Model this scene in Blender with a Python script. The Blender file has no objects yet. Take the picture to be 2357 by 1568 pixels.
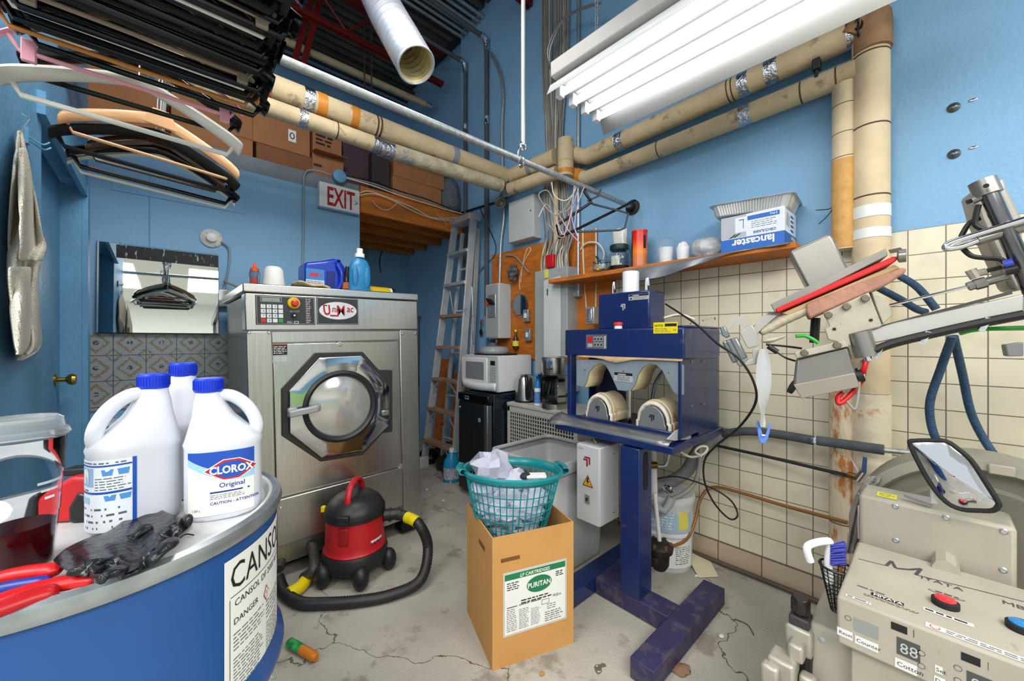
import bpy, bmesh, math, random
from mathutils import Vector as V, Matrix
random.seed(7)
sc = bpy.context.scene
col = sc.collection
PI = math.pi
def R(a): return math.radians(a)

# ---------------------------------------------------------------- camera
F = 886.; CX = 1178.5; CY = 782.; H = 1.27
FW = V((.6743, .7384, 0)).normalized(); RT = V((FW.y, -FW.x, 0)); O = V((0, 0, H))
cam = bpy.data.objects.new('camera', bpy.data.cameras.new('camera'))
col.objects.link(cam); sc.camera = cam
cam.data.lens = F/2357*36; cam.data.sensor_width = 36; cam.data.shift_y = -2/2357
cam.data.clip_start = .02; cam.location = O
cam.rotation_euler = (PI/2, 0, math.atan2(FW.y, FW.x)-PI/2)

# ---------------------------------------------------------------- world, exposure, lamps
w = bpy.data.worlds.new('world'); sc.world = w; w.use_nodes = True
w.node_tree.nodes['Background'].inputs[0].default_value = (.93, .96, 1, 1)
w.node_tree.nodes['Background'].inputs[1].default_value = 1.0
sc.view_settings.view_transform = 'Standard'; sc.view_settings.look = 'None'
sc.view_settings.gamma = 1; sc.view_settings.use_curve_mapping = False
sc.view_settings.exposure = .12
def area(name, loc, rot, sx, sy, power, c=(1, .98, .95)):
    l = bpy.data.lights.new(name, 'AREA'); l.shape = 'RECTANGLE'; l.size = sx; l.size_y = sy; l.energy = power; l.color = c
    o = bpy.data.objects.new(name, l); col.objects.link(o); o.location = loc; o.rotation_euler = rot
    return o
# ceiling lights of the shop behind the photographer
area('shop_ceiling_light', (-1.2, -1.6, 2.80), (0, 0, 0), 1.6, 1.6, 95)
area('shop_ceiling_light', (1.0, -1.6, 2.80), (0, 0, 0), 1.6, 1.6, 70)
area('shop_ceiling_light', (-1.6, .6, 2.95), (R(0), R(-25), 0), 1.2, 1.2, 55)
area('partition_fill_light', (.45, 1.25, 3.05), (R(42), 0, R(0)), 1.2, .5, 27)  # unseen fill lamp, added to brighten the back partition
TUBE = 3.6

# ---------------------------------------------------------------- placing helpers
XB = 2.365; YA = 3.30; YC = 4.80; ZC = 4.60; XL = -.31
def ray(px, py): return FW + RT*((px-CX)/F) + V((0, 0, (CY-py)/F))
def W(px, py, d): return O + ray(px, py)*d
def onX(px, py, X): r = ray(px, py); return O + r*(X/r.x)
def onY(px, py, Y): r = ray(px, py); return O + r*(Y/r.y)
def onZ(px, py, Z): r = ray(px, py); return O + r*((Z-H)/r.z)

# ---------------------------------------------------------------- materials
def lin(c):
    if isinstance(c, str):
        c = [int(c[i:i+2], 16)/255 for i in (0, 2, 4)]
        c = [x/12.92 if x <= .04045 else ((x+.055)/1.055)**2.4 for x in c]
    return (c[0], c[1], c[2], 1)
MATS = {}
def M(name, c='808080', rough=.5, metal=0, var=.12, vs=6., bump=0., bs=40., dirt=None, coat=0, spec=.5, trans=0, alpha=1, emis=0, aniso=None, stretch=None, ior=1.45, sss=0):
    if name in MATS: return MATS[name]
    m = bpy.data.materials.new(name); m.use_nodes = True; nt = m.node_tree; N = nt.nodes; L = nt.links
    b = N['Principled BSDF']; cc = lin(c)
    b.inputs['Roughness'].default_value = rough; b.inputs['Metallic'].default_value = metal
    b.inputs['Base Color'].default_value = cc; b.inputs['Coat Weight'].default_value = coat
    b.inputs['Specular IOR Level'].default_value = spec
    b.inputs['Transmission Weight'].default_value = trans; b.inputs['Alpha'].default_value = alpha; b.inputs['IOR'].default_value = ior
    if emis: b.inputs['Emission Color'].default_value = cc; b.inputs['Emission Strength'].default_value = emis
    tc = N.new('ShaderNodeNewGeometry'); vec = tc.outputs['Position']
    if stretch:
        mp = N.new('ShaderNodeMapping'); mp.inputs['Scale'].default_value = stretch; L.new(vec, mp.inputs[0]); vec = mp.outputs[0]
    if var:
        n = N.new('ShaderNodeTexNoise'); n.inputs['Scale'].default_value = vs; n.inputs['Detail'].default_value = 6; L.new(vec, n.inputs['Vector'])
        r = N.new('ShaderNodeValToRGB'); L.new(n.outputs[0], r.inputs[0])
        r.color_ramp.elements[0].position = .3; r.color_ramp.elements[1].position = .7
        r.color_ramp.elements[0].color = [x*(1-var) for x in cc[:3]]+[1]; r.color_ramp.elements[1].color = [min(1, x*(1+var)) for x in cc[:3]]+[1]
        out = r.outputs[0]
        if dirt:
            dc, th, ds, amt = dirt
            n2 = N.new('ShaderNodeTexNoise'); n2.inputs['Scale'].default_value = ds; n2.inputs['Detail'].default_value = 8; n2.inputs['Roughness'].default_value = .65; L.new(vec, n2.inputs['Vector'])
            r2 = N.new('ShaderNodeValToRGB'); L.new(n2.outputs[0], r2.inputs[0]); r2.color_ramp.elements[0].position = th; r2.color_ramp.elements[1].position = min(.99, th+.08)
            r2.color_ramp.elements[1].color = (amt, amt, amt, 1)
            mx = N.new('ShaderNodeMix'); mx.data_type = 'RGBA'; L.new(r2.outputs[0], mx.inputs[0]); L.new(out, mx.inputs[6]); mx.inputs[7].default_value = lin(dc); out = mx.outputs[2]
        L.new(out, b.inputs['Base Color'])
        if emis: pass
    if bump:
        n3 = N.new('ShaderNodeTexNoise'); n3.inputs['Scale'].default_value = bs; n3.inputs['Detail'].default_value = 4; L.new(vec, n3.inputs['Vector'])
        bp = N.new('ShaderNodeBump'); bp.inputs['Strength'].default_value = bump; bp.inputs['Distance'].default_value = .01
        L.new(n3.outputs[0], bp.inputs['Height']); L.new(bp.outputs[0], b.inputs['Normal'])
    MATS[name] = m
    return m
def steel(name, c, rough, axis='v'):
    st = (60, 60, 1.5) if axis == 'v' else (1.5, 60, 60)
    return M(name, c, rough, 1, .10, 3, stretch=st, bump=.015, bs=6)
blue_wall = M('blue_wall_paint', '7aa7ca', .55, 0, .08, 2.0, bump=.25, bs=60, dirt=('35566e', .70, 22, .45))
blue_worn = M('worn_blue_paint', '649bc0', .5, 0, .10, 3.0, bump=.3, bs=40, dirt=('16262f', .66, 26, .8))
floor_m = M('stained_concrete', 'aaa59a', .75, 0, .16, 3.5, bump=.3, bs=80, dirt=('6a5f50', .56, 5, .55))
white = M('white_plastic', 'e9ebee', .35, 0, .03)
black = M('black_plastic', '15161a', .35, 0, .2)
gloss_black = M('gloss_black_plastic', '08080b', .16, 0, 0)
rubber = M('black_rubber', '1b1b1c', .7, 0, .2, bump=.2)
chrome = M('chrome', 'd8dade', .12, 1, 0)
ss = steel('brushed_stainless', 'cbc8c4', .27)
ssh = steel('brushed_stainless_dull', 'bdbab6', .36)
galv = M('galvanised_steel', 'b4b8ba', .45, .8, .22, 60)
grey_paint = M('grey_enamel', '9aa0a0', .45, 0, .06)
lgrey_paint = M('light_grey_enamel', 'b9bcbc', .45, 0, .05)
navy = M('navy_powder_coat', '11265a', .30, 0, .15, 4, coat=.3, dirt=('6a5a6c', .62, 9, .35))
beige = M('beige_enamel', 'a7a293', .42, 0, .07, 8, dirt=('77705f', .66, 22, .6))
card = M('cardboard', 'b5824a', .8, 0, .08, 10, bump=.1)
card_pale = M('tan_box_cardboard', 'c79455', .75, 0, .06, 6)
ply = M('orange_plywood', 'b8681f', .6, 0, .25, 5, stretch=(1, 2, 8), dirt=('5a2f10', .66, 6, .6))
lumber = M('orange_lumber', 'bb6c24', .6, 0, .28, 4, stretch=(1, 7, 7), dirt=('6b3a14', .64, 5, .7))
pipe_m = M('pipe_insulation_wrap', 'bdaa88', .7, 0, .10, 10, bump=.35, bs=30, dirt=('5d4a38', .58, 9, .6))
pipe_tape = M('amber_tape', 'c07a26', .45, 0, .15)
foil = M('foil_tape', 'c9ccd2', .22, 1, .15, 40, bump=.9, bs=60)
red_pl = M('red_plastic', 'c4161c', .35, 0, .1)
yellow = M('yellow_tape', 'e6cf12', .45, 0, .08, bump=.4, bs=40)
paper = M('paper_white', 'e6e6e2', .7, 0, .03)
ink = M('black_ink', '17181b', .6, 0, 0)
grey_ink = M('grey_ink', '5f6268', .7, 0, 0)
cable_grey = M('cable_grey', '8d8b86', .5, 0, .2)
cable_white = M('cable_white', 'd8d2c0', .5, 0, .1)
cable_black = M('cable_black', '141417', .45, 0, 0)
cast = M('cast_iron', '2e2924', .6, .4, .35, 20, bump=.5)
clear = M('clear_plastic', 'f4f6f8', .06, 0, 0, trans=1.0, ior=1.12)
glass = M('clear_glass', 'f4f8f8', .02, 0, 0, trans=1.0, ior=1.3)
mirror_m = M('mirror_glass', 'dfe4e2', .015, 1, 0)

# ---------------------------------------------------------------- mesh builder
def spl(pts, n=6, closed=False):
    P = [V(p) for p in pts]; out = []; k = len(P)
    if k < 3: return P
    rng = k if closed else k-1
    for i in range(rng):
        g = lambda j: P[j % k] if closed else P[max(0, min(k-1, j))]
        a, b, c, d = g(i-1), g(i), g(i+1), g(i+2)
        for s in range(n):
            t = s/n
            out.append(.5*((2*b)+(c-a)*t+(2*a-5*b+4*c-d)*t*t+(3*b-a-3*c+d)*t**3))
    if not closed: out.append(P[-1])
    return out
class MB:
    def __init__(s, m=None):
        s.v = []; s.f = []; s.mi = []; s.mats = []; s.cur = 0; s.t = None
        if m: s.use(m)
    def use(s, m):
        if m not in s.mats: s.mats.append(m)
        s.cur = s.mats.index(m); return s
    def add(s, vs, fs):
        o = len(s.v)
        for p in vs:
            p = V(p)
            s.v.append(s.t @ p if s.t else p)
        for f in fs: s.f.append([i+o for i in f]); s.mi.append(s.cur)
        return s
    def box(s, c, size, rot=None):
        c = V(c); h = V(size)*.5; m = rot.to_3x3() if rot else None
        vs = []
        for x in (-1, 1):
            for y in (-1, 1):
                for z in (-1, 1):
                    p = V((x*h.x, y*h.y, z*h.z)); p = m @ p if m else p; vs.append(c+p)
        return s.add(vs, [(0, 1, 3, 2), (4, 6, 7, 5), (0, 4, 5, 1), (2, 3, 7, 6), (0, 2, 6, 4), (1, 5, 7, 3)])
    def bx(s, x0, x1, y0, y1, z0, z1):
        return s.box(((x0+x1)/2, (y0+y1)/2, (z0+z1)/2), (abs(x1-x0), abs(y1-y0), abs(z1-z0)))
    def tube(s, pts, r, n=8, cap=True, closed=False, sq=None):
        P = [V(p) for p in pts]; k = len(P)
        rr = r if hasattr(r, '__len__') else [r]*k
        rings = []; prev = None
        for i in range(k):
            if closed: d = P[(i+1) % k]-P[i-1]
            else: d = P[min(k-1, i+1)]-P[max(0, i-1)]
            if d.length < 1e-9: d = V((0, 0, 1))
            d.normalize()
            if prev is None:
                a = V((0, 0, 1)) if abs(d.z) < .9 else V((1, 0, 0)); u = d.cross(a).normalized()
            else:
                u = prev-d*prev.dot(d); u = u.normalized() if u.length > 1e-6 else d.orthogonal().normalized()
            prev = u; w_ = d.cross(u)
            for j in range(n):
                a = 2*PI*j/n; q = sq or (1, 1)
                rings.append(P[i]+(u*math.cos(a)*q[0]+w_*math.sin(a)*q[1])*rr[i])
        fs = []
        for i in range(k if closed else k-1):
            for j in range(n):
                a = i*n+j; b = i*n+(j+1) % n; c = ((i+1) % k)*n+(j+1) % n; d = ((i+1) % k)*n+j
                fs.append((a, b, c, d))
        if cap and not closed: fs += [list(range(n))[::-1], [(k-1)*n+j for j in range(n)]]
        return s.add(rings, fs)
    def cyl(s, a, b, r, r2=None, n=16, cap=True):
        return s.tube([a, b], [r, r if r2 is None else r2], n, cap)
    def lathe(s, prof, c=(0, 0, 0), n=24, ax=None, sx=1, sy=1, capb=True, capt=True, a0=0, a1=2*PI):
        c = V(c); full = abs(a1-a0-2*PI) < 1e-6; m = n if full else n+1; vs = []
        for r, z in prof:
            for j in range(m):
                a = a0+(a1-a0)*j/n; p = V((r*sx*math.cos(a), r*sy*math.sin(a), z))
                vs.append(c+(ax @ p if ax else p))
        fs = []
        for i in range(len(prof)-1):
            for j in range(n):
                j2 = (j+1) % m
                fs.append((i*m+j, i*m+j2, (i+1)*m+j2, (i+1)*m+j))
        if full and capb and prof[0][0] > 1e-6: fs.append([j for j in range(n)][::-1])
        if full and capt and prof[-1][0] > 1e-6: fs.append([(len(prof)-1)*m+j for j in range(n)])
        return s.add(vs, fs)
    def prism(s, poly, fr, h0, h1):
        """poly in (a,b), fr=(origin, A, B) ; extruded along A x B"""
        o, A, B = V(fr[0]), V(fr[1]).normalized(), V(fr[2]).normalized(); C = A.cross(B); n = len(poly)
        vs = [o+A*p[0]+B*p[1]+C*h0 for p in poly]+[o+A*p[0]+B*p[1]+C*h1 for p in poly]
        fs = [list(range(n))[::-1], list(range(n, 2*n))]+[(i, (i+1) % n, n+(i+1) % n, n+i) for i in range(n)]
        return s.add(vs, fs)
    def hull(s, pts, h):
        """world polygon pts extruded by vector h"""
        n = len(pts); h = V(h); P = [V(p) for p in pts]
        return s.add(P+[p+h for p in P], [list(range(n))[::-1], list(range(n, 2*n))]+[(i, (i+1) % n, n+(i+1) % n, n+i) for i in range(n)])
    def grid(s, g, closeu=False):
        nu = len(g); nv = len(g[0]); fs = []
        for i in range(nu if closeu else nu-1):
            for j in range(nv-1): fs.append((i*nv+j, ((i+1) % nu)*nv+j, ((i+1) % nu)*nv+j+1, i*nv+j+1))
        return s.add([p for r_ in g for p in r_], fs)
    def ell(s, c, r, n=16, m=10, ax=None, jit=0, seed=0):
        rnd = random.Random(seed); prof = []; r = V(r) if hasattr(r, '__len__') else V((r, r, r)); c = V(c); vs = []; fs = []
        for i in range(m+1):
            p = PI*i/m
            for j in range(n):
                a = 2*PI*j/n; k = 1+(rnd.uniform(-jit, jit) if 0 < i < m else 0)
                q = V((r.x*math.sin(p)*math.cos(a), r.y*math.sin(p)*math.sin(a), -r.z*math.cos(p)))*k
                vs.append(c+(ax @ q if ax else q))
        for i in range(m):
            for j in range(n): fs.append((i*n+j, i*n+(j+1) % n, (i+1)*n+(j+1) % n, (i+1)*n+j))
        return s.add(vs, fs)
    def build(s, name, m=None, parent=None, bev=0, sol=0, sub=0, ang=38, fix=True, loc=None, bseg=2):
        me = bpy.data.meshes.new(name)
        mats = s.mats if s.mats else []
        if m: mats = [m]
        me.from_pydata([tuple(p) for p in s.v], [], s.f)
        for q in mats: me.materials.append(q)
        if not m and s.mats: me.polygons.foreach_set('material_index', s.mi)
        b = bmesh.new(); b.from_mesh(me)
        bmesh.ops.remove_doubles(b, verts=b.verts, dist=1e-6)
        if fix: bmesh.ops.recalc_face_normals(b, faces=b.faces)
        b.to_mesh(me); b.free(); me.update()
        me.shade_smooth(); me.set_sharp_from_angle(angle=R(ang))
        o = bpy.data.objects.new(name, me); col.objects.link(o)
        if parent: o.parent = parent
        if loc: o.location = loc
        if sol: q = o.modifiers.new('sol', 'SOLIDIFY'); q.thickness = sol; q.offset = 0
        if bev: q = o.modifiers.new('bev', 'BEVEL'); q.width = bev; q.segments = bseg; q.limit_method = 'ANGLE'; q.angle_limit = R(40); q.harden_normals = False
        if sub: q = o.modifiers.new('sub', 'SUBSURF'); q.levels = sub; q.render_levels = sub
        return o
def tag(o, label, cat, group=None):
    o['label'] = label; o['category'] = cat
    if group: o['group'] = group
    return o
def thing(name, label, cat, loc=(0, 0, 0), rz=0, group=None, rot=None):
    o = bpy.data.objects.new(name, None); o.empty_display_size = .05; col.objects.link(o); o.location = loc
    o.rotation_euler = rot if rot else (0, 0, rz)
    return tag(o, label, cat, group)
def struct(o): o['kind'] = 'structure'; return o
def plab(o, l): o['label'] = l; return o
def copy_tree(o, parent=None):
    c = o.copy(); col.objects.link(c)
    if parent: c.parent = parent
    for ch in list(o.children): copy_tree(ch, c)
    return c
def loft(a, b, t): return V(a)*(1-t)+V(b)*t
# flat or bent label artwork: one mesh, several inks
class Art:
    def __init__(s, mp): s.mb = MB(); s.mp = mp
    def poly(s, pts, m, h=.0006):
        s.mb.use(m); n = len(pts); s.mb.add([s.mp(x, y, h) for x, y in pts], [list(range(n))]); return s
    def rect(s, x0, y0, x1, y1, m, h=.0003, n=1):
        s.mb.use(m)
        for i in range(n):
            a = x0+(x1-x0)*i/n; b = x0+(x1-x0)*(i+1)/n
            s.mb.add([s.mp(a, y0, h), s.mp(b, y0, h), s.mp(b, y1, h), s.mp(a, y1, h)], [(0, 1, 2, 3)])
        return s
    def cpoly(s, pts, m, h=.0006, n=14):
        # convex shape cut in upright slices so that it follows a bent surface
        xs = [p[0] for p in pts]; a, b = min(xs), max(xs); k = len(pts)
        def yr(x):
            ys = []
            for i in range(k):
                (xa, ya), (xb, yb) = pts[i], pts[(i+1) % k]
                if min(xa, xb)-1e-9 <= x <= max(xa, xb)+1e-9:
                    ys += [ya, yb] if abs(xb-xa) < 1e-9 else [ya+(yb-ya)*(x-xa)/(xb-xa)]
            return min(ys), max(ys)
        s.mb.use(m)
        for i in range(n):
            x0, x1 = a+(b-a)*i/n, a+(b-a)*(i+1)/n; l0, h0 = yr(x0); l1, h1 = yr(x1)
            s.mb.add([s.mp(x0, l0, h), s.mp(x1, l1, h), s.mp(x1, h1, h), s.mp(x0, h0, h)], [(0, 1, 2, 3)])
        return s
    def oval(s, cx, cy, rx, ry, m, h=.0006, n=28): return s.poly([(cx+rx*math.cos(2*PI*i/n), cy+ry*math.sin(2*PI*i/n)) for i in range(n)], m, h)
    def frame(s, x0, y0, x1, y1, t, m, h=.0006):
        s.rect(x0, y0, x1, y0+t, m, h, 6); s.rect(x0, y1-t, x1, y1, m, h, 6); s.rect(x0, y0, x0+t, y1, m, h); s.rect(x1-t, y0, x1, y1, m, h); return s
    def lines(s, x0, y0, x1, y1, rows, m, fill=.5, h=.0006, seed=1, ragged=True):
        rn = random.Random(seed); dy = (y1-y0)/rows
        for i in range(rows):
            x = x0; y = y1-(i+.8)*dy; end = x1-(rn.random()*.25*(x1-x0) if ragged else 0)
            while x < end:
                wd = dy*rn.uniform(.8, 2.6); s.rect(x, y, min(x+wd, end), y+dy*fill, m, h); x += wd+dy*.45
        return s
    def text(s, t, x, y, size, m, h=.0009, align='LEFT', sx=1, shear=0, bold=0, rot=0):
        cu = bpy.data.curves.new('t', 'FONT'); cu.body = t; cu.size = size; cu.align_x = align; cu.shear = shear; cu.offset = bold*size; cu.resolution_u = 2
        o = bpy.data.objects.new('t', cu); me = bpy.data.meshes.new_from_object(o)
        s.mb.use(m); c, sn = math.cos(rot), math.sin(rot)
        s.mb.add([s.mp(x+(v.co.x*sx)*c-v.co.y*sn, y+v.co.x*sx*sn+v.co.y*c, h) for v in me.vertices], [list(p.vertices) for p in me.polygons])
        bpy.data.objects.remove(o); bpy.data.curves.remove(cu); bpy.data.meshes.remove(me); return s
    def build(s, name, parent, label=None):
        o = s.mb.build(name, None, parent, fix=False)
        if label: o['label'] = label
        return o
def flat(o, A, B):
    o, A, B = V(o), V(A).normalized(), V(B).normalized(); C = A.cross(B)
    return lambda x, y, h: o+A*x+B*y+C*h
def bent(c, rad, ang0, z0, sx=1, sy=1, eps=0):
    """x metres along the wall of a vertical cylinder starting at ang0 (x grows counter-clockwise), y up"""
    c = V(c)
    def f(x, y, h):
        a = ang0+x/rad; rr = rad+h+eps
        return c+V((rr*sx*math.cos(a), rr*sy*math.sin(a), z0+y))
    return f
# ================================================================ THE ROOM
def cracks(m):
    nt = m.node_tree; N = nt.nodes; L = nt.links; b = N['Principled BSDF']; src = b.inputs['Base Color'].links[0].from_socket
    g = N.new('ShaderNodeNewGeometry'); n = N.new('ShaderNodeTexNoise'); n.inputs['Scale'].default_value = 3; n.inputs['Detail'].default_value = 7; L.new(g.outputs['Position'], n.inputs['Vector'])
    a = N.new('ShaderNodeVectorMath'); a.operation = 'SCALE'; a.inputs[3].default_value = .45; L.new(n.outputs['Color'], a.inputs[0])
    c = N.new('ShaderNodeVectorMath'); c.operation = 'ADD'; L.new(g.outputs['Position'], c.inputs[0]); L.new(a.outputs[0], c.inputs[1])
    v = N.new('ShaderNodeTexVoronoi'); v.feature = 'DISTANCE_TO_EDGE'; v.inputs['Scale'].default_value = .95; L.new(c.outputs[0], v.inputs['Vector'])
    t = N.new('ShaderNodeMath'); t.operation = 'LESS_THAN'; L.new(v.outputs['Distance'], t.inputs[0]); t.inputs[1].default_value = .0022
    x = N.new('ShaderNodeMix'); x.data_type = 'RGBA'; L.new(t.outputs[0], x.inputs[0]); L.new(src, x.inputs[6]); x.inputs[7].default_value = lin('5f594f'); L.new(x.outputs[2], b.inputs['Base Color'])
cracks(floor_m)
def wallbox(name, x0, x1, y0, y1, z0, z1, m):
    return struct(MB().bx(x0, x1, y0, y1, z0, z1).build(name, m))
wallbox('floor', -5, 3.2, -4.2, 5.3, -.1, 0, floor_m)
# right-hand wall: blue paint above, square tiles below
tile = bpy.data.materials.new('cream_wall_tiles'); tile.use_nodes = True
def tilemat(mt, size, y0, z0, c1, c2, grout, mort, rough, rowh=None):
    nt = mt.node_tree; N = nt.nodes; L = nt.links; b = N['Principled BSDF']
    g = N.new('ShaderNodeNewGeometry'); sp = N.new('ShaderNodeSeparateXYZ'); L.new(g.outputs['Position'], sp.inputs[0])
    cb = N.new('ShaderNodeCombineXYZ')
    for src, dst, off in ((1, 0, y0), (2, 1, z0)):
        a = N.new('ShaderNodeMath'); a.operation = 'SUBTRACT'; L.new(sp.outputs[src], a.inputs[0]); a.inputs[1].default_value = off-20*size*(1 if dst == 0 else (rowh or size)/size); L.new(a.outputs[0], cb.inputs[dst])
    br = N.new('ShaderNodeTexBrick'); br.offset = 0; br.squash = 1; L.new(cb.outputs[0], br.inputs['Vector'])
    br.inputs['Scale'].default_value = 1; br.inputs['Brick Width'].default_value = size; br.inputs['Row Height'].default_value = rowh or size
    br.inputs['Mortar Size'].default_value = mort; br.inputs['Mortar Smooth'].default_value = .2; br.inputs['Bias'].default_value = 0
    br.inputs['Color1'].default_value = lin(c1); br.inputs['Color2'].default_value = lin(c2); br.inputs['Mortar'].default_value = lin(grout)
    n = N.new('ShaderNodeTexNoise'); n.inputs['Scale'].default_value = 7; n.inputs['Detail'].default_value = 8; L.new(g.outputs['Position'], n.inputs['Vector'])
    r = N.new('ShaderNodeValToRGB'); L.new(n.outputs[0], r.inputs[0]); r.color_ramp.elements[0].position = .55; r.color_ramp.elements[1].position = .8; r.color_ramp.elements[1].color = (.35, .35, .35, 1)
    mx = N.new('ShaderNodeMix'); mx.data_type = 'RGBA'; L.new(r.outputs[0], mx.inputs[0]); L.new(br.outputs['Color'], mx.inputs[6]); mx.inputs[7].default_value = lin('a08c6c')
    L.new(mx.outputs[2], b.inputs['Base Color']); b.inputs['Roughness'].default_value = rough
    bp = N.new('ShaderNodeBump'); bp.inputs['Strength'].default_value = .6; bp.inputs['Distance'].default_value = .003; bp.invert = True
    L.new(br.outputs['Fac'], bp.inputs['Height']); L.new(bp.outputs[0], b.inputs['Normal'])
tilemat(tile, .1076, .8268, .122, 'ddd7c0', 'd3ccb4', '6f675a', .0022, .3)
tile2 = bpy.data.materials.new('pink_base_tiles'); tile2.use_nodes = True
tilemat(tile2, .2152, .8268, .01, 'bfae98', 'b5a089', '6a5a4a', .003, .35, rowh=.112)
wallbox('wall_right', XB, XB+.2, -4, 3.40, 0, ZC, blue_wall)
wallbox('wall_right_rear', XB+.12, XB+.32, 3.40, YC+.1, 0, ZC, blue_wall)
wallbox('trim_1', XB-.012, XB, -3.9, 1.50, .122, 1.736, tile)
wallbox('trim_2', XB-.022, XB, -3.9, 1.50, 0, .122, tile2)
# partition with the mirror, alcove behind it, low band above
wallbox('wall_back', -2.2, 1.255, YA, YA+.12, 0, 2.47, blue_wall)
wallbox('trim_3', -2.2, 1.252, YA+.004, YA+.116, 2.47, 2.585, M('grey_band_paint', '6f7880', .6, 0, .2, 5, dirt=('b0b6ba', .62, 7, .5)))
wallbox('wall_alcove', -2.2, XB+.2, YC, YC+.15, 0, ZC, blue_wall)
# left wall with its door
wallbox('wall_left', XL-.12, XL, 1.45, 2.12, 0, 3.4, blue_worn)
wallbox('wall_left_upper', XL-.12, XL, 2.12, YA, 2.12, 3.4, blue_worn)
wallbox('trim_4', XL-.10, XL, 3.06, YA, 0, 2.12, blue_worn)
wallbox('trim_5', XL-.02, XL+.022, 3.075, 3.15, 0, 2.10, blue_worn)
wallbox('trim_6', XL, XL+.02, 2.05, 3.14, 2.04, 2.12, blue_worn)
door = struct(MB().bx(XL-.115, XL-.075, 2.10, 3.05, .01, 2.10).build('door_1', blue_worn, bev=.004))
mb = MB(); c = onX(126, 875, XL-.075); ax = Matrix.Rotation(R(90), 3, 'Y')
mb.lathe([(.03, 0), (.03, .006), (.011, .012), (.011, .035), (.024, .045), (.03, .058), (.026, .07), (.0, .074)], c, 20, ax)
mb.build('door_handle', M('brass', 'b99b48', .25, 1, .2), door)
wallbox('ceiling', -2.3, XB+.3, -1.3, YC+.1, ZC, ZC+.1, M('dark_deck', '4a453f', .7, .3, .3, 3))
# shop behind the photographer (seen in the mirror)
wallbox('wall_front', -5, XB+.2, -4.2, -4.0, 0, 4.6, blue_wall)
wallbox('ceiling_rear', -5, XB, -4.0, -.45, 2.86, 2.92, M('white_ceiling', 'f2f2ee', .8, 0, .02))
wallbox('trim_7', -3.4, 1.9, -3.998, -3.98, 0, .62, M('pale_green_board', 'a9d98a', .6, 0, .05))
wallbox('trim_12', -4.9, 2.3, -3.999, -3.97, 1.2, 2.86, M('white_ceiling'))
wallbox('floor_upper', -2.2, 1.25, YA+.125, YC-.01, 2.47, 2.583, ply)
t = thing('rolling_rack', 'chrome garment rack in the shop behind, visible in the wall mirror', 'clothes rack', (-1.0, -2.2, 0))
for x in (-.6, .6): MB(chrome).cyl((x, 0, .02), (x, 0, 1.75), .014, n=8).build('post', None, t); MB(chrome).cyl((x, -.25, .03), (x, .25, .03), .014, n=8).build('foot', None, t)
MB(chrome).cyl((-.6, 0, 1.75), (.6, 0, 1.75), .014, n=8).build('hanging_bar', None, t)
# plywood patch and seam on the blue partition
fr = (V((0, YA, 0)), V((1, 0, 0)), V((0, 0, 1)))
a = onY(258, 437, YA); b = onY(563, 493, YA)
wallbox('trim_8', a.x, b.x, YA-.006, YA, (a.z+b.z)/2, 2.33, blue_wall)
mb = MB()
for px in (345, 697):
    p = onY(px, 500, YA); mb.bx(p.x-.002, p.x+.002, YA-.008, YA, 1.2, 2.33)
struct(mb.build('trim_9', blue_worn))
# patterned tile backsplash
pt = bpy.data.materials.new('patterned_tiles'); pt.use_nodes = True
nt = pt.node_tree; N = nt.nodes; L = nt.links; b_ = N['Principled BSDF']
def mth(op, a, b=None):
    n = N.new('ShaderNodeMath'); n.operation = op
    for i, q in enumerate((a, b)):
        if q is None: continue
        if isinstance(q, (int, float)): n.inputs[i].default_value = q
        else: L.new(q, n.inputs[i])
    return n.outputs[0]
g = N.new('ShaderNodeNewGeometry'); sp = N.new('ShaderNodeSeparateXYZ'); L.new(g.outputs['Position'], sp.inputs[0])
TS = .148
fx = mth('SUBTRACT', mth('FRACT', mth('DIVIDE', mth('ADD', sp.outputs[0], 1.42+.2075), .142)), .5)
fz = mth('SUBTRACT', mth('FRACT', mth('DIVIDE', mth('ADD', sp.outputs[2], 3.0-1.307), .151)), .5)
ax_, az_ = mth('ABSOLUTE', fx), mth('ABSOLUTE', fz)
dia = mth('ADD', ax_, az_)
nz = N.new('ShaderNodeTexNoise'); nz.inputs['Scale'].default_value = 90; nz.inputs['Detail'].default_value = 3; L.new(g.outputs['Position'], nz.inputs['Vector'])
dia2 = mth('ADD', dia, mth('MULTIPLY', mth('SUBTRACT', nz.outputs[0], .5), .25))
ring = mth('LESS_THAN', mth('ABSOLUTE', mth('SUBTRACT', dia2, .36)), .055)
ring2 = mth('LESS_THAN', mth('ABSOLUTE', mth('SUBTRACT', dia2, .76)), .04)
ctr = mth('MULTIPLY', mth('LESS_THAN', mth('POWER', mth('ADD', mth('POWER', ax_, 2), mth('POWER', az_, 2)), .5), .09), mth('GREATER_THAN', nz.outputs[0], .48))
edge = mth('GREATER_THAN', mth('MAXIMUM', ax_, az_), .485)
def mixc(f, a, b):
    m = N.new('ShaderNodeMix'); m.data_type = 'RGBA'; L.new(f, m.inputs[0])
    for i, q in ((6, a), (7, b)):
        if isinstance(q, str): m.inputs[i].default_value = lin(q)
        else: L.new(q, m.inputs[i])
    return m.outputs[2]
cc = mixc(mth('MAXIMUM', ring, 0), '989c9e', '8a7a5e'); cc = mixc(ring2, cc, '7d7768'); cc = mixc(ctr, cc, '3a4150'); cc = mixc(edge, cc, '4f5560')
L.new(cc, b_.inputs['Base Color']); b_.inputs['Roughness'].default_value = .22
bp = N.new('ShaderNodeBump'); bp.inputs['Strength'].default_value = .5; bp.inputs['Distance'].default_value = .003; L.new(nz.outputs[0], bp.inputs['Height']); L.new(bp.outputs[0], b_.inputs['Normal'])
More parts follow.
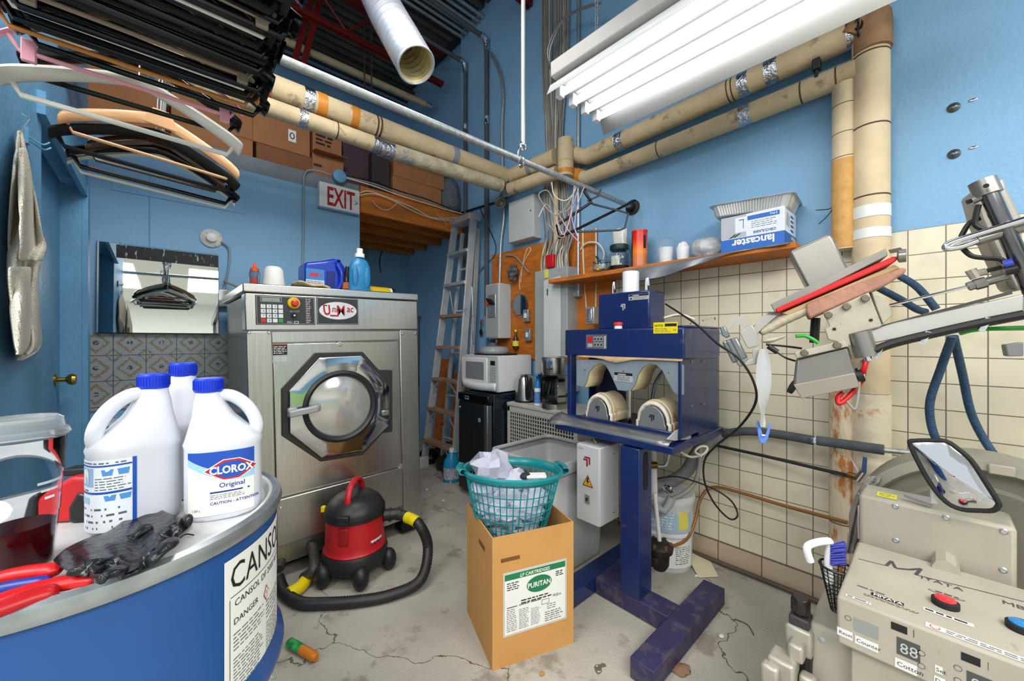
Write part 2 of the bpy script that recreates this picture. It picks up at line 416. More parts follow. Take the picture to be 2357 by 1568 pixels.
wallbox('trim_10', XL+.008, .95, YA-.012, YA, .854, 1.307, pt)
# ---- ceiling deck ribs, joists
mb = MB()
for i in range(46):
    y = -.2+i*.11; mb.bx(-2.2, XB+.0, y, y+.055, ZC-.045, ZC)
struct(mb.build('trim_11', M('deck_rib', '6c6862', .55, .5, .3, 4)))
redst = M('red_oxide_steel', '6f1a16', .5, .1, .2)
def joist(name, Y, label):
    t = thing(name, label, 'joist', (0, Y, ZC-.05))
    for i, z in enumerate((-.03, -.38)):
        mb = MB()
        for dy in (-.03, .01): mb.bx(-2.0, XB-.01, dy, dy+.022, z-.035, z+.005); mb.bx(-2.0, XB-.01, dy-.01, dy+.03, z-.005, z+.003)
        mb.build('chord', redst, t)
    x = -1.9; up = True
    mb = MB()
    while x < XB-.35:
        mb.cyl((x, 0, -.36 if up else -.04), (x+.32, 0, -.04 if up else -.36), .012, n=6); x += .32; up = not up
    mb.build('web', redst, t)
joist('roof_joist', 2.35, 'red steel roof joist under the metal deck, running above the flexible duct')
joist('roof_joist', 3.75, 'red steel roof joist at the back, just in front of the alcove wall')
# dark beam along Y with bolts
t = thing('cross_brace', 'dark red double angle brace crossing under the roof deck above the hanger bundle', 'brace')
a = W(742, -40, 3.7); b = W(690, 158, 3.25)
for d in (-.05, .03):
    mb = MB(); n_ = (b-a).normalized(); s_ = n_.cross(V((0, 0, 1))).normalized()
    mb.hull([a+s_*d, a+s_*(d+.055), b+s_*(d+.055), b+s_*d], V((0, 0, .008)).cross(s_)*0+V((.0, .01, .006)))
    mb.build('angle_bar', redst, t)
# ================================================================ LEFT WALL AND BACK PARTITION
# towel on a wire hook
towel_m = M('terry_cloth', 'e2dccd', .95, 0, .06, 40, bump=.9, bs=220)
T = thing('hand_towel', 'off-white terry towel hanging twisted from a wire on the blue left wall', 'towel', (0, 0, 0))
rows = [(300, 40, 48), (340, 36, 58), (400, 30, 70), (460, 24, 82), (520, 20, 92), (565, 18, 104), (590, 17, 98), (640, 18, 88), (690, 22, 90), (740, 26, 92), (790, 32, 96), (812, 36, 82), (830, 40, 46)]
def towel_sheet(fx0, fx1, off, amp, ph, r0=0, r1=99, nj=13):
    g_ = []
    RR = spl([(a, b, c) for a, b, c in rows], 4)[r0:r1]
    for i, (y, x0, x1) in enumerate(RR):
        row = []
        for j in range(nj):
            f = fx0+(fx1-fx0)*j/(nj-1); px = x0+(x1-x0)*f
            o = off+amp*(1+math.sin(f*9+i*.22+ph))*.5*min(1, i/8)
            row.append(onX(px, y, XL+o))
        g_.append(row)
    return g_
MB().grid(towel_sheet(0, 1, .012, .03, 0)).build('towel_body', towel_m, T, sol=.006, sub=1)
MB().grid(towel_sheet(.35, 1.02, .045, .02, 1.5, 4, 26)).build('towel_fold', towel_m, T, sol=.006, sub=1)
MB().grid(towel_sheet(.05, .72, .05, .025, 3.0, 26, 46)).build('towel_fold', towel_m, T, sol=.006, sub=1)
mb = MB(galv); p = onX(50, 262, XL+.004); q = onX(46, 306, XL+.02); mb.tube([p, p+V((.015, 0, -.01)), q], .0012, 6)
mb.build('wire_loop', None, T)
t = thing('coat_hook', 'thin blue painted wire hook on the left wall behind the towel', 'hook', onX(58, 312, XL))
mb = MB(blue_worn); mb.box((.004, 0, 0), (.008, .02, .05)); mb.tube(spl([(.005, 0, .0), (.03, .02, -.01), (.045, .03, .005)]), .0025, 6); mb.tube(spl([(.005, 0, -.01), (.03, .035, -.02), (.045, .05, -.005)]), .0025, 6)
mb.build('hook_wire', None, t)

# mirror leaning back on the tile ledge
x0 = onY(224, 600, YA).x; x1 = onY(501, 600, YA).x; zb = 1.312; zt = 1.845
yb = YA-.044; yt = YA-.013
t = thing('wall_mirror', 'frameless rectangular mirror with a dark top band leaning above the patterned tiles', 'mirror')
A = V((1, -.014, 0)).normalized(); B = V((0, yt-yb, zt-zb)).normalized()
mb = MB(mirror_m); mb.prism([(0, 0), (x1-x0, 0), (x1-x0, zt-zb), (0, zt-zb)], (V((x0, yb, zb)), A, B), 0, .001); mb.build('mirror_pane', None, t)
mb = MB(M('mirror_back', '2b3c44', .6)); mb.prism([(-.002, -.002), (x1-x0+.002, -.002), (x1-x0+.002, zt-zb+.002), (-.002, zt-zb+.002)], (V((x0, yb+.0015, zb)), A, B), -.006, -.0005)
mb.build('mirror_backing', None, t)
wb = M('streaked_black', '08090c', .6, 0, .2, 20, dirt=('c9d2d8', .60, 30, .9), stretch=(3, 1, .6))  # black with pale streaks, for the band across the mirror top
mb = MB(wb); m0 = zt-zb; q0 = onY(268, 560, YA).x-x0; mb.prism([(q0, m0-.085), (x1-x0, m0-.085), (x1-x0, m0-.005), (q0, m0-.005)], (V((x0, yb, zb)), A, B), .0011, .0016); mb.build('dark_band', None, t)
for fx in (.18, .8):
    mb = MB(blue_worn); p = V((x0+(x1-x0)*fx, yt-.002, zt)); mb.lathe([(.012, 0), (.012, .004), (.0, .008)], p, 12, Matrix.Rotation(R(90), 3, 'X')); mb.build('mirror_clip', None, t)

# porcelain lamp socket with conduit and switch
p = onY(486, 549, YA)
t = thing('lamp_holder', 'white porcelain lamp socket without a bulb on the blue wall above the mirror', 'lamp holder', p, rot=(R(90), 0, 0))
MB(M('porcelain', 'd8d4cc', .3, 0, .1, 20, dirt=('7a6a58', .6, 30, .6))).lathe([(.062, 0), (.062, .01), (.05, .022), (.03, .026), (.03, .05), (.026, .052)], n=28).build('socket_base', None, t)
MB(M('grey_thread', '9b9b98', .4, .5)).lathe([(.026, .05), (.02, .052), (.02, .03), (0, .03)], n=20).build('bulb_socket', None, t)
pts = [onY(508, 556, YA-.02), onY(527, 572, YA-.02), onY(527, 610, YA-.015), onY(517, 660, YA-.015), onY(515, 672, YA-.02)]
tag(MB().tube(spl(pts, 6), .0065, 8).build('conduit', M('grey_conduit', '8d9aa3', .5, .2)), 'short bent grey conduit joining the lamp socket to the switch box', 'conduit')
p = onY(515, 688, YA)
t = thing('light_switch', 'small metal surface box with a toggle switch, right of the mirror', 'switch', p)
MB(galv).bx(-.03, .03, -.045, 0, -.055, .055).build('switch_box', None, t, bev=.003)
MB(chrome).bx(-.034, .034, -.049, -.045, -.058, .058).build('switch_plate', None, t, bev=.002)
mb = MB(black); mb.bx(-.006, .006, -.062, -.049, -.004, .018); mb.build('switch_toggle', None, t)
# stub arm right of the mirror
tag(MB().tube([onY(515, 648, YA-.03), onY(560, 666, YA-.16)], .006, 8, sq=(1, 1)).build('wooden_dowel', M('old_wood', '9b7b52', .7)), 'thin wooden dowel sticking out between the switch conduit and the washer', 'dowel')
# small ledge under the tiles with dark sink recess
p0 = onY(232, 968, YA-.16)
t = thing('wall_shelf', 'narrow white wall shelf low under the patterned tiles, behind the bleach bottles', 'shelf', (p0.x, YA, .80))
MB(white).bx(0, .62, -.17, -.002, -.02, .0).build('board', None, t, bev=.003)
MB(grey_paint).hull([(.05, -.01, -.02), (.05, -.15, -.02), (.05, -.01, -.13)], (.004, 0, 0)).build('bracket', None, t)
mb = MB(galv); mb.cyl((.25, -.1, 0), (.25, -.1, .07), .012); mb.tube(spl([(.25, -.1, .07), (.25, -.13, .1), (.25, -.16, .08)]), .008); tag(mb.build('tap', None, None, loc=(p0.x, YA, .80)), 'small metal tap on the narrow white shelf', 'tap')

# junction disc, wires and conduit by the exit sign
p = onY(779, 408, YA-.01)
t = thing('junction_box', 'round blue painted junction box above the exit sign', 'junction box', p, rot=(R(90), 0, 0))
MB(blue_worn).lathe([(.052, 0), (.052, .035), (.048, .038), (0, .038)], n=28).build('box_body', None, t)
mb = MB(galv)
for s_ in (-1, 1): mb.lathe([(.005, .038), (.004, .041), (0, .042)], (s_*.035, 0, 0), 8)
mb.build('cover_screw', None, t)
pts = [onY(762, 403, YA-.02), onY(735, 394, YA-.02), onY(712, 392, YA-.015), onY(701, 402, YA-.012), onY(699, 430, YA-.012), onY(698, 560, YA-.012), onY(696, 640, YA-.012)]
tag(MB().tube(spl(pts, 6), .008, 8).build('conduit', M('grey_conduit', '8d9aa3', .5, .2)), 'blue-grey conduit bending from the round box down the seam of the partition', 'conduit')
# exit sign
p00 = onY(735, 473, YA-.05); p10 = onY(828, 486, YA-.05); z1 = onY(735, 416, YA-.05).z
wd = p10.x-p00.x; hh = z1-p00.z
t = thing('exit_sign', 'white exit sign with red EXIT letters on the blue partition under the round box', 'exit sign', (p00.x, YA-.05, p00.z))
MB(M('sign_white', 'dcdedb', .4, 0, .03)).bx(0, wd, .0, .05, 0, hh).build('sign_case', None, t, bev=.004)
ar = Art(flat((0, -.0005, 0), (1, 0, 0), (0, 0, 1)))
redl = M('exit_red', 'a8101f', .5, 0, 0)
fs_ = hh*.93
ar.text('EXIT', wd*.17, hh*.12, hh*1.06, redl, h=.001, sx=.52, bold=.022)
ar.text('>', wd*.86, hh*.32, hh*.34, ink, h=.001, sx=.75)
ar.build('lettering', t)
MB(M('sign_lower_lip', '6f8fa8', .5)).bx(0, wd, 0, .05, -.012, 0).build('lower_lip', None, t)

# ================================================================ MEZZANINE
PZ = 2.585
t = thing('mezzanine_platform', 'orange stained timber platform over the alcove carrying cardboard boxes', 'platform', (1.26, YA, 2.36))
L_ = XB+.10-1.26
MB(lumber).bx(0, L_-.10, 0, .04, 0, .205).build('rim_joist', None, t, bev=.004)
for i in range(4): MB(lumber).bx(0, L_, .33+i*.34, .37+i*.34, .03, .19).build('joist', None, t, bev=.003)
MB(lumber).bx(.0, .04, .04, 1.49, .02, .19).build('side_joist', None, t, bev=.003)
MB(ply).bx(0, L_-.10, 0, 1.49, .205, .225).build('deck_board', None, t)
def carton(X0, X1, Y0, Y1, z, h, label, m=None, rz=0, flap=0, print_=None, grp=None):
    cx, cy = (X0+X1)/2, (Y0+Y1)/2
    t = thing('cardboard_box', label, 'box', (cx, cy, z), rz, grp); m = m or card
    a, b = (X1-X0)/2, (Y1-Y0)/2
    MB(m).bx(-a, a, -b, b, 0, h).build('carton', None, t, bev=.004)
    mb = MB(m); mb.bx(-a, a, -b-.002, 0-.002, h, h+.004); mb.bx(-a, a, .002, b+.002, h+.001, h+.005)
    if flap: mb.hull([(-a, -b, h), (a, -b, h), (a+.01, -b-.09, h-.03*flap), (-a, -b-.10, h-.03*flap)], (0, 0, .004))
    mb.build('flap', None, t)
    if print_:
        ar = Art(flat((-a, -b-.0006, 0), (1, 0, 0), (0, 0, 1)))
        for k in print_:
            if k[0] == 't': ar.text(k[1], k[2]*2*a, k[3]*h, k[4], ink, bold=.02)
            if k[0] == 'l': ar.rect(k[1]*2*a, k[2]*h, k[3]*2*a, k[4]*h, paper)
            if k[0] == 'p': ar.lines(k[1]*2*a, k[2]*h, k[3]*2*a, k[4]*h, k[5], ink)
            if k[0] == 'o': ar.oval(k[1]*2*a, k[2]*h, .018, .026, ink); ar.oval(k[1]*2*a, k[2]*h, .011, .018, paper, h=.0009)
        ar.build('printing', t)
    return t
brown = M('brown_cardboard', 'a06c45', .8, 0, .08, 8)
brown2 = M('dark_brown_cardboard', '7f5236', .8, 0, .1, 8)
purple = M('purple_carton', '4a3440', .6, 0, .1)
def xz(px, py, Y): p = onY(px, py, Y); return p.x, p.z
YB = 3.36
# left group over the partition
x0, z0 = xz(205, 255, YB); x1, _ = xz(360, 300, YB)
carton(-.40, .02, YB, YB+.45, PZ, .58, 'big brown carton at far left behind the wooden hangers, lettered side', brown, print_=[('l', .12, .68, .42, .93), ('t', 'SPI', .16, .74, .09)])
carton(.05, .50, YB, YB+.40, PZ, .14, 'low brown carton beneath the wide carton left of the number tag', brown)
x0, z0 = xz(540, 350, YB); x1, z1 = xz(720, 310, YB)
carton(.05, .50, YB+.01, YB+.40, PZ+.15, .30, 'brown carton lying on the low carton, partly behind the white hanger', brown)
carton(.52, .90, YB, YB+.38, PZ, .14, 'flat brown carton on the grey band below the carton with a white zero tag', brown2)
carton(.50, .885, YB+.01, YB+.38, PZ+.145, .24, 'brown carton with a small white tag marked zero, over the grey band', brown, print_=[('l', .60, .34, .74, .72), ('o', .67, .53)])
carton(.91, 1.15, YB, YB+.36, PZ, .20, 'brown carton between the zero-tag carton stack and the purple carton', brown, rz=R(-3), flap=.5, print_=[('p', .04, .4, .3, .6, 1)])
carton(.90, 1.13, YB+.02, YB+.36, PZ+.212, .17, 'brown carton with handwriting on top of the carton left of the purple one', brown, rz=R(2), print_=[('p', .1, .35, .7, .92, 3)])
carton(1.17, 1.42, YB+.10, YB+.42, PZ, .42, 'dark purple carton in the middle of the row on the ledge', purple)
carton(1.40, 1.56, YB+.0, YB+.36, PZ+.0, .36, 'narrow black-brown carton standing between the purple carton and the open long carton', M('black_carton', '33262a', .6), rz=R(-4), print_=[('t', 'SK', .2, .2, .05)])
carton(1.58, 2.10, YB-.0, YB+.34, PZ, .20, 'long brown carton at the bottom beside the grey plastic bag', brown, print_=None)
carton(1.60, 2.14, YB+.01, YB+.36, PZ+.208, .17, 'long brown carton with an open flap stacked over the carton beside the plastic bag', brown, rz=R(-1.5), flap=.8)
# upper background cartons
carton(.36, 1.04, 4.0, 4.5, PZ, .98, 'tall brown carton at the rear rising above the insulated pipes', M('reddish_cardboard', '9b6140', .8, 0, .06))
carton(-.25, .30, 3.9, 4.4, PZ, 1.15, 'tall brown carton at the rear above the bundle of hangers', brown)
# plastic bag
tb = MB(M('grey_film', '8c9096', .12, 0, .2, 20, trans=.55, ior=1.1, bump=.6, bs=30)); c = onY(1028, 450, YB+.05)
rn = random.Random(3); prof = []
g_ = []
for i in range(9):
    z = PZ+.0+.40*i/8; rr = [.10, .135, .14, .14, .13, .125, .12, .10, .04][i]
    g_.append([V((2.235+rr*math.cos(2*PI*j/14)*(1+rn.uniform(-.12, .12)), YB+.10+rr*1.1*math.sin(2*PI*j/14)*(1+rn.uniform(-.12, .12)), z)) for j in range(15)])
for row in g_: row[-1] = row[0]
tag(tb.grid(g_).build('plastic_bag', None, None, sub=1), 'crumpled grey see-through plastic bag at the right end of the platform', 'bag')
# cables along the rim joist and hanging loops
pts = lambda q, Y: [onY(x, y, Y) for x, y in q]
k = 0
for off in (0, 5, 10):
    q = [(795, 405+off*.4), (860, 418+off), (920, 440+off), (980, 458+off), (1035, 480+off*.5), (1062, 492)]
    tag(MB().tube(spl(pts(q, YA-.012-.004*k), 5), .005, 6).build('electric_cable', [cable_black, cable_grey, cable_white][k]), ['black', 'grey', 'pale'][k]+' cable strung along the top of the timber platform edge', 'cable'); k += 1
for k, q in enumerate([[(826, 446), (850, 440), (900, 458), (950, 478), (1000, 502), (1060, 500)], [(826, 450), (860, 446), (905, 462), (960, 490), (1010, 506), (1058, 505)]]):
    tag(MB().tube(spl(pts(q, YA-.02-.01*k), 5), .0045, 6).build('electric_cable', cable_white), ['upper', 'lower'][k]+' white cable sagging from the exit sign across the platform edge', 'cable')
tag(MB().tube(spl(pts([(858, 462), (872, 478), (893, 483), (910, 472), (914, 466)], YA-.03), 5), .003, 6).build('electric_wire', cable_white), 'loose white wire loop hanging under the sagging cables right of the exit sign', 'wire')
tag(MB().tube(spl(pts([(1005, 492), (1020, 506), (1030, 520)], YA-.03), 5), .003, 6).build('electric_wire', cable_white), 'short loose white wire end below the platform corner', 'wire')
tag(MB().tube(spl([onY(877, 628, YC-.05), onY(874, 600, YC-.06), onY(884, 572, YC-.08), onY(912, 557, YC-.1), onY(945, 562, YC-.3), onX(985, 556, XB+.08), onX(1020, 545, XB+.08)], 6), .006, 6).build('electric_cable', cable_black), 'black cable dangling from the alcove joists and looping to the right wall', 'cable')
p = onY(838, 580, YC); t = thing('wall_outlet', 'round socket on a square plate in the alcove behind the blue jugs', 'outlet', p)
MB(blue_worn).bx(-.05, .05, -.012, 0, -.075, .075).build('plate', None, t, bev=.003)
MB(cable_grey).lathe([(.038, 0), (.038, .012), (.02, .016), (0, .012)], (0, -.012, .01), 20, Matrix.Rotation(R(90), 3, 'X')).build('socket_face', None, t)
# ================================================================ PIPES AND WALL SERVICES
def lagged(name, label, path, r, bands=(), m=None, seams=(), n=20):
    """insulated pipe with tape bands given as (fraction start, fraction end, material)"""
    t = thing(name, label, 'pipe'); P = [V(p) for p in path]
    MB(m or pipe_m).tube(P, r, n).build('insulation', None, t)
    Ls = [0]
    for i in range(1, len(P)): Ls.append(Ls[-1]+(P[i]-P[i-1]).length)
    def at(f):
        d = f*Ls[-1]
        for i in range(1, len(P)):
            if d <= Ls[i]+1e-9: return P[i-1].lerp(P[i], (d-Ls[i-1])/(Ls[i]-Ls[i-1]))
        return P[-1]
    for a, b, mm in bands: MB(mm).tube([at(a), at((a+b)/2), at(b)], r*1.035, n).build('tape_band', None, t)
    for f in seams: MB(M('seam_wire', '4b3a28', .7)).tube([at(f), at(min(1, f+.004))], r*1.012, n).build('seam', None, t)
    return t
Y1 = 2.456
ztop = lambda px, py, Y=Y1: onY(px, py, Y)
a = onY(560, 205, Y1); b = onY(1168, 402, Y1); a.z = (onY(640, 235, Y1).z+.0); b.z = onY(1100, 379, Y1).z
f = lambda px: (onY(px, 300, Y1).x-a.x)/(b.x-a.x)
a.z = 2.66; b.z = 2.655
lagged('insulated_pipe', 'thick cream insulated pipe with amber and foil bands, upper one over the boxes', [V((-.9, Y1, 2.66)), V((b.x, Y1, 2.66))], .068,
       [(.0+(x0+.9)/(b.x+.9), (x1+.9)/(b.x+.9), m_) for x0, x1, m_ in [(onY(600, 300, Y1).x, onY(622, 300, Y1).x, pipe_tape), (onY(696, 300, Y1).x, onY(720, 300, Y1).x, foil), (onY(726, 300, Y1).x, onY(748, 300, Y1).x, pipe_tape), (onY(803, 300, Y1).x, onY(820, 300, Y1).x, pipe_tape), (onY(1035, 300, Y1).x, onY(1048, 300, Y1).x, M('grey_tape', '7f868c', .5)), (onY(1160, 300, Y1).x, onY(1172, 300, Y1).x, foil)]],
       seams=[(onY(860, 300, Y1).x+.9)/(b.x+.9), (onY(868, 300, Y1).x+.9)/(b.x+.9)])
Y2 = 2.42
x1 = onY(872, 345, Y2).x
lagged('insulated_pipe', 'thinner cream insulated pipe with foil band under the thick pipe, left part', [V((-.9, Y2, 2.525)), V((x1, Y2, 2.525))], .048,
       [((onY(686, 300, Y2).x+.9)/(x1+.9), (onY(706, 300, Y2).x+.9)/(x1+.9), foil), ((onY(856, 300, Y2).x+.9)/(x1+.9), .999, foil)], seams=[(onY(772, 300, Y2).x+.9)/(x1+.9)])
x2 = onY(1152, 440, Y2).x
lagged('insulated_pipe', 'dirty grey and cream insulated pipe under the thick pipe, right part', [V((x1+.0, Y2, 2.515)), V((x2, Y2, 2.545))], .052, [(0, .09, foil)], m=M('dirty_wrap', 'b0a68c', .75, 0, .25, 14, bump=.7, bs=40, dirt=('6b7f88', .55, 6, .7)))
# the run toward the camera along the right wall
XP = 2.22
c1 = V((XP, Y1, 2.66)); e1 = V((XP, 1.93, 2.66))
lagged('insulated_pipe', 'short cream insulated pipe from the thick pipe to the upright stub, upper', [V((2.20, Y1+.03, 2.66)), e1], .062, [(.5, .58, M('grey_tape', '7f868c', .5))])
lagged('insulated_pipe', 'short cream insulated pipe below, running to the foot of the upright stub', [V((2.17, Y2+.05, 2.54)), V((XP-.02, 1.90, 2.525))], .05, [(0, .12, foil)])
p = onX(1302, 360, 2.20)
lagged('insulated_pipe', 'upright stub of cream insulation with an amber band in front of the cables', [V((p.x, p.y, onX(1302, 322, 2.20).z)), V((p.x, p.y, onX(1302, 408, 2.20).z))], .058, [(.82, .93, pipe_tape)], seams=[.6])
Xw = 2.285
def runB(label, pts_, r, bands, seams=()):
    P = [onX(x, y, Xw) for x, y in pts_]
    def fr_(px):
        Yt = onX(px, 300, Xw).y; return (Yt-P[0].y)/(P[-1].y-P[0].y)
    return lagged('insulated_pipe', label, P, r, [(fr_(a), fr_(b), m_) for a, b, m_ in bands], seams=[fr_(s) for s in seams])
runB('upper cream insulated pipe sloping along the blue right wall to the corner elbow', [(1318, 355), (1352, 361), (1968, 76)], .058, [(1425, 1442, foil), (1705, 1728, foil), (1765, 1795, foil), (1950, 1966, foil)], seams=(1680, 1690))
runB('lower cream insulated pipe along the blue right wall to the vertical pipe', [(1318, 402), (1352, 410), (1972, 163)], .050, [(1328, 1344, pipe_tape), (1706, 1733, foil)], seams=(1520, 1845, 1925))
sleeve = M('worn_wrap_pale', 'd0bd9c', .75, 0, .1, 8, bump=.4, bs=25)
# vertical pair in the right part
def vpipe(label, px, y0, y1, X, r, bands=(), seams=(), m=None, top=None):
    b_ = onX(px, 600, X); z0 = onX(px, y0, X).z; z1 = max(.0, onX(px, y1, X).z)
    fr_ = lambda y: (z0-onX(px, y, X).z)/(z0-z1)
    return lagged('insulated_pipe', label, [V((X, b_.y, z0)), V((X, b_.y, z1))], r, [(fr_(a), fr_(b), mm) for a, b, mm in bands], seams=[fr_(s) for s in seams], m=m)
cream_tape = M('white_tape', 'dfe3e0', .5, 0, .04)
vpipe('pale wrinkled lower length of the wide vertical pipe, rust streaked toward the floor', 2004, 905, 1330, 2.29, .066, m=M('wrinkled_wrap', 'ddd0b6', .75, 0, .06, 8, bump=.8, bs=18, dirt=('b4640f', .60, 6, .9)))
t = vpipe('wide cream wrapped vertical pipe with two white tape strips on the right wall', 2004, 62, 904, 2.29, .063, [(478, 505, cream_tape), (530, 552, cream_tape)], (130, 295, 455), m=sleeve)
MB(M('brown_paper_cap', '8a6a4c', .8, 0, .3, 10, bump=.8, bs=20)).tube(spl([onX(1962, 92, 2.28), onX(1985, 62, 2.28), onX(2005, 46, 2.28), onX(2008, 120, 2.28)], 4), .066, 12).build('elbow_wrap', None, t)
vpipe('narrower cream vertical pipe with amber lower half beside the wide vertical pipe', 1945, 196, 575, 2.29, .047, [(370, 572, M('amber_wrap', 'c99a58', .7, 0, .12, 30, bump=.3, bs=80))], (245, 310, 365, 480), m=sleeve)
rust = M('rust_stained_wrap', 'd2c4a8', .75, 0, .12, 7, bump=.5, bs=25, dirt=('b4640f', .50, 5, .9), stretch=(3.2, 3.2, 1))
vpipe('rust stained lower length of the narrower vertical pipe near the floor', 1940, 905, 1330, 2.285, .05, (), (1090, 1200), m=rust)
# drain at lower part: whole lower wide pipe is part of the wide one

# galvanised garment rail
zr = 2.15; YR = 1.373
xe = onY(1458, 480, YR).x
t = thing('garment_rail', 'long galvanised pipe rail crossing the room, screwed to the right wall by a black flange', 'rail')
MB(galv).cyl((-.75, YR, 2.135), (xe-.01, YR, 2.165), .0155, n=16).build('rail_pipe', None, t)
mb = MB(cast); mb.lathe([(.05, 0), (.05, .012), (.028, .016), (.028, .05), (.02, .05)], (XB, YR, 2.166), 20, Matrix.Rotation(R(-90), 3, 'Y')); mb.build('wall_flange', None, t)
# support rod with ring
p = onY(1203, 378, YR); q = onY(1204, 335, YR+.0)
t = thing('rail_support_rod', 'vertical grey rod with a ring and strap holding up the garment rail', 'support rod')
tp = W(1218, -60, q.y*.7384+q.x*.6743)
MB(M('rod_paint', 'b9bab6', .45, .3)).cyl((q.x, YR+.0, q.z), (q.x+.004, YR, ZC-.02), .011, n=12).build('rod', None, t)
MB(chrome).tube([V((q.x-.0+.016*math.cos(a), YR, q.z-.004+.02*math.sin(a))) for a in [i*PI/8 for i in range(16)]], .006, 8, closed=True).build('eye_ring', None, t)
zt_ = q.z-.02; mb = MB(chrome); zr_ = 2.153
mb.tube(spl([(q.x, YR, zt_+.01), (q.x-.03, YR, zt_-.01), (q.x-.035, YR, zt_-.07), (q.x-.028, YR-.024, zr_+.005), (q.x-.02, YR-.022, zr_-.02), (q.x-.01, YR, zr_-.028), (q.x, YR+.022, zr_-.01), (q.x-.01, YR+.012, zr_+.03)], 5), .006, 8); mb.build('hook_strap', None, t)

# dark vertical pipes on the right wall
XD = XB-.03
def poly_pipe(name, label, cat, P, r, m, sm=4, n=10, extra=None):
    o = MB().tube(spl(P, sm) if sm else P, r, n).build(name, m); tag(o, label, cat); return o
dark_ins = M('dark_foam', '4d5257', .8, 0, .15, 20)
t = thing('insulated_riser', 'dark grey insulated riser with foil elbow, nearer one beside the corner of the blue wall', 'pipe')
c = onX(1120, 95, XD)
MB(dark_ins).tube([V((1.2, c.y+.0, c.z+.05)), V((XD-.03, c.y, c.z+.02)), V((XD, c.y, c.z-.03)), V((XD, c.y, 1.5))], .022, 12).build('foam_sleeve', None, t)
MB(foil).tube(spl([(XD-.08, c.y, c.z+.025), (XD-.02, c.y, c.z+.02), (XD, c.y, c.z-.02), (XD, c.y, c.z-.1)], 4), .028, 12).build('foil_elbow', None, t)
z_ = onX(1119, 278, XD).z; MB(foil).cyl((XD, c.y, z_-.04), (XD, c.y, z_+.04), .025).build('foil_collar', None, t)
z_ = onX(1119, 285, XD).z; MB(black).tube([(XD, c.y, z_), (XD-.05, c.y-.05, z_)], .008, 6).build('zip_tie', None, t)
c = onX(1071, 150, XD)
t = thing('insulated_riser', 'dark grey insulated riser behind the top of the ladder, the one further left', 'pipe')
MB(dark_ins).tube([V((1.3, c.y, c.z+.04)), V((XD-.03, c.y, c.z+.02)), V((XD, c.y, c.z-.03)), V((XD, c.y, 1.5))], .02, 12).build('foam_sleeve', None, t)
MB(foil).tube(spl([(XD-.07, c.y, c.z+.025), (XD-.02, c.y, c.z+.02), (XD, c.y, c.z-.02), (XD, c.y, c.z-.08)], 4), .026, 12).build('foil_elbow', None, t)
z_ = onX(1071, 292, XD).z; MB(foil).cyl((XD, c.y, z_-.03), (XD, c.y, z_+.03), .023).build('foil_collar', None, t)
c = [onX(1130, 122, XD), onX(1150, 165, XD), onX(1158, 220, XD), onX(1155, 300, XD), onX(1158, 440, XD), onX(1160, 500, XD), onX(1153, 560, XD), onX(1150, 658, XD)]
poly_pipe('conduit', 'old paint-chipped conduit bending down the wall from the ceiling to the disconnect switch', 'conduit', c, .014, galv)
# alarm horn at the pipe corner
p = onX(1152, 466, 2.26)
t = thing('alarm_bell', 'small round grey alarm bell on the conduit under the pipe corner', 'alarm bell', p, rot=(R(90), 0, R(-60)))
MB(M('bell_grey', '8b8778', .4, .5)).lathe([(.018, -.03), (.03, -.02), (.048, .0), (.054, .01), (.046, .012), (.03, .004), (.014, .012), (.010, .022), (0, .022)], n=24).build('bell_body', None, t)
MB(chrome).tube([(.0, .05, -.01), (.0, .10, -.02)], .012, 8).build('bracket', None, t)
MB(galv).tube([(.0, .0, -.03), (.02, .0, -.115)], .012, 8).build('wall_arm', None, t)
# white wall cabinet
def wallunit(name, label, cat, pxn, pxf, ytop, ybot, X, m, bev=.004, dep=None):
    n_ = onX(pxn, ytop, X); f_ = onX(pxf, ytop, X); zb = onX(pxn, ybot, X).z
    t = thing(name, label, cat, (XB, (n_.y+f_.y)/2, zb)); w2 = (f_.y-n_.y)/2; h = n_.z-zb; d = XB-X
    return t, w2, h, d
t, w2, h, d = wallunit('metal_cabinet', 'pale grey metal wall cabinet with a keyhole, left of the cable bundle', 'cabinet', 1229, 1172, 445, 545, 2.27, lgrey_paint)
MB(lgrey_paint).bx(-d, 0, -w2, w2, 0, h).build('cabinet_body', None, t, bev=.004)
MB(lgrey_paint).bx(-d-.008, -d, -w2+.002, w2-.002, .003, h-.003).build('cabinet_door', None, t, bev=.003)
MB(ink).lathe([(.007, 0), (.0, .001)], (-d-.009, -w2+.03, h*.62), 12, Matrix.Rotation(R(-90), 3, 'Y')).build('keyhole', None, t)
# plywood backboard
t = tag(MB(ply).bx(XB-.018, XB-.001, 1.66, 2.86, 1.10, 2.08).build('plywood_backboard', None, None, bev=.002), 'orange stained plywood board behind the electrical boxes', 'board')
# disconnect switch
t, w2, h, d = wallunit('disconnect_switch', 'grey electrical disconnect box with a black and red lever above the microwave', 'switch', 1149, 1118, 651, 779, 2.2, grey_paint)
MB(lgrey_paint).bx(-d, -.02, -w2, w2, 0, h).build('switch_body', None, t, bev=.006)
MB(grey_paint).bx(-d-.006, -d, -w2+.01, w2-.005, .01, h-.01).build('switch_cover', None, t, bev=.004)
mb = MB(galv); mb.bx(-d-.014, -d-.006, -w2*.6, w2*.55, h*.38, h*.80); mb.build('recess_frame', None, t, bev=.005)
mb = MB(ink); mb.hull([(-d-.016, -w2*.55, h*.60), (-d-.05, -w2*.50, h*.66), (-d-.05, w2*.3, h*.70), (-d-.016, w2*.4, h*.62)], (0, 0, .02)); mb.build('lever', None, t)
MB(M('orange_red', 'd24a2a', .4)).bx(-d-.045, -d-.02, w2*.25, w2*.5, h*.62, h*.68).build('lever_tip', None, t)
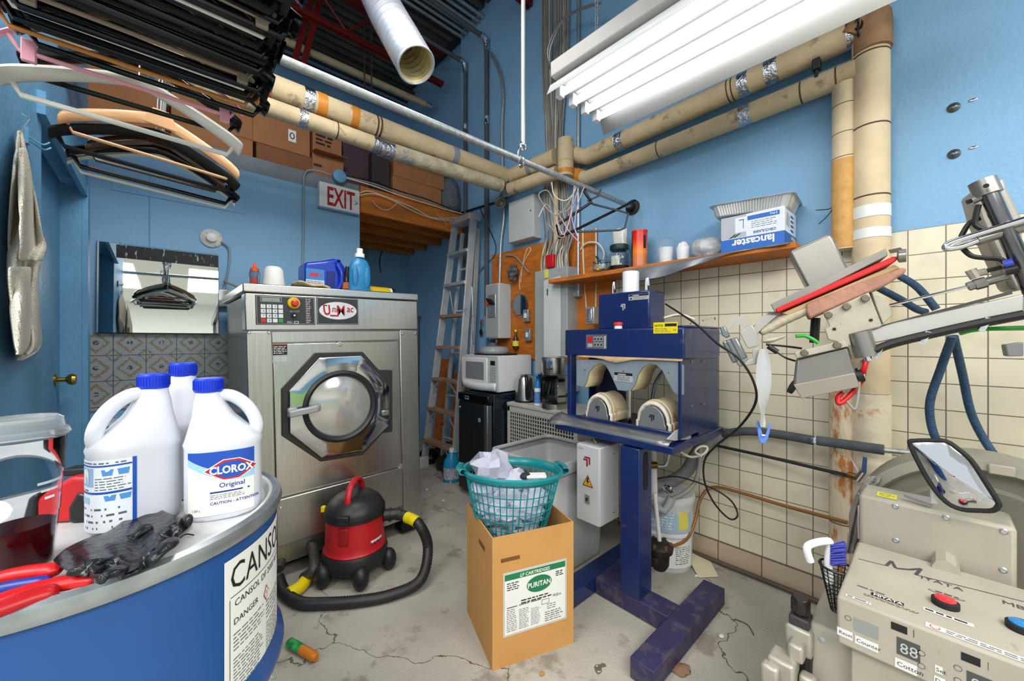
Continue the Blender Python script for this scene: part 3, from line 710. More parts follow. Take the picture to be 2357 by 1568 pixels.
# hanging round glass lid / mirror
p = onX(1197, 702, XB-.03)
t = thing('round_mirror', 'round mirror in a clear rim hung on the plywood by a white wire', 'mirror', p, rot=(0, R(-90), 0))
MB(clear).lathe([(.092, 0), (.100, .006), (.108, .014), (.104, .018), (.09, .010)], n=36, capb=False, capt=False).build('rim', None, t)
MB(M('dull_mirror', '9fa9b4', .12, 1, .1)).lathe([(0, .004), (.092, .004), (.092, .001), (0, .001)], n=36).build('glass_disc', None, t)
q = [onX(1197, 667, XB-.03), onX(1196, 640, XB-.03), onX(1208, 600, XB-.03), onX(1222, 575, XB-.02), onX(1214, 572, XB-.02), onX(1205, 600, XB-.02), onX(1198, 650, XB-.02)]
MB(cable_white).tube([Matrix.Translation(-p) @ v for v in spl(q, 4)], .003, 6).build('hanging_wire', None, None)
o = bpy.data.objects['hanging_wire']; o.location = p; tag(o, 'white wire loop from which the round mirror hangs', 'wire')
# outlets
for px, py, lb in ((1216, 727, 'steel switch plate right of the round mirror, upper of two on the plywood'), (1220, 771, 'steel outlet plate lower on the plywood left of the breaker panel')):
    p = onX(px, py, XB-.02); t = thing('outlet_plate', lb, 'outlet', p)
    MB(galv).bx(-.035, 0, -.032, .032, -.052, .052).build('outlet_box', None, t, bev=.004)
    mb = MB(white); mb.bx(-.042, -.035, -.012, .012, -.02, .02); mb.build('toggle', None, t)
p = onX(1363, 727, XB-.14); t = thing('outlet_plate', 'upright steel receptacle box on the pipe behind the blue press', 'outlet', p)
MB(galv).bx(-.03, .03, -.035, .035, -.06, .06).build('outlet_box', None, t, bev=.005)
MB(chrome).bx(-.036, -.03, -.02, .02, -.045, .045).build('cover', None, t, bev=.003)
# breaker panel
t, w2, h, d = wallunit('breaker_panel', 'tall grey breaker panel with its narrow cover ajar under the cable bundle', 'breaker panel', 1306, 1231, 612, 905, 2.215, grey_paint)
MB(grey_paint).bx(-d, 0, -w2, w2, 0, h).build('panel_box', None, t, bev=.004)
MB(M('dark_slot', '202428', .6)).bx(-d-.002, -d, .005, .06, h*.06, h*.90).build('breaker_slot', None, t)
mb = MB(ink)
for i in range(24): mb.bx(-d-.012, -d-.002, .018, .05, h*(.10+.032*i), h*(.10+.032*i)+.016)
mb.build('breaker', None, t)
mb = MB(lgrey_paint); mb.hull([(-d-.004, -w2+.06, h*.16), (-d-.05, .02, h*.16), (-d-.05, .02, h*.90), (-d-.004, -w2+.06, h*.93)], (0, .004, 0)); mb.build('panel_door', None, t, bev=.001)
mb = MB(chrome); mb.tube([(-d-.035, -.01, h*.78), (-d-.05, -.013, h*.78), (-d-.05, -.013, h*.83), (-d-.035, -.01, h*.83)], .004, 6); mb.build('latch', None, t)
MB(M('yellow_note', 'd8cf50', .7)).bx(-d-.004, -d, .02, .06, h*.93, h*1.0).build('yellow_label', None, t)
panel_top = V((XB-d*.5, 0, 0)); pz = onX(1306, 612, 2.215).z; pyn = onX(1306, 612, 2.215).y; pyf = onX(1231, 612, 2.215).y
# red box above panel
p = onX(1270, 602, 2.27); t = tag(MB(red_pl).bx(-.03, .03, -.04, .04, -.05, .05).build('red_junction_box', None, None, bev=.006, loc=p), 'small red box on top of the breaker panel among the cables', 'junction box')
# conduit right of the bundle
q0 = onX(1331, 120, XB-.03); q1 = onX(1331, 640, XB-.03)
poly_pipe('conduit', 'pale straight conduit from the ceiling to the box right of the breaker panel', 'conduit', [V((XB-.03, q0.y, ZC)), V((XB-.03, q0.y, q1.z))], .012, galv, 0)
p = onX(1331, 645, XB-.04); tag(MB(galv).bx(-.04, .04, -.035, .035, -.13, .04).build('junction_box', None, None, bev=.008, loc=p), 'narrow rusty steel junction box right of the breaker panel at the shelf end', 'junction box')
q0 = onX(1283, 440, XB-.035)
poly_pipe('conduit', 'wide cream pipe stub rising behind the cables from the panel', 'conduit', [V((XB-.05, q0.y, pz+.08)), V((XB-.05, q0.y, 2.7))], .022, pipe_m, 0)
# cable bundle
rn = random.Random(11)
for i in range(30):
    f0 = i/29; Yt = 2.20-.30*f0+rn.uniform(-.01, .01); Xt = XB-.012-.012*(i % 3); Yb = pyf-.02-(pyf-pyn-.05)*(f0*.96+rn.uniform(-.01, .01))
    zb_ = pz-.005; k1 = rn.uniform(.25, .38); off = rn.uniform(-.02, .02)
    P = [(Xt, Yt, ZC-.01), (Xt, Yt+rn.uniform(-.01, .01), 3.6), (Xt, Yt*.6+2.05*.4+rn.uniform(-.02, .02), 2.8), (Xt, Yt+off*.6, zb_+.62), (Xt-.005, Yb+off+.03*math.sin(i), zb_+k1), (XB-.09, Yb+off*.5, zb_+.12), (XB-.09, Yb, zb_)]
    o = MB().tube(spl(P, 5), .0055, 6).build('electric_cable', cable_white if i % 3 == 0 else cable_grey)
    tag(o, 'grey or white cable in the thick bundle dropping into the breaker panel', 'cable', 'bundled cables into the breaker panel')
for k in range(2):
    P = [onX(1380+k*6, 5, 2.15), onX(1300+k*4, 40, 2.2), onX(1262+k*5, 110, 2.24), onX(1270, 165, 2.25), onX(1290, 185, 2.0)]
    poly_pipe('flexible_conduit', ['outer', 'inner'][k]+' armoured flexible conduit looping from the cables to the light fixture', 'conduit', P, .008, galv, 6)
# crossing cables from riser to bundle at mid height
poly_pipe('electric_cable', 'twisted black and white cable crossing behind the risers to the wall cabinet', 'cable', [onX(1062, 490, XD), onX(1100, 478, XB-.015), onX(1150, 462, XB-.015), onX(1210, 425, XB-.015), onX(1260, 400, XB-.015)], .009, cable_black)
poly_pipe('electric_cable', 'thin black cable running down beside the risers to the disconnect switch', 'cable', [onX(1105, 480, XB-.01), onX(1122, 520, XB-.02), onX(1140, 560, XB-.02), onX(1138, 590, XB-.02), onX(1120, 610, XB-.02), onX(1122, 655, XB-.03)], .004, cable_black)
poly_pipe('electric_cable', 'thin pale cable curving over the plywood board above the round mirror', 'cable', [onX(1165, 588, XB-.025), onX(1185, 590, XB-.03), onX(1205, 612, XB-.03), onX(1217, 628, XB-.03)], .008, cable_grey)
poly_pipe('electric_cable', 'beige cable arching out of the plywood over the glass bowl', 'cable', [onX(1336, 575, XB-.03), onX(1350, 560, XB-.04), onX(1375, 560, XB-.05), onX(1390, 580, XB-.05), onX(1388, 600, XB-.05)], .007, cable_white)
for k in (0, 1):
    poly_pipe('electric_cable', ['left', 'right'][k]+' white cable running down the right edge of the plywood board', 'cable', [onX(1342+k*30, 525, XB-.024), onX(1342+k*30, 580, XB-.024), onX(1345+k*28, 640, XB-.024), onX(1352+k*18, 740, XB-.03)], .006, cable_white)
poly_pipe('conduit', 'bent pale conduit branch left of the risers near the ladder', 'conduit', [onX(1092, 650, XB-.02), onX(1100, 628, XB-.02), onX(1115, 612, XB-.02)], .008, galv)
# bottle hanging by the switch
p = onX(1187, 785, XB-.045); s0 = .19
t = thing('hanging_bottle', 'small glass bottle with a yellow and white label hanging on the plywood', 'bottle', p)
MB(M('amber_glass', '5c4324', .1, 0, .1, trans=.5)).lathe([(.026, -.07), (.029, -.06), (.029, .0), (.022, .025), (.011, .05), (.010, .085)], n=18).build('bottle_body', None, t)
MB(M('yellow_white_label', 'e2d04a', .6, 0, .3, 60)).lathe([(.0296, -.045), (.0296, 0.)], n=18, capb=False, capt=False).build('bottle_label', None, t)
MB(yellow).lathe([(.012, .08), (.012, .1), (0, .1)], n=12).build('bottle_cap', None, t)
# crumpled dark rag/pouch on switch
p = onX(1180, 628, XB-.08); t = tag(MB(M('black_white_wrapper', '55565a', .4, 0, .9, 30)).ell((0, 0, 0), (.035, .06, .07), 10, 7, jit=.22, seed=5).build('crumpled_wrapper', None, None, loc=p), 'crumpled black and white wrapper lying on top of the disconnect switch', 'wrapper')
# wall rivets
for px, py, lb in ((2195, 248, 'upper'), (2196, 355, 'lower')):
    p = onX(px, py, XB); t = thing('wall_bolt', lb+' of two domed black bolts in the blue wall above the tiles', 'bolt', p, rot=(0, R(-90), 0))
    MB(M('bolt_dark', '5d6468', .3, .8)).lathe([(.019, 0), (.019, .003), (.015, .006), (.011, .009), (.007, .012), (0, .013)], n=20).build('bolt_head', None, t)
    MB(chrome).ell((.008, -.05, .001), (.006, .014, .003), 10, 6).build('plaster_chip', None, t)
# chains from the deck
for px, py0, py1, d, lb in ((839, 10, 215, 3.9, 'left'), (855, 60, 212, 3.9, 'right')):
    a = W(px, py0, d); b = W(px, py1, d); n_ = 34; mb = MB(M('rusty_chain', '6b5340', .6, .6, .3, 60))
    z0 = ZC-.05
    for i in range(n_):
        z = z0+(b.z-z0)*i/n_; hh_ = (z0-b.z)/n_*.72
        P = [V((b.x+(.009*math.cos(q) if i % 2 else 0), b.y+(0 if i % 2 else .009*math.cos(q)), z+hh_*math.sin(q))) for q in [j*PI/4 for j in range(8)]]
        mb.tube(P, .0035, 5, closed=True)
    tag(mb.build('hanging_chain'), lb+' of two rusty chains hanging from the deck beside the flexible duct', 'chain')
# thin insulated pipe under the deck, dark cables under deck
a = onY(700, 118, 4.05); b = onY(992, 240, 4.05)
t = lagged('insulated_pipe', 'thin cream pipe high under the metal deck with foil at its end', [V((-.6, 4.05, a.z)), V((b.x, 4.05, a.z*.5+b.z*.5))], .035, [(.975, 1., foil)])
for k in range(4):
    y = 4.2+k*.09
    poly_pipe('roof_cable', ['first', 'second', 'third', 'fourth'][k]+' dark pipe beyond the thin cream pipe, counted toward the rear wall', 'pipe', [(-1, y, 4.22-.01*k), (2.25, y, 4.22-.01*k)], .022-.003*k, M('dark_pipe', '2d2b29', .5), 0)
for k in range(6):
    y = 3.0+k*.07
    poly_pipe('roof_conduit', 'grey conduit in the flat row running under the metal deck', 'conduit', [(-1, y, 4.46), (2.36, y, 4.46)], .018, galv, 0).__setitem__('group', 'row of conduits under the deck')
# flexible duct
P = spl([W(958, 150, 2.0), W(925, 92, 2.06), W(885, 20, 2.16), W(850, -60, 2.3), W(830, -130, 2.5)], 24)
P2 = []
rr = []
for i, p in enumerate(P): rr.append(.093+(.0065, 0, -.004, .001)[i % 4])
t = thing('flexible_duct', 'silver corrugated flexible duct hanging open-ended from the ceiling', 'duct')
duct = M('duct_foil', 'b4b8c0', .38, .6, .15, 9, bump=.08, bs=30)
o = MB(duct).tube(P, rr, 36, cap=False).build('duct_hose', None, t, sol=.003, ang=25)
a_, b_ = P[0], P[1]; d_ = (a_-b_).normalized(); u = d_.orthogonal().normalized(); v = d_.cross(u)
MB(M('clear_rim', 'd0d4da', .2, .5)).tube([a_+(u*math.cos(q)+v*math.sin(q))*.096 for q in [i*2*PI/36 for i in range(36)]], .006, 8, closed=True).build('duct_rim', None, t)
P_in = [p for p in P[:72]]
MB(M('duct_liner', 'cfc08c', .45, .2, .35, 12)).tube(P_in, [x-.004 for x in rr[:72]], 36, cap=False).build('duct_lining', None, t, ang=25)
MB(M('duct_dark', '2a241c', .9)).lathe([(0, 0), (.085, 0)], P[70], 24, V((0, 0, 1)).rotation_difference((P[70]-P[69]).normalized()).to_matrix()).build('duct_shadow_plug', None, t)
# ================================================================ FLUORESCENT FIXTURE
FY1 = 1.23; FY0 = .0; FX0 = 1.345; FX1 = 1.79; FZ = 2.43
t = thing('fluorescent_fixture', 'white four-tube fluorescent fixture hanging on chains near the right wall', 'ceiling light', ((FX0+FX1)/2, (FY0+FY1)/2, FZ))
w2 = (FX1-FX0)/2; l2 = (FY1-FY0)/2
wl = M('fixture_white', 'eceeee', .35, 0, .02)
# reflector: four troughs between ridges, flared sides
prof = []
nT = 4; x = -w2
prof = [(-w2, -.005), (-w2+.025, .05)]
tw = (2*w2-.05)/nT
for i in range(nT):
    xa = -w2+.025+i*tw
    prof += [(xa+.01, .055), (xa+tw*.5, .065), (xa+tw-.01, .055)]
    if i < nT-1: prof += [(xa+tw, .028)]
prof += [(w2-.025, .05), (w2+.02, -.03)]
mb = MB(wl)
g_ = [[V((a, -l2, b)), V((a, l2, b))] for a, b in prof]
mb.grid(g_); mb.build('reflector', None, t, sol=.0015)
MB(M('fixture_grey', 'b3b0ac', .5, 0, .06)).bx(-w2*.99, w2*.9, -l2+.02, l2-.02, .068, .14).build('housing', None, t, bev=.006)
tubem = M('lit_tube', 'ffffff', .3, 0, 0, emis=TUBE)
for i in range(nT):
    xc = -w2+.025+(i+.5)*tw; zc = .022
    MB(tubem).cyl((xc, -l2+.035, zc), (xc, l2-.035, zc), .0165, n=16).build('fluorescent_tube', None, t)
    for s_ in (-1, 1): MB(white).box((xc, s_*(l2-.018), zc+.01), (.034, .03, .06)).build('tube_holder', None, t, bev=.003)
for py_ in (-l2*.75, l2*.8):
    mb = MB(galv)
    top = ZC-FZ-.05; n_ = 46
    for i in range(n_):
        z = .14+(top-.14)*i/n_; hh_ = (top-.14)/n_*.7
        P = [V(((.008*math.cos(q) if i % 2 else 0), py_+(0 if i % 2 else .008*math.cos(q)), z+hh_*math.sin(q))) for q in [j*PI/3 for j in range(6)]]
        mb.tube(P, .0028, 4, closed=True)
    mb.build('hanging_chain', None, t)
# grey duct/pipe above the fixture
poly_pipe('roof_pipe', 'wide grey-brown pipe crossing above the fluorescent fixture', 'pipe', [W(1380, -20, 2.9), W(1455, 45, 2.75)], .045, M('roof_pipe_grey', '6f6a66', .6), 0)
# chain at the top right over the elbow
a = onX(1976, 5, 2.22); b = onX(1981, 80, 2.22); mb = MB(M('black_chain', '23201e', .5, .5))
for i in range(14):
    z = a.z+.2+(b.z-a.z-.2)*i/14
    mb.tube([V((a.x+(.012*math.cos(q) if i % 2 else 0), a.y+(0 if i % 2 else .012*math.cos(q)), z+.026*math.sin(q))) for q in [j*PI/4 for j in range(8)]], .005, 5, closed=True)
tag(mb.build('hanging_chain'), 'black chain holding the pipe elbow at the top right corner of the wall', 'chain')
# black clamp under the upper wall pipe
p = onX(1880, 150, 2.25); tag(MB(black).box((0, 0, 0), (.04, .03, .05)).box((0, 0, -.04), (.02, .015, .05)).build('pipe_clamp', None, None, loc=p, bev=.003), 'small black clamp hanging under the upper wall pipe', 'clamp')
# ================================================================ WASHER
WX, WY, WH, WW = .308, 2.29, 1.55, .932
WT = .0225
T = thing('washing_machine', 'large stainless steel front-loading washer with an octagonal door and keypad', 'washing machine', (WX-WT*1.55*0, WY, 0), rot=(0, -WT, 0))
T.location = (WX+WT*WH, WY, 0)   # leans slightly: local x at height z stands at x - z*WT
def wf(px, py, off=0):
    p = onY(px, py, WY-off); return (p.x-T.location.x+p.z*WT, p.z)
dark = M('dark_gap', '101113', .6)
zb0 = .08
MB(ssh).bx(.012, WW-.012, .03, .84, zb0, WH-.05).build('body', None, T, bev=.004)
MB(ss).bx(-.012, WW+.008, -.012, .86, WH-.045, WH).build('top_cover', None, T, bev=.006)
zc1 = wf(960, 766)[1]; zc0 = WH-.048
MB(ss).bx(-.004, WW+.002, -.006, .10, zc1, zc0).build('control_fascia', None, T, bev=.005)
xl = wf(626, 790)[0]; xr = wf(920, 790)[0]
ztb = wf(930, 1088)[1]
MB(ssh).bx(0, xl, -.004, .10, .0+zb0-.0, zc1-.004).build('side_pillar', None, T, bev=.004)
MB(ssh).bx(xr, WW, -.004, .10, zb0, zc1-.004).build('side_pillar', None, T, bev=.004)
zm = wf(760, 790)[1]
MB(ss).bx(xl, xr, .006, .10, zm, zc1-.006).build('upper_strip', None, T, bev=.003)
zk = wf(800, 1112)[1]
MB(ss).bx(xl+.004, xr-.012, .010, .05, zk+.004, zm-.006).build('door_panel', None, T, bev=.004)
MB(ssh).bx(xl, xr, -.002, .10, .19, zk-.004).build('kick_panel', None, T, bev=.004)
MB(dark).bx(xl+.0, xr-.0, .05, .2, .07, zm).build('gap', None, T)
mb = MB(dark)
for x in (.06, WW-.06):
    for y in (.08, .78): MB(dark).bx(x-.06, x+.06, y-.05, y+.05, 0, zb0).build('foot', None, T)
mb = MB(chrome)
for x, z in (wf(573, 766), wf(619, 767), wf(926, 776), wf(955, 776), wf(646, 1170)): MB(chrome).lathe([(.008, 0), (.006, .004), (0, .005)], (x, -.005, z), 10, Matrix.Rotation(R(90), 3, 'X')).build('panel_screw', None, T)
x, z = wf(782, 796); mb = MB(chrome); mb.lathe([(.014, 0), (.014, .006), (.006, .007), (.006, .002), (0, .002)], (x, .010, z), 18, Matrix.Rotation(R(90), 3, 'X')); mb.build('door_lock', None, T)
FRm = Matrix.Rotation(R(90), 3, 'X')
# octagonal surround
octp = [(648, 897), (725, 815), (835, 815), (872, 857), (903, 858), (903, 1000), (880, 1003), (835, 1052), (738, 1066), (649, 1005)]
op = [wf(*q) for q in octp]
cx = sum(p[0] for p in op)/len(op); cz = sum(p[1] for p in op)/len(op)
cxp, czp = wf(784, 938)
big = [(cxp+(x-cxp), czp+(z-czp)) for x, z in op]
MB(M('door_gasket_shadow', '2c2b2a', .5)).prism(big, ((0, .012, 0), (1, 0, 0), (0, 0, 1)), -.002, .016).build('door_recess', None, T, bev=.004)
octd = [(661, 900), (733, 824), (831, 822), (896, 895), (896, 985), (835, 1043), (738, 1058), (662, 998)]
dp = [wf(*q) for q in octd]
DR = .200
polss = M('polished_steel', 'b9bcbf', .09, 1, .05)
# door: octagon plate with a round hole, as a ring of quads
mb = MB(polss); n = 48; out = []
def octr(a):
    d = V((math.cos(a), math.sin(a)))
    best = 1e9
    for i in range(len(dp)):
        p, q = V(dp[i])-V((cxp, czp)), V(dp[(i+1) % len(dp)])-V((cxp, czp)); e = q-p
        den = d.x*e.y-d.y*e.x
        if abs(den) < 1e-9: continue
        tt = (p.x*e.y-p.y*e.x)/den; uu = (p.x*d.y-p.y*d.x)/den
        if tt > 0 and -.001 <= uu <= 1.001: best = min(best, tt)
    return best
angs = sorted([2*PI*i/n for i in range(n)]+[math.atan2(p[1]-czp, p[0]-cxp) % (2*PI) for p in dp])
g_ = []
for a in angs:
    ro = octr(a); c, s_ = math.cos(a), math.sin(a)
    g_.append([V((cxp+c*r, y, czp+s_*r)) for r, y in ((ro, .0), (ro-.006, -.016), (ro-.012, -.018), (DR+.004, -.020), (DR-.004, -.006))])
mb.grid(g_, closeu=True); door_o = mb.build('door', None, T, ang=30)
ring = MB(M('dark_rubber_ring', '23272c', .35)).lathe([(DR+.004, .0), (DR+.002, .020), (DR-.012, .026), (DR-.024, .020), (DR-.030, .004)], (cxp, -.004, czp), 64, FRm, capb=False, capt=False).build('window_ring', None, door_o)
MB(M('door_bowl_glass', 'bdbbb5', .12, .45, .10, 5)).lathe([(DR-.028, .0), (DR-.045, .004), (DR-.07, .012), (DR-.11, .022), (.03, .028), (0, .029)][::-1], (cxp, -.004, czp), 64, FRm, capb=False, capt=False).build('window_glass', None, door_o)
x0, z0 = wf(665, 952, .06); x1, z1 = wf(741, 950, .06)
mb = MB(M('grey_handle', '9da0a3', .35, .2)); mb.bx(x0, x0+.045, -.045, -.015, z0-.028, z0+.018); mb.hull([(x0, -.075, z0-.026), (x0, -.045, z0-.026), (x1-.02, -.05, z0-.018), (x1, -.055, z0-.010), (x1-.02, -.075, z0-.014)], (0, 0, .034)); mb.build('door_handle', None, door_o, bev=.006)
x, z = wf(884, 955); mb = MB(ssh); mb.bx(x-.022, x+.022, -.026, -.018, z-.016, z+.016)
mb.build('hinge_plate', None, door_o, bev=.006)
# fascia artwork
a0 = wf(587, 679, .006); a1 = wf(724, 679, .006); zt_ = wf(590, 679, .006)[1]; zb_ = wf(590, 748, .006)[1]
pan = M('panel_dark', '34363b', .35, 0, .05)
pw = a1[0]-a0[0]; ph = zt_-zb_
c = MB(pan).bx(a0[0], a1[0], -.010, -.004, zb_, zt_).build('control_panel', None, T, bev=.003)
ar = Art(flat((a0[0], -.0102, zb_), (1, 0, 0), (0, 0, 1)))
silver = M('silver_line', 'b8bcbf', .4, .3)
ar.frame(.004, .004, pw-.004, ph-.004, .0015, silver)
ar.frame(pw*.08, ph*.78, pw*.42, ph*.95, .0015, silver)
keyw = M('key_white', 'dfe2e2', .4, 0, 0); kr = M('key_red', 'd12c34', .4); kg = M('key_green', '2f9a4c', .4)
ar.rect(pw*.1, ph*.80, pw*.39, ph*.92, M('lcd_green', '8a9a86', .3))
digits = '1230456078900'
for r_ in range(4):
    for c_ in range(4):
        m_ = keyw
        if r_ == 3 and c_ == 0: m_ = kr
        if r_ == 3 and c_ == 3: m_ = kg
        xx = pw*(.08+.094*c_); zz = ph*(.56-.16*r_)
        ar.rect(xx, zz, xx+pw*.075, zz+ph*.13, m_)
        if c_ < 3 and r_ < 3: ar.text(str(r_*3+c_+1), xx+pw*.028, zz+ph*.035, ph*.10, ink, h=.0012)
ar.text('0', pw*(.08+.094)+pw*.028, ph*(.08)+ph*.035, ph*.10, ink, h=.0012)
ar.lines(pw*.83, ph*.06, pw*.92, ph*.95, 14, M('tiny_print', 'b9a9a9', .6), .5, seed=4)
ar.lines(pw*.55, ph*.44, pw*.75, ph*.52, 2, silver, .3, seed=5)
ar.rect(pw*.62, ph*.04, pw*.70, ph*.13, silver); ar.rect(pw*.635, ph*.06, pw*.685, ph*.11, pan, h=.0006); ar.lines(pw*.5, ph*.05, pw*.6, ph*.13, 2, silver, .5, seed=6)
ar.build('key_print', c)
xk = a0[0]+pw*.62
mb = MB(M('estop_yellow', 'e3c416', .4)); mb.lathe([(.030, 0), (.030, .008), (.026, .012), (0, .012)], (xk, -.010, zb_+ph*.76), 28, FRm); mb.build('stop_base', None, c)
mb = MB(M('estop_red', 'e0202c', .3, coat=.4)); mb.lathe([(.011, .01), (.011, .022), (.018, .026), (.018, .034), (.014, .040), (0, .042)], (xk, -.010, zb_+ph*.75), 24, FRm); mb.build('stop_button', None, c)
mb = MB(ink); mb.lathe([(.013, 0), (.012, .010), (0, .010)], (xk, -.010, zb_+ph*.33), 20, FRm); mb.use(chrome); mb.lathe([(.006, .010), (.005, .014), (0, .014)], (xk, -.010, zb_+ph*.33), 14, FRm); mb.build('key_switch', None, c)
a2 = wf(728, 688, .006)[0]; a3 = wf(824, 688, .006)[0]; zt2 = wf(730, 687, .006)[1]; zb2 = wf(730, 750, .006)[1]; lw = a3-a2; lh = zt2-zb2
c2 = MB(pan).bx(a2, a3, -.010, -.004, zb2, zt2).build('badge_plate', None, T, bev=.002)
ar = Art(flat((a2, -.0102, zb2), (1, 0, 0), (0, 0, 1)))
ar.frame(.003, .003, lw-.003, lh-.003, .0015, silver)
ar.oval(lw*.5, lh*.52, lw*.45, lh*.33, M('badge_white', 'dcdce0', .3))
br_ = M('badge_red', 'a8202a', .4, 0, 0)
ar.text('U', lw*.15, lh*.36, lh*.52, br_, h=.0012, shear=-.12, bold=.03, sx=.72); ar.text('ni', lw*.34, lh*.46, lh*.36, br_, h=.0012, shear=.15, bold=.015, sx=.8)
ar.text('M', lw*.455, lh*.34, lh*.56, br_, h=.0012, shear=.0, bold=.004, sx=.74); ar.text('ac', lw*.70, lh*.48, lh*.36, br_, h=.0012, shear=.15, bold=.02, sx=.8)
ar.rect(lw*.15, lh*.68, lw*.24, lh*.73, br_, h=.001); ar.rect(lw*.30, lh*.30, lw*.5, lh*.36, br_, h=.001)
ar.build('badge_lettering', c2)
s0 = wf(627, 793); s1 = wf(664, 837); ar = Art(flat((s0[0], .0095, s1[1]), (1, 0, 0), (0, 0, 1))); sw_ = s1[0]-s0[0]; sh_ = s0[1]-s1[1]
ar.rect(0, 0, sw_, sh_, M('sticker_grey', 'b8bcb8', .5)); ar.rect(.002, sh_*.42, sw_-.002, sh_*.93, ink, h=.0006); ar.rect(0, sh_*.93, sw_, sh_, M('sticker_red', 'a85a3c', .5), h=.0006)
ar.lines(.006, sh_*.48, sw_-.006, sh_*.9, 5, paper, .4, h=.0009); ar.frame(.003, .003, sw_-.003, sh_*.38, .001, grey_ink); ar.rect(sw_*.5, .003, sw_*.5+.001, sh_*.38, grey_ink, h=.0006); ar.build('warning_sticker', T)
# control pull on right side
tag(MB(cast).tube([V((onY(962, 800, 2.6).x, 2.6, 0)), onY(965, 735, 2.6)], .006, 8).lathe([(.006, 0), (.014, 0), (.014, .01), (.006, .01)], onY(965, 732, 2.6), 16, Matrix.Rotation(R(90), 3, 'X')).build('hanging_rod', None, None), 'thin metal rod with a ring end behind the right side of the washer', 'rod')

# ---- on top of the washer
TZ = WH+.002
def base(px, py): return onZ(px, py, TZ)
p = onY(586, 655, 2.62); p.z = TZ
t = thing('sauce_bottle', 'small clear squeeze bottle with an orange pointed cap on the washer', 'bottle', p)
MB(M('smoky_plastic', '8f9cb0', .2, 0, .2, 60, trans=.6, ior=1.2)).lathe([(.022, 0), (.026, .01), (.025, .05), (.028, .09), (.024, .11)], n=20).build('bottle_body', None, t)
MB(M('orange_plastic', 'e05a1e', .4)).lathe([(.022, .108), (.022, .124), (.014, .13), (.007, .14), (.006, .155), (.002, .16), (0, .16)], n=20).build('bottle_cap', None, t)
MB(M('red_print', 'b5402c', .5)).lathe([(.0263, .03), (.0263, .07)], a0=-2.4, a1=-1.2, n=8).build('printed_patch', None, t)
p = onY(630, 655, 2.48); p.z = TZ+.012
t = thing('mug', 'white mug turned upside down on a dark tray on the washer', 'cup', p)
MB(M('white_ceramic', 'eeece6', .12, 0, 0, coat=.5)).lathe([(.060, 0), (.058, .01), (.052, .05), (.047, .09), (.038, .108), (.03, .112), (.03, .108), (0, .108)], n=32, capb=False).build('mug_body', None, t)
MB(M('white_ceramic', 'eeece6')).tube(spl([(.03, .045, .075), (.05, .078, .065), (.048, .078, .03), (.034, .05, .022)], 5), .007, 8).build('mug_handle', None, t)
p = onY(640, 660, 2.45); tag(MB(M('dark_tray', '1c1f20', .4)).bx(-.12, .16, -.09, .1, 0, .010).build('tray', None, None, bev=.004, loc=(p.x, p.y, TZ)), 'thin black tray lying under the upturned white mug', 'tray')
p = onY(582, 650, 2.55)
# yellow cloth
cl = MB(M('yellow_cloth', 'd2bd8a', .9, 0, .06, 30, bump=.4, bs=200)); c0 = onY(672, 660, 2.40); c1 = onY(752, 672, 2.36)
g_ = []
for i in range(12):
    g_.append([V((c0.x+(c1.x-c0.x)*i/11+.01*math.sin(j), 2.29+.16*j/8, TZ+.012+.016*(1-i/11)+.006*math.sin(i*.9+j*.7))) for j in range(9)])
tag(cl.grid(g_).build('cleaning_cloth', None, None, sol=.012, sub=1), 'folded pale yellow cloth lying on the front edge of the washer top', 'cloth')
# blue jug lying on its side
bj = M('blue_jug', '1738b0', .28, 0, .08, coat=.3)
p = onY(745, 665, 2.50); xw0 = onY(697, 640, 2.52).x; xw1 = onY(798, 640, 2.46).x; hz = onY(745, 592, 2.48).z-TZ
t = thing('detergent_jug', 'big dark blue detergent jug lying sideways on the washer with a picture label', 'jug', (0, 0, 0))
poly = [(xw0, TZ), (xw1-.02, TZ), (xw1, TZ+.03), (xw1+.0, TZ+hz*.75), (xw1-.03, TZ+hz*.97), (xw1-.07, TZ+hz), (xw0+.10, TZ+hz*.90), (xw0+.01, TZ+hz*.80), (xw0, TZ+hz*.74)]
MB(bj).prism(poly, ((0, 2.47, 0), (1, 0, 0), (0, 0, 1)), -.17, 0).build('jug_body', None, t, bev=.018, bseg=4)
mb = MB(bj); mb.tube(spl([(xw1-.055, 2.462, TZ+hz*.82), (xw1-.035, 2.45, TZ+hz*.6), (xw1-.035, 2.45, TZ+hz*.3), (xw1-.055, 2.462, TZ+hz*.12)], 5), .014, 10); mb.build('jug_handle', None, t)
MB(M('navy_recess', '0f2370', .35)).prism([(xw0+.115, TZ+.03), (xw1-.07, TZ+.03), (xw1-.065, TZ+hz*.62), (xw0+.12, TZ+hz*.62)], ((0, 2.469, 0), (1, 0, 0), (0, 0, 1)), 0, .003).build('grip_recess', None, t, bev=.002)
mb = MB(bj); cp = onY(780, 600, 2.45); mb.lathe([(.017, 0), (.017, .02), (.011, .02), (.011, .0)], (xw1-.05, 2.475, TZ+hz*.9), 20, FRm); mb.build('jug_spout', None, t)
ar = Art(flat((xw0+.004, 2.469, TZ+.012), (1, 0, 0), (0, 0, 1)))
ar.rect(0, 0, .10, .125, M('label_sky', '3f7fc4', .4)); ar.rect(.0, .0, .10, .06, M('label_snow', 'c9d3df', .5), h=.0006); ar.lines(.005, .01, .095, .055, 5, grey_ink, .4, h=.0008, seed=3)
ar.lines(.02, .075, .085, .10, 1, M('label_red', 'c8303a', .5), .8, h=.0008, seed=5, ragged=False); ar.build('jug_label', t)
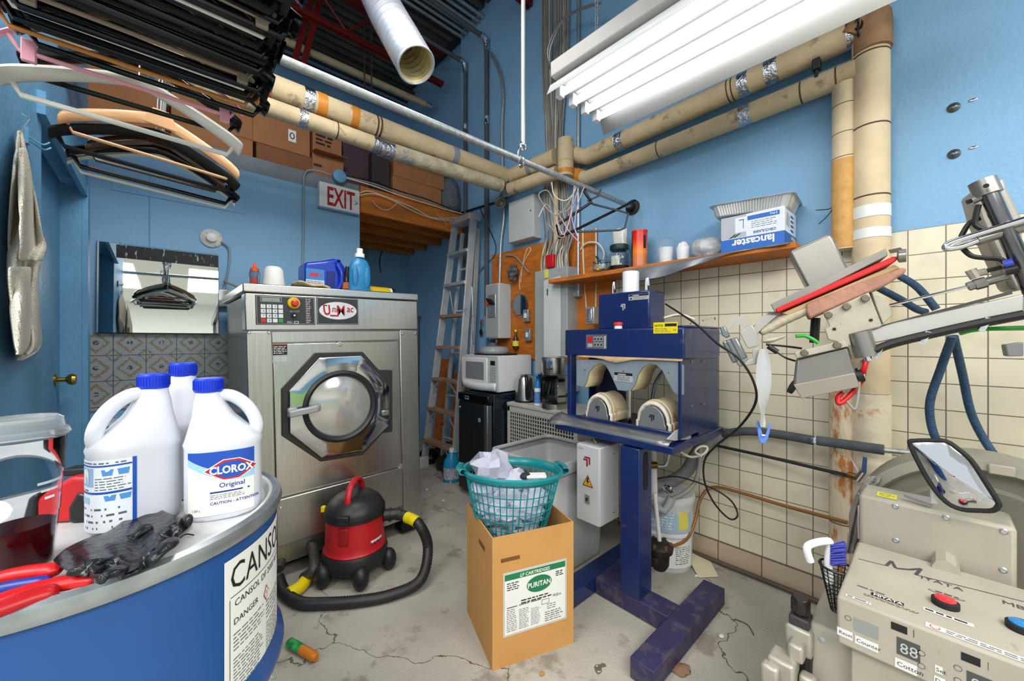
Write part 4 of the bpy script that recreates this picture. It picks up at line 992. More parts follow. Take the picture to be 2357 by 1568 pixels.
# light blue bottle
p = onY(828, 670, 2.36); t = thing('dish_soap_bottle', 'light blue plastic bottle with a white cap standing on the washer', 'bottle', (p.x, p.y, TZ))
hb = onY(828, 590, 2.36).z-TZ
lb_ = M('light_blue_plastic', '2f86bd', .3, 0, .05, trans=.15)
MB(lb_).lathe([(.8, 0), (1, .01), (1, hb*.55), (.96, hb*.72), (.75, hb*.86), (.36, hb*.95), (.34, hb*.98)], n=36, sx=.064, sy=.036).build('bottle_body', None, t)
for s_ in (-1, 1): MB(M('light_blue_inset', '2373a6', .3)).ell((s_*.034, -.026, hb*.42), (.022, .012, hb*.30), 16, 10).build('grip_dimple', None, t)
MB(white).lathe([(.028, hb*.96), (.028, hb*1.06), (.018, hb*1.08), (.018, hb*1.2), (0, hb*1.21)], n=24).build('bottle_cap', None, t)
p = onY(800, 665, 2.45); t = thing('glass_bottle', 'dark bottle squeezed between the two blue plastic bottles on the washer', 'bottle', (p.x, p.y, TZ))
MB(M('dark_brown_glass', '241712', .12)).lathe([(.03, 0), (.032, .01), (.032, .10), (.014, .14), (.013, .17)], n=20).build('bottle_body', None, t)
MB(M('orange_label', 'c06a3a', .5)).lathe([(.0325, .03), (.0325, .07)], n=20, capb=False, capt=False).build('bottle_label', None, t)
p = onY(852, 675, 2.52); q = onY(908, 680, 2.52)
t = thing('yellow_bottle', 'yellow bottle lying on its side with a black and white cap on the washer', 'bottle', (p.x, 2.54, TZ+.038)); Lb = q.x-p.x
ax = Matrix.Rotation(R(90), 3, 'Y')
MB(M('yellow_plastic', 'd9b410', .35)).lathe([(.030, 0), (.038, .01), (.038, Lb*.72), (.033, Lb*.8), (.030, Lb*.82)], (0, 0, 0), 24, ax).build('bottle_body', None, t)
MB(white).lathe([(.036, Lb*.82), (.036, Lb*.88), (.030, Lb*.9)], (0, 0, 0), 24, ax).build('cap_band', None, t)
MB(black).lathe([(.036, Lb*.9), (.036, Lb*1.02), (0, Lb*1.02)], (0, 0, 0), 24, ax).build('bottle_cap', None, t)
# plastic film scraps
tag(MB(M('film_scrap', 'c8cad0', .15, .2, .3, 60, trans=.4)).ell(onY(790, 674, 2.31)+V((0, 0, .004)), (.09, .02, .012), 18, 6, jit=.35, seed=9).build('plastic_wrap', None, None), 'scrunched clear plastic wrap on the washer front edge below the blue jug', 'plastic wrap')
# ================================================================ LADDER
al = M('aluminium', 'c2c6c9', .42, .45, .14, 6, dirt=('6f7478', .6, 8, .5))
wood_step = M('dirty_step', '9a7d66', .7, .1, .2, 12)
T = thing('step_ladder', 'tall closed aluminium step ladder leaning on the wall beside the washer', 'ladder')
bl0 = V((1.937, 3.43, 0)); br0 = V((1.937, 2.90, 0)); tl0 = V((2.22, 3.30, 2.42)); tr0 = V((2.22, 2.985, 2.42))
def rail(a, b, wd, th, m=al):
    mb = MB(m); d = (b-a).normalized(); sd = V((0, 1, 0)); n_ = d.cross(sd).normalized()
    for off, w_ in ((0, th),):
        mb.hull([a-n_*wd/2-sd*th/2, a+n_*wd/2-sd*th/2, a+n_*wd/2+sd*th/2, a-n_*wd/2+sd*th/2], b-a)
    return mb
rail(bl0, tl0, .075, .02).build('front_rail', None, T, bev=.003)
rail(br0, tr0, .075, .02).build('front_rail', None, T, bev=.003)
for k, y in enumerate((590, 660, 730, 800, 872, 940, 1012)):
    # height of the step from where it meets the left rail
    f_ = None
    lo, hi = 0., 1.
    for _ in range(30):
        m_ = (lo+hi)/2; p = bl0.lerp(tl0, m_); d = (p-O); py = CY-F*d.z/(d.x*FW.x+d.y*FW.y)
        if py > y: lo = m_
        else: hi = m_
    f_ = lo
    a = bl0.lerp(tl0, f_); b = br0.lerp(tr0, f_)
    MB(wood_step if k > 1 else al).hull([a+V((-.05, 0, -.012)), a+V((.04, 0, -.012)), b+V((.04, 0, -.012)), b+V((-.05, 0, -.012))], (0, 0, .03)).build('step', None, T, bev=.003)
    if k > 3:
        mb = MB(al)
        for e, s_ in ((a, -1), (b, 1)):
            mb.hull([e+V((-.04, s_*.11, -.012)), e+V((-.04, s_*.13, -.012)), e+V((-.035, .004*s_, -.14)), e+V((-.035, -.012*s_, -.14))], (.004, 0, 0))
        mb.build('step_brace', None, T)
rl0 = V((2.10, 3.36, 0)); rr0 = V((2.12, 2.96, 0)); rl1 = V((2.29, 3.26, 2.36)); rr1 = V((2.30, 3.02, 2.36))
rail(rl0, rl1, .035, .03).build('rear_rail', None, T, bev=.003)
rail(rr0, rr1, .05, .025).build('rear_rail', None, T, bev=.003)
for f_ in (.12, .3, .48, .66, .84):
    MB(al).cyl(rl0.lerp(rl1, f_), rr0.lerp(rr1, f_), .012, n=8).build('rear_bar', None, T)
MB(al).hull([tl0+V((-.06, .02, 0)), tl0+V((.08, .02, 0)), tr0+V((.08, -.02, 0)), tr0+V((-.06, -.02, 0))], (0, 0, .06)).build('ladder_top', None, T, bev=.005)
MB(galv).tube([br0.lerp(tr0, .73)+V((.03, -.02, 0)), br0.lerp(tr0, .60)+V((.07, -.02, 0)), rr0.lerp(rr1, .52)+V((0, -.02, 0))], .007, 6).build('spreader', None, T)
MB(galv).tube([bl0.lerp(tl0, .73)+V((.03, -.02, 0)), bl0.lerp(tl0, .64)+V((.10, -.02, 0))], .007, 6).build('spreader', None, T)
for e in (bl0, br0): MB(M('ladder_foot_white', 'b9bcba', .5)).box(e+V((0, 0, .05)), (.10, .05, .11)).build('ladder_foot', None, T, bev=.01)
for px, z, rr_, lb in ((975, 1.2, .03, 'black'),):
    pass
# boards and clutter between ladder and washer
tag(MB(ply).hull([(2.20, 3.55, 0), (2.24, 3.55, 0), (2.40, 3.60, 1.05), (2.36, 3.60, 1.05)], (0, .18, 0)).build('plywood_offcut'), 'tall orange plywood offcut leaning on the wall behind the ladder', 'board')
tag(MB(ply).hull([(2.22, 3.20, 0), (2.25, 3.20, 0), (2.345, 3.22, .92), (2.315, 3.22, .92)], (0, .22, 0)).build('plywood_offcut'), 'shorter orange plywood offcut standing behind the lower ladder steps', 'board')
tag(MB(M('navy_board', '1c3b58', .5)).hull([(2.2, 2.92, 0), (2.23, 2.92, 0), (2.34, 2.93, .92), (2.31, 2.93, .92)], (0, .25, 0)).build('leaning_board'), 'dark blue panel standing behind the right rail of the ladder', 'board')
t = thing('upright_bag', 'black upright bag standing in the gap right of the washer', 'bag', (1.80, 3.55, 0))
MB(black).lathe([(.07, 0), (.09, .05), (.08, .8), (.09, .98), (.06, 1.04), (0, 1.06)], n=18).build('bag_body', None, t)
MB(white).tube([(-.075, -.05, .55), (-.06, -.06, .9)], .005, 6).build('strap', None, t)
rn = random.Random(21)
for i in range(7):
    c_ = V((1.98+rn.uniform(0, .3), 3.1+rn.uniform(0, .6), .05)); r_ = rn.uniform(.05, .09)
    tag(MB([cable_black, M('olive_rag', '2f3326', .9), M('dark_rag', '23211f', .9)][i % 3]).ell((0, 0, 0), (r_*1.5, r_*1.3, r_), 12, 8, jit=.2, seed=i).build('rag', None, None, loc=(c_.x, c_.y, r_*.9)), 'crumpled dark rag in the pile on the floor behind the ladder', 'rag', 'dark rags behind the ladder')
for i, (x, y, z) in enumerate(((2.1, 3.35, .42), (1.86, 3.45, .5))):
    tag(MB(red_pl).ell((0, 0, 0), (.018, .022, .018), 12, 8, jit=.1).build('red_ball', None, None, loc=(x, y, z)), ['small red knob showing behind the lower ladder steps', 'small red tool end by the black bag'][i], 'knob')

# ================================================================ FRIDGE + MICROWAVE
fx, fy0, fy1, fz = 1.83, 2.264, 2.66, .845
T = thing('mini_fridge', 'black mini fridge with a dark steel door under the microwave', 'fridge', (fx, fy0, 0))
fb = M('fridge_black', '0c1c26', .22, 0, .1, coat=.3); fd = M('fridge_door_metal', '4c5052', .30, .85, .1, 3, stretch=(40, 40, 1.2))
MB(fb).bx(.05, .50, 0, fy1-fy0, .03, fz).build('cabinet', None, T, bev=.006)
MB(fd).bx(0, .045, .055, fy1-fy0, .05, fz-.075).build('door', None, T, bev=.006); dr = T.children[-1]
MB(M('handle_grey', '7b8184', .3, .8)).bx(-.006, .045, .012, .053, .05, fz-.075).build('door_handle', None, dr, bev=.008)
MB(gloss_black).bx(-.008, .048, .0, fy1-fy0+.005, fz-.072, fz-.006).build('door_crown', None, T, bev=.012)
ar = Art(flat((-.0095, fy1-fy0-.10, fz-.055), (0, -1, 0), (0, 0, 1))); ar.rect(0, 0, .055, .028, M('badge_grey', '8a9095', .4)); ar.lines(.006, .005, .05, .023, 1, ink, .8); ar.build('name_plate', T)
ar = Art(flat((-.0006, .115, fz-.20), (0, -1, 0), (0, 0, 1))); lbm = M('logo_lightblue', 'a9d4e8', .5); ar.oval(0, 0, .015, .017, lbm); ar.oval(.0, 0, .010, .012, fd, h=.0009); ar.rect(-.010, -.002, .012, .003, lbm, h=.0012); ar.build('logo', T)
MB(white).lathe([(.008, 0), (0, .004)], (-.001, fy1-fy0-.02, fz-.13), 12, Matrix.Rotation(R(-90), 3, 'Y')).build('door_magnet', None, T)
mx, my0, my1 = 1.941, 2.288, 2.766
T = thing('microwave', 'white microwave with a grey window on top of the mini fridge', 'microwave', (mx, my0, fz+.012)); mh = .285; mw = my1-my0
mwm = M('microwave_white', 'd9dadd', .35, 0, .02)
MB(mwm).bx(.012, .37, 0, mw, 0, mh).build('housing', None, T, bev=.004)
MB(M('microwave_front', 'b9bcbf', .35, 0, .03)).bx(0, .012, 0, mw, 0, mh).build('front_frame', None, T, bev=.004)
g_ = []
MB(mwm).bx(-.012, 0, mw*.26, mw-.004, .004, mh-.02).build('door', None, T, bev=.008); dr = T.children[-1]
MB(M('microwave_window', '7d8085', .2, 0, .05)).bx(-.0135, -.011, mw*.34, mw*.86, .085, mh-.055).build('window', None, dr, bev=.004)
mb = MB(mwm); mb.grid([[V((-.013-.012*math.sin(PI*i/16), mw*.02+mw*.95*i/16, .012+j*.03-.010*math.sin(PI*i/16))) for j in range(3)] for i in range(17)]); mb.build('curved_handle', None, dr, sol=.008)
MB(ink).bx(-.004, 0, mw*.07, mw*.19, mh-.075, mh-.04).build('display', None, T, bev=.002)
mb = MB(M('button_grey', '8f9397', .5))
for i in range(6):
    for j in range(3): mb.bx(-.003, 0, mw*(.06+.05*j), mw*(.09+.05*j), mh-.10-.021*i, mh-.088-.021*i)
mb.build('keypad', None, T)
MB(black).bx(.03, .36, .02, mw-.03, -.012, 0).build('feet', None, T)
TZ2 = fz+.012+mh
p = V((2.12, 2.53, TZ2)); tag(MB(ink).lathe([(.15, 0), (.175, .006), (.17, .01), (0, .008)], n=28, sy=1.2).build('black_tray', None, None, loc=p), 'shallow black tray on top of the microwave', 'tray')
t = thing('plate_cover', 'frosted plastic plate cover standing on the black tray', 'cover', p+V((0, .02, .010)))
MB(M('frosted_plastic', 'aeb4b8', .3, 0, .03, trans=.4)).lathe([(.13, 0), (.125, .03), (.105, .055), (.05, .062), (0, .064)], n=32, capb=False).build('cover_dome', None, t, sol=.003)
p = V((2.26, 2.74, TZ2)); t = thing('storage_jar', 'small dark jar with brown contents left on the microwave beside the ladder', 'jar', p)
MB(M('jar_contents', '4b3a2c', .3, 0, .4, 40)).lathe([(.05, 0), (.052, .01), (.052, .05), (.045, .06)], n=20).build('jar_body', None, t); MB(M('jar_lid_grey', '596066', .4)).lathe([(.05, .06), (.05, .10), (0, .10)], n=20).build('jar_lid', None, t)
p = onX(1107, 765, 2.33); t = thing('black_spoon', 'black plastic ladle hanging on the wall above the microwave', 'spoon', p)
MB(black).ell((0, 0, 0), (.006, .024, .034), 14, 8).tube([(0, 0, .03), (0, .005, .12)], .004, 6).build('ladle', None, t)
poly_pipe('red_key_tag', 'little red tag dangling beside the disconnect switch', 'tag', [onX(1111, 735, 2.33), onX(1108, 748, 2.33)], .006, red_pl, 0)
conduit_mesh = MB(galv).cyl((2.3, onX(1143, 780, 2.3).y, 1.27), (2.3, onX(1143, 780, 2.3).y, TZ2+.01), .012); tag(conduit_mesh.build('conduit'), 'short grey conduit dropping from the disconnect switch behind the plate cover', 'conduit')
t = thing('blue_wall_pipes', 'cluster of short blue painted pipes below the disconnect switch', 'pipe', onX(1122, 795, 2.33))
for k in range(3): MB(M('blue_paint_pipe', '2c6f9c', .5)).cyl((0, -.045*k, -.09), (0, -.045*k, .07-.01*k), .012).build('pipe', None, t)

# ================================================================ AC CABINET with kettle, spray, coffee maker
ax_, ay0, ay1, az = 2.00, 1.56, 2.245, .785
T = thing('dehumidifier_cabinet', 'off-white metal cabinet with a square perforated grille under the kettle', 'cabinet', (ax_, ay0, 0)); aw = ay1-ay0
acm = M('old_white_enamel', 'b6b4ac', .5, 0, .05)
MB(acm).bx(.02, .35, 0, aw, 0, az-.03).build('cabinet_body', None, T, bev=.004)
MB(acm).bx(-.006, .36, -.004, aw+.004, az-.03, az).build('cabinet_top', None, T, bev=.008)
MB(ink).bx(.008, .0195, .03, aw-.03, .25, az-.07).build('grille_dark', None, T)
mb = MB(acm); nA, nB = 26, 17; y0_, y1_, z0_, z1_ = .03, aw-.03, .25, az-.07
for i in range(nA+1): yy = y0_+(y1_-y0_)*i/nA; mb.bx(0, .006, yy-.0030, yy+.0030, z0_, z1_)
for j in range(nB+1): zz = z0_+(z1_-z0_)*j/nB; mb.bx(.001, .007, y0_, y1_, zz-.0030, zz+.0030)
mb.build('grille', None, T)
mb = MB(acm); mb.bx(0, .02, 0, .03, 0, az-.03); mb.bx(0, .02, aw-.03, aw, 0, az-.03); mb.bx(0, .02, 0, aw, 0, .25); mb.bx(0, .02, 0, aw, az-.07, az-.03); mb.build('front_frame', None, T, bev=.003)
def on(px, py, z): p = onZ(px, py, z); return p
p = V((2.02, 2.06, az)); p = W(1209, 800, 3.03); p.z = az
t = thing('electric_kettle', 'brushed steel electric kettle with a black handle on the perforated cabinet', 'kettle', p, rz=R(-20))
MB(ss).lathe([(.084, .012), (.083, .03), (.078, .10), (.068, .18), (.058, .20), (.04, .212), (0, .214)], n=36).build('kettle_body', None, t)
MB(black).lathe([(.086, 0), (.086, .014), (0, .014)], n=30).build('kettle_base', None, t)
MB(black).tube(spl([(-.02, -.05, .205), (-.03, -.085, .20), (-.035, -.105, .15), (-.03, -.10, .07), (-.02, -.085, .03)], 5), .014, 10).build('kettle_handle', None, t)
p = W(1238, 800, 2.86); p.z = az
t = thing('air_freshener', 'blue and white aerosol spray bottle between the kettle and the coffee maker', 'spray bottle', p, rz=R(-60))
MB(white).lathe([(.026, 0), (.027, .01), (.027, .12), (.024, .135)], n=24).build('bottle_body', None, t)
MB(M('label_skyblue', '5d86c9', .5, 0, .4, 60)).lathe([(.0274, .015), (.0274, .10)], n=24, capb=False, capt=False).build('bottle_label', None, t)
sb = M('spray_blue', '1c77c0', .3); MB(sb).lathe([(.026, .125), (.026, .15), (.015, .175), (.013, .20), (.018, .215)], n=24).hull([(-.012, -.045, .213), (.012, -.045, .213), (.014, .02, .205), (-.014, .02, .205)], (0, 0, .022)).build('spray_head', None, t, bev=.003)
p = W(1277, 800, 2.76); p.z = az
t = thing('coffee_maker', 'stainless coffee maker with a black-handled glass carafe', 'coffee maker', p, rz=R(-42))
MB(ss).lathe([(.105, 0), (.105, .035), (0, .035)], n=32, sx=.95).build('base', None, t)
MB(M('panel_warm_white', 'cbbfae', .4)).bx(.02, .10, .00, .15, .03, .36).build('rear_tower', None, t, bev=.012)
MB(gloss_black).bx(-.10, .08, .02, .12, .034, .24).build('carafe_bay', None, t, bev=.01)
MB(ss).lathe([(.095, .235), (.10, .25), (.10, .355), (.096, .36), (0, .36)], (0, .02, 0), 32, sx=.95).build('brew_head', None, t)
c_ = MB(glass).lathe([(.05, .037), (.072, .05), (.074, .10), (.058, .165), (.052, .19), (.055, .20)], (.015, -.035, 0), 32).build('carafe', None, t, sol=.002)
MB(gloss_black).lathe([(.055, .19), (.055, .21), (0, .215)], (.015, -.035, 0), 24).tube(spl([(-.03, -.05, .2), (-.085, -.07, .19), (-.09, -.07, .10), (-.06, -.06, .07)], 5), .010, 8).build('carafe_handle', None, c_)
MB(M('carafe_band', '6e7276', .25, .9)).lathe([(.0745, .10), (.0745, .085)], (.015, -.035, 0), 32, capb=False, capt=False).build('carafe_band', None, c_)
mb = MB(M('display_blue', '2c5c8c', .3)); mb.bx(-.06, -.03, -.082, -.078, .31, .335); mb.use(ink)
for i in range(3): mb.bx(-.064+.016*i, -.056+.016*i, -.083, -.078, .275, .285)
mb.build('control_display', None, t)

# ================================================================ GREY TOTE
T = thing('grey_tote', 'large grey plastic laundry tote on the floor behind the blue press', 'bin', (1.735, 1.56, 0))
tm = M('grey_tote_plastic', 'a9abac', .42, 0, .08, 5, dirt=('84807a', .6, 6, .4))
def rrect(a, b, r, n=6):
    o = []
    for cx_, cy_, a0 in ((a-r, b-r, 0), (-a+r, b-r, 90), (-a+r, -b+r, 180), (a-r, -b+r, 270)):
        for i in range(n+1): an = R(a0+90*i/n); o.append((cx_+r*math.cos(an), cy_+r*math.sin(an)))
    return o
def loftring(mb, levels):
    """levels: (half a, half b, corner radius, z)"""
    g_ = [[V((x, y, z)) for x, y in rrect(a, b, r)] for a, b, r, z in levels]
    m_ = len(g_[0]); n_ = len(g_)
    mb.grid([[g_[j][i] for j in range(n_)] for i in range(m_)], closeu=True); return mb
mb = MB(tm); loftring(mb, [(.225, .22, .05, .0), (.225, .22, .05, .02), (.245, .24, .05, .56)]); mb.add([V((x, y, .01)) for x, y in rrect(.22, .215, .05)], [list(range(28))]); mb.build('tote_body', None, T, sol=.004)
mb = MB(tm); loftring(mb, [(.245, .24, .05, .555), (.265, .26, .06, .56), (.27, .265, .06, .585), (.265, .26, .06, .612), (.25, .245, .05, .616), (.24, .235, .05, .60)]); mb.build('tote_rim', None, T, sol=.004)
MB(M('tote_inner', 'c6c8c9', .5, 0, .04)).bx(-.215, .215, -.20, .20, .30, .31).build('inner_liner', None, T)
for sx in (-1, 1): MB(rubber).bx(sx*.18-.02, sx*.18+.02, -.20, .20, 0.0, .012).build('caster_strip', None, T)
# ================================================================ BLUE PRESS
T = thing('collar_press', 'navy blue twin-saddle collar and cuff press on a heavy pedestal', 'press', (1.66, .95, 0)); ox, oy = 1.66, .95
def B_(name, x0, x1, y0, y1, z0, z1, m=navy, parent=None, bev=.004, base=T, o=(1.66, .95)):
    return MB(m).bx(x0-o[0], x1-o[0], y0-o[1], y1-o[1], z0, z1).build(name, None, parent or base, bev=bev)
dusty = M('dusty_navy', '322f52', .5, 0, .15, 6, dirt=('6a5c5c', .5, 16, .35))
B_('foot_beam', 1.30, 1.99, .672, .768, 0.004, .082, dusty, bev=.003)
B_('foot_beam', 1.36, 1.99, 1.14, 1.236, 0.004, .082, navy, bev=.003)
B_('cross_beam', 1.605, 1.715, .769, 1.139, 0.004, .082, dusty, bev=.003)
B_('pedestal', 1.603, 1.716, .899, .999, .083, .77)
mb = MB(ink); mb.prism([(.03*math.cos(a)*.6, .07+.02*math.sin(a)) for a in [i*PI/8 for i in range(9)]]+[(-.018+.0, -.07), (-.010, -.085), (.01, -.085), (.018, -.07)], (V((1.660-ox, .8985-oy, .66)), V((1, 0, 0)), V((0, 0, 1))), -.0, .002); mb.build('pedestal_slot', None, T)
B_('table', 1.614, 2.205, .7495, 1.416, .775, .808, navy)
B_('tray_floor', 1.66, 2.15, .78, 1.40, .809, .82, dusty)
# uprights and side plates
B_('side_plate', 1.90, 2.147, .757, .765, .808, 1.335, navy, bev=.001)
B_('side_plate', 1.90, 2.147, 1.39, 1.398, .808, 1.335, navy, bev=.001)
B_('front_upright', 1.70, 1.90, .752, .767, .83, 1.19, navy, bev=.003)
B_('front_upright', 1.70, 1.75, 1.372, 1.398, .83, 1.19, navy, bev=.003)
B_('front_sill', 1.70, 1.72, .76, 1.398, .82, .852, navy)
mb = MB(M('brass_bolt', 'c0a888', .3, .9))
for px, py in ((1591, 832), (1619, 832), (1587, 809), (1591, 935), (1619, 931), (1589, 744)):
    p = onY(px, py, .752); MB(M('brass_bolt', 'c0a888', .3, .9)).lathe([(.006, 0), (.006, .004), (0, .006)], p-V((ox, oy, 0)), 10, FRm).build('side_bolt', None, T)
# head
head = B_('head', 1.70, 2.12, .738, 1.416, 1.18, 1.325, navy, bev=.008)
B_('head_lid', 1.74, 2.16, .742, .80, 1.325, 1.335, navy)
# art on the head: panel and yellow label (front faces -X, u runs toward -Y)
def faceX(px, py, X): p = onX(px, py, X); return V((p.x-ox, p.y-oy, p.z))
o_ = faceX(1349, 803, 1.6985); q_ = faceX(1397, 770, 1.6985); pw = o_.y-q_.y; ph = q_.z-o_.z
ar = Art(flat((o_.x, o_.y, o_.z), (0, -1, 0), (0, 0, 1)))
ar.rect(0, 0, pw, ph, M('panel_grey', '5b5e66', .4)); ar.rect(pw*.08, ph*.45, pw*.32, ph*.85, M('lamp_red', 'c21d1d', .4), h=.0008); ar.rect(pw*.08, ph*.12, pw*.32, ph*.38, silver, h=.0008)
for i in range(3):
    for j in range(2): ar.rect(pw*(.38+.15*i), ph*(.15+.4*j), pw*(.50+.15*i), ph*(.45+.4*j), M('key_grey', 'a5a7ab', .4), h=.0008); ar.rect(pw*(.405+.15*i), ph*(.20+.4*j), pw*(.475+.15*i), ph*(.38+.4*j), ink, h=.001)
ar.rect(pw*.86, ph*.05, pw*.96, ph*.9, silver, h=.0008)
ar.build('control_panel', T)
o_ = faceX(1504, 768, 1.6985); q_ = faceX(1560, 741, 1.6985); pw = o_.y-q_.y; ph = q_.z-o_.z
ar = Art(flat((o_.x, o_.y, o_.z), (0, -1, 0), (0, 0, 1))); yl = M('label_yellow', 'e2cf1c', .4, 0, 0)
ar.rect(0, 0, pw, ph, yl); ar.rect(pw*.48, ph*.62, pw*.96, ph*.88, ink, h=.0006); ar.text('NOTICE', pw*.05, ph*.62, ph*.28, ink, h=.0008, bold=.02, sx=.8); ar.lines(pw*.06, ph*.1, pw*.75, ph*.52, 3, M('faded_ink', '8f8434', .6), .45, h=.0006, seed=2); ar.text('14', pw*.80, ph*.2, ph*.3, ink, h=.0008)
ar.build('notice_label', T, 'yellow notice label')
# emergency button on top of head
p = faceX(1423, 744, 1.74); p.z = 1.326
MB(white).lathe([(.020, 0), (.020, .014), (.014, .016)], p, 20).build('button_collar', None, T)
MB(M('estop_red', 'e0202c')).lathe([(.012, .014), (.024, .020), (.024, .028), (.016, .034), (0, .035)], p, 24).build('stop_button', None, T)
for k, px in enumerate((1520, 1545)):
    p = faceX(px, 735, 1.80); p.z = 1.326; MB(chrome).lathe([(.014, 0), (.012, .010), (.006, .012)], p, 14).build('top_fitting', None, T)
# upper box
ub = B_('valve_box', 1.85, 2.02, .982, 1.294, 1.326, 1.527, navy, bev=.008)
o_ = faceX(1447, 692, 1.8485); q_ = faceX(1494, 674, 1.8485); pw = o_.y-q_.y; ph = q_.z-o_.z
ar = Art(flat((o_.x, o_.y, o_.z), (0, -1, 0), (0, 0, 1))); ar.rect(0, 0, pw, ph, silver); ar.rect(pw*.02, ph*.62, pw*.98, ph*.97, ink, h=.0006); ar.text('WARNING', pw*.2, ph*.68, ph*.24, paper, h=.0009, bold=.02); ar.lines(pw*.25, ph*.12, pw*.95, ph*.55, 3, grey_ink, .45, seed=8); ar.poly([(pw*.04, ph*.15), (pw*.2, ph*.15), (pw*.12, ph*.5)], ink); ar.build('warning_label', ub)
def chev(ar, x, y, s, m):
    ar.rect(x, y+s*.62, x+s*.62, y+s*.84, m); ar.rect(x+s*.40, y, x+s*.62, y+s*.62, m); ar.rect(x+s*.15, y+s*.9, x+s*.95, y+s*1.1, m); ar.rect(x+s*.74, y+s*.25, x+s*.95, y+s*.9, m)
o_ = faceX(1428, 715, 1.8485); ar = Art(flat((o_.x, o_.y, o_.z), (0, -1, 0), (0, 0, 1))); chev(ar, 0, 0, .032, silver); ar.build('maker_mark', ub)
p = faceX(1452, 660, 1.92); MB(white).lathe([(.044, -.03), (.044, .09), (.04, .095), (.04, .085), (0, .085)], (p.x, p.y, 1.55), 28, capb=False).build('air_canister', None, T)
for px in (1411, 1488):
    p = faceX(px, 660, 1.93); MB(chrome).tube(spl([(p.x, p.y, 1.52), (p.x, p.y, 1.58), (p.x, p.y-.006, 1.60), (p.x, p.y-.012, 1.56)], 4), .007, 8).build('chrome_loop', None, T)
# felt and upper saddles
def zz(px, py, f=3.734, x0=1250, y0=640, X=1.705): return onX(x0+px/f, y0+py/f, X)
pp = [(287, 720), (287, 925), (345, 942), (372, 890), (392, 810), (440, 755), (495, 732), (535, 750), (575, 820), (610, 900), (640, 965), (700, 972), (750, 972), (790, 910), (815, 830), (860, 765), (920, 735), (975, 750), (1025, 800), (1070, 890), (1115, 975), (1150, 1003), (1205, 1005), (1205, 755), (1160, 712), (300, 700)]
P = [zz(*q)-V((ox, oy, 0)) for q in pp]
sm_ = M('saddle_grey', '8e9aa6', .38, .25, .12, 8)
MB(sm_).hull(P, (.012, 0, 0)).build('upper_saddle', None, T, bev=.002); us = T.children[-1]
cream = M('saddle_pad', 'cdbd98', .5, .1, .2, 10)
for seg in ((372, 890, 535, 750), (790, 910, 975, 750)):
    idx = (2, 9) if seg[0] == 372 else (12, 20)
    arc = spl([P[i] for i in range(idx[0], idx[1])], 4)
    MB(cream).grid([[p+V((.012, 0, 0)), p+V((.08, 0, 0)), p+V((.15, 0, 0))] for p in arc]).build('saddle_lining', None, us, sol=.004)
o_ = faceX(1413, 877, 1.7035); q_ = faceX(1457, 859, 1.7035); pw = o_.y-q_.y; ph = q_.z-o_.z
ar = Art(flat((o_.x, o_.y, o_.z), (0, -1, 0), (0, 0, 1))); ar.rect(0, 0, pw, ph, silver); ar.rect(pw*.02, ph*.66, pw*.98, ph*.97, ink, h=.0006); ar.text('WARNING', pw*.22, ph*.71, ph*.2, paper, h=.0009, bold=.02); ar.lines(pw*.2, ph*.1, pw*.95, ph*.58, 3, grey_ink, .45, seed=9); ar.build('warning_label', us)
mb = MB(M('brass_bolt', 'c0a888'))
for px, py in ((362, 790), (692, 800), (1083, 813)): MB(M('brass_bolt', 'c0a888')).lathe([(.005, 0), (.004, .003), (0, .004)], zz(px, py)-V((ox, oy, 0)), 10, Matrix.Rotation(R(-90), 3, 'Y')).build('saddle_rivet', None, us)
fl = MB(M('felt_tan', 'b99a78', .9, 0, .15, 20)); g_ = []
for i in range(15):
    f_ = i/14; y = P[-1].y+(P[-3].y-P[-1].y)*f_; g_.append([V((1.70-ox+.002, y, 1.183)), V((1.692-ox, y, 1.175-.022*math.exp(-((f_-.42)/.12)**2)))])
fl.grid(g_).build('felt_fringe', None, T, sol=.003)
for px in (1448, 1452): pass
p = faceX(1450, 960, 1.80); MB(chrome).cyl((p.x, p.y, .82), (p.x, p.y, 1.02), .010).build('centre_rod', None, T)
B_('inner_back', 1.98, 1.99, 1.20, 1.37, .83, 1.17, M('inner_dark', '23264a', .5), bev=0)
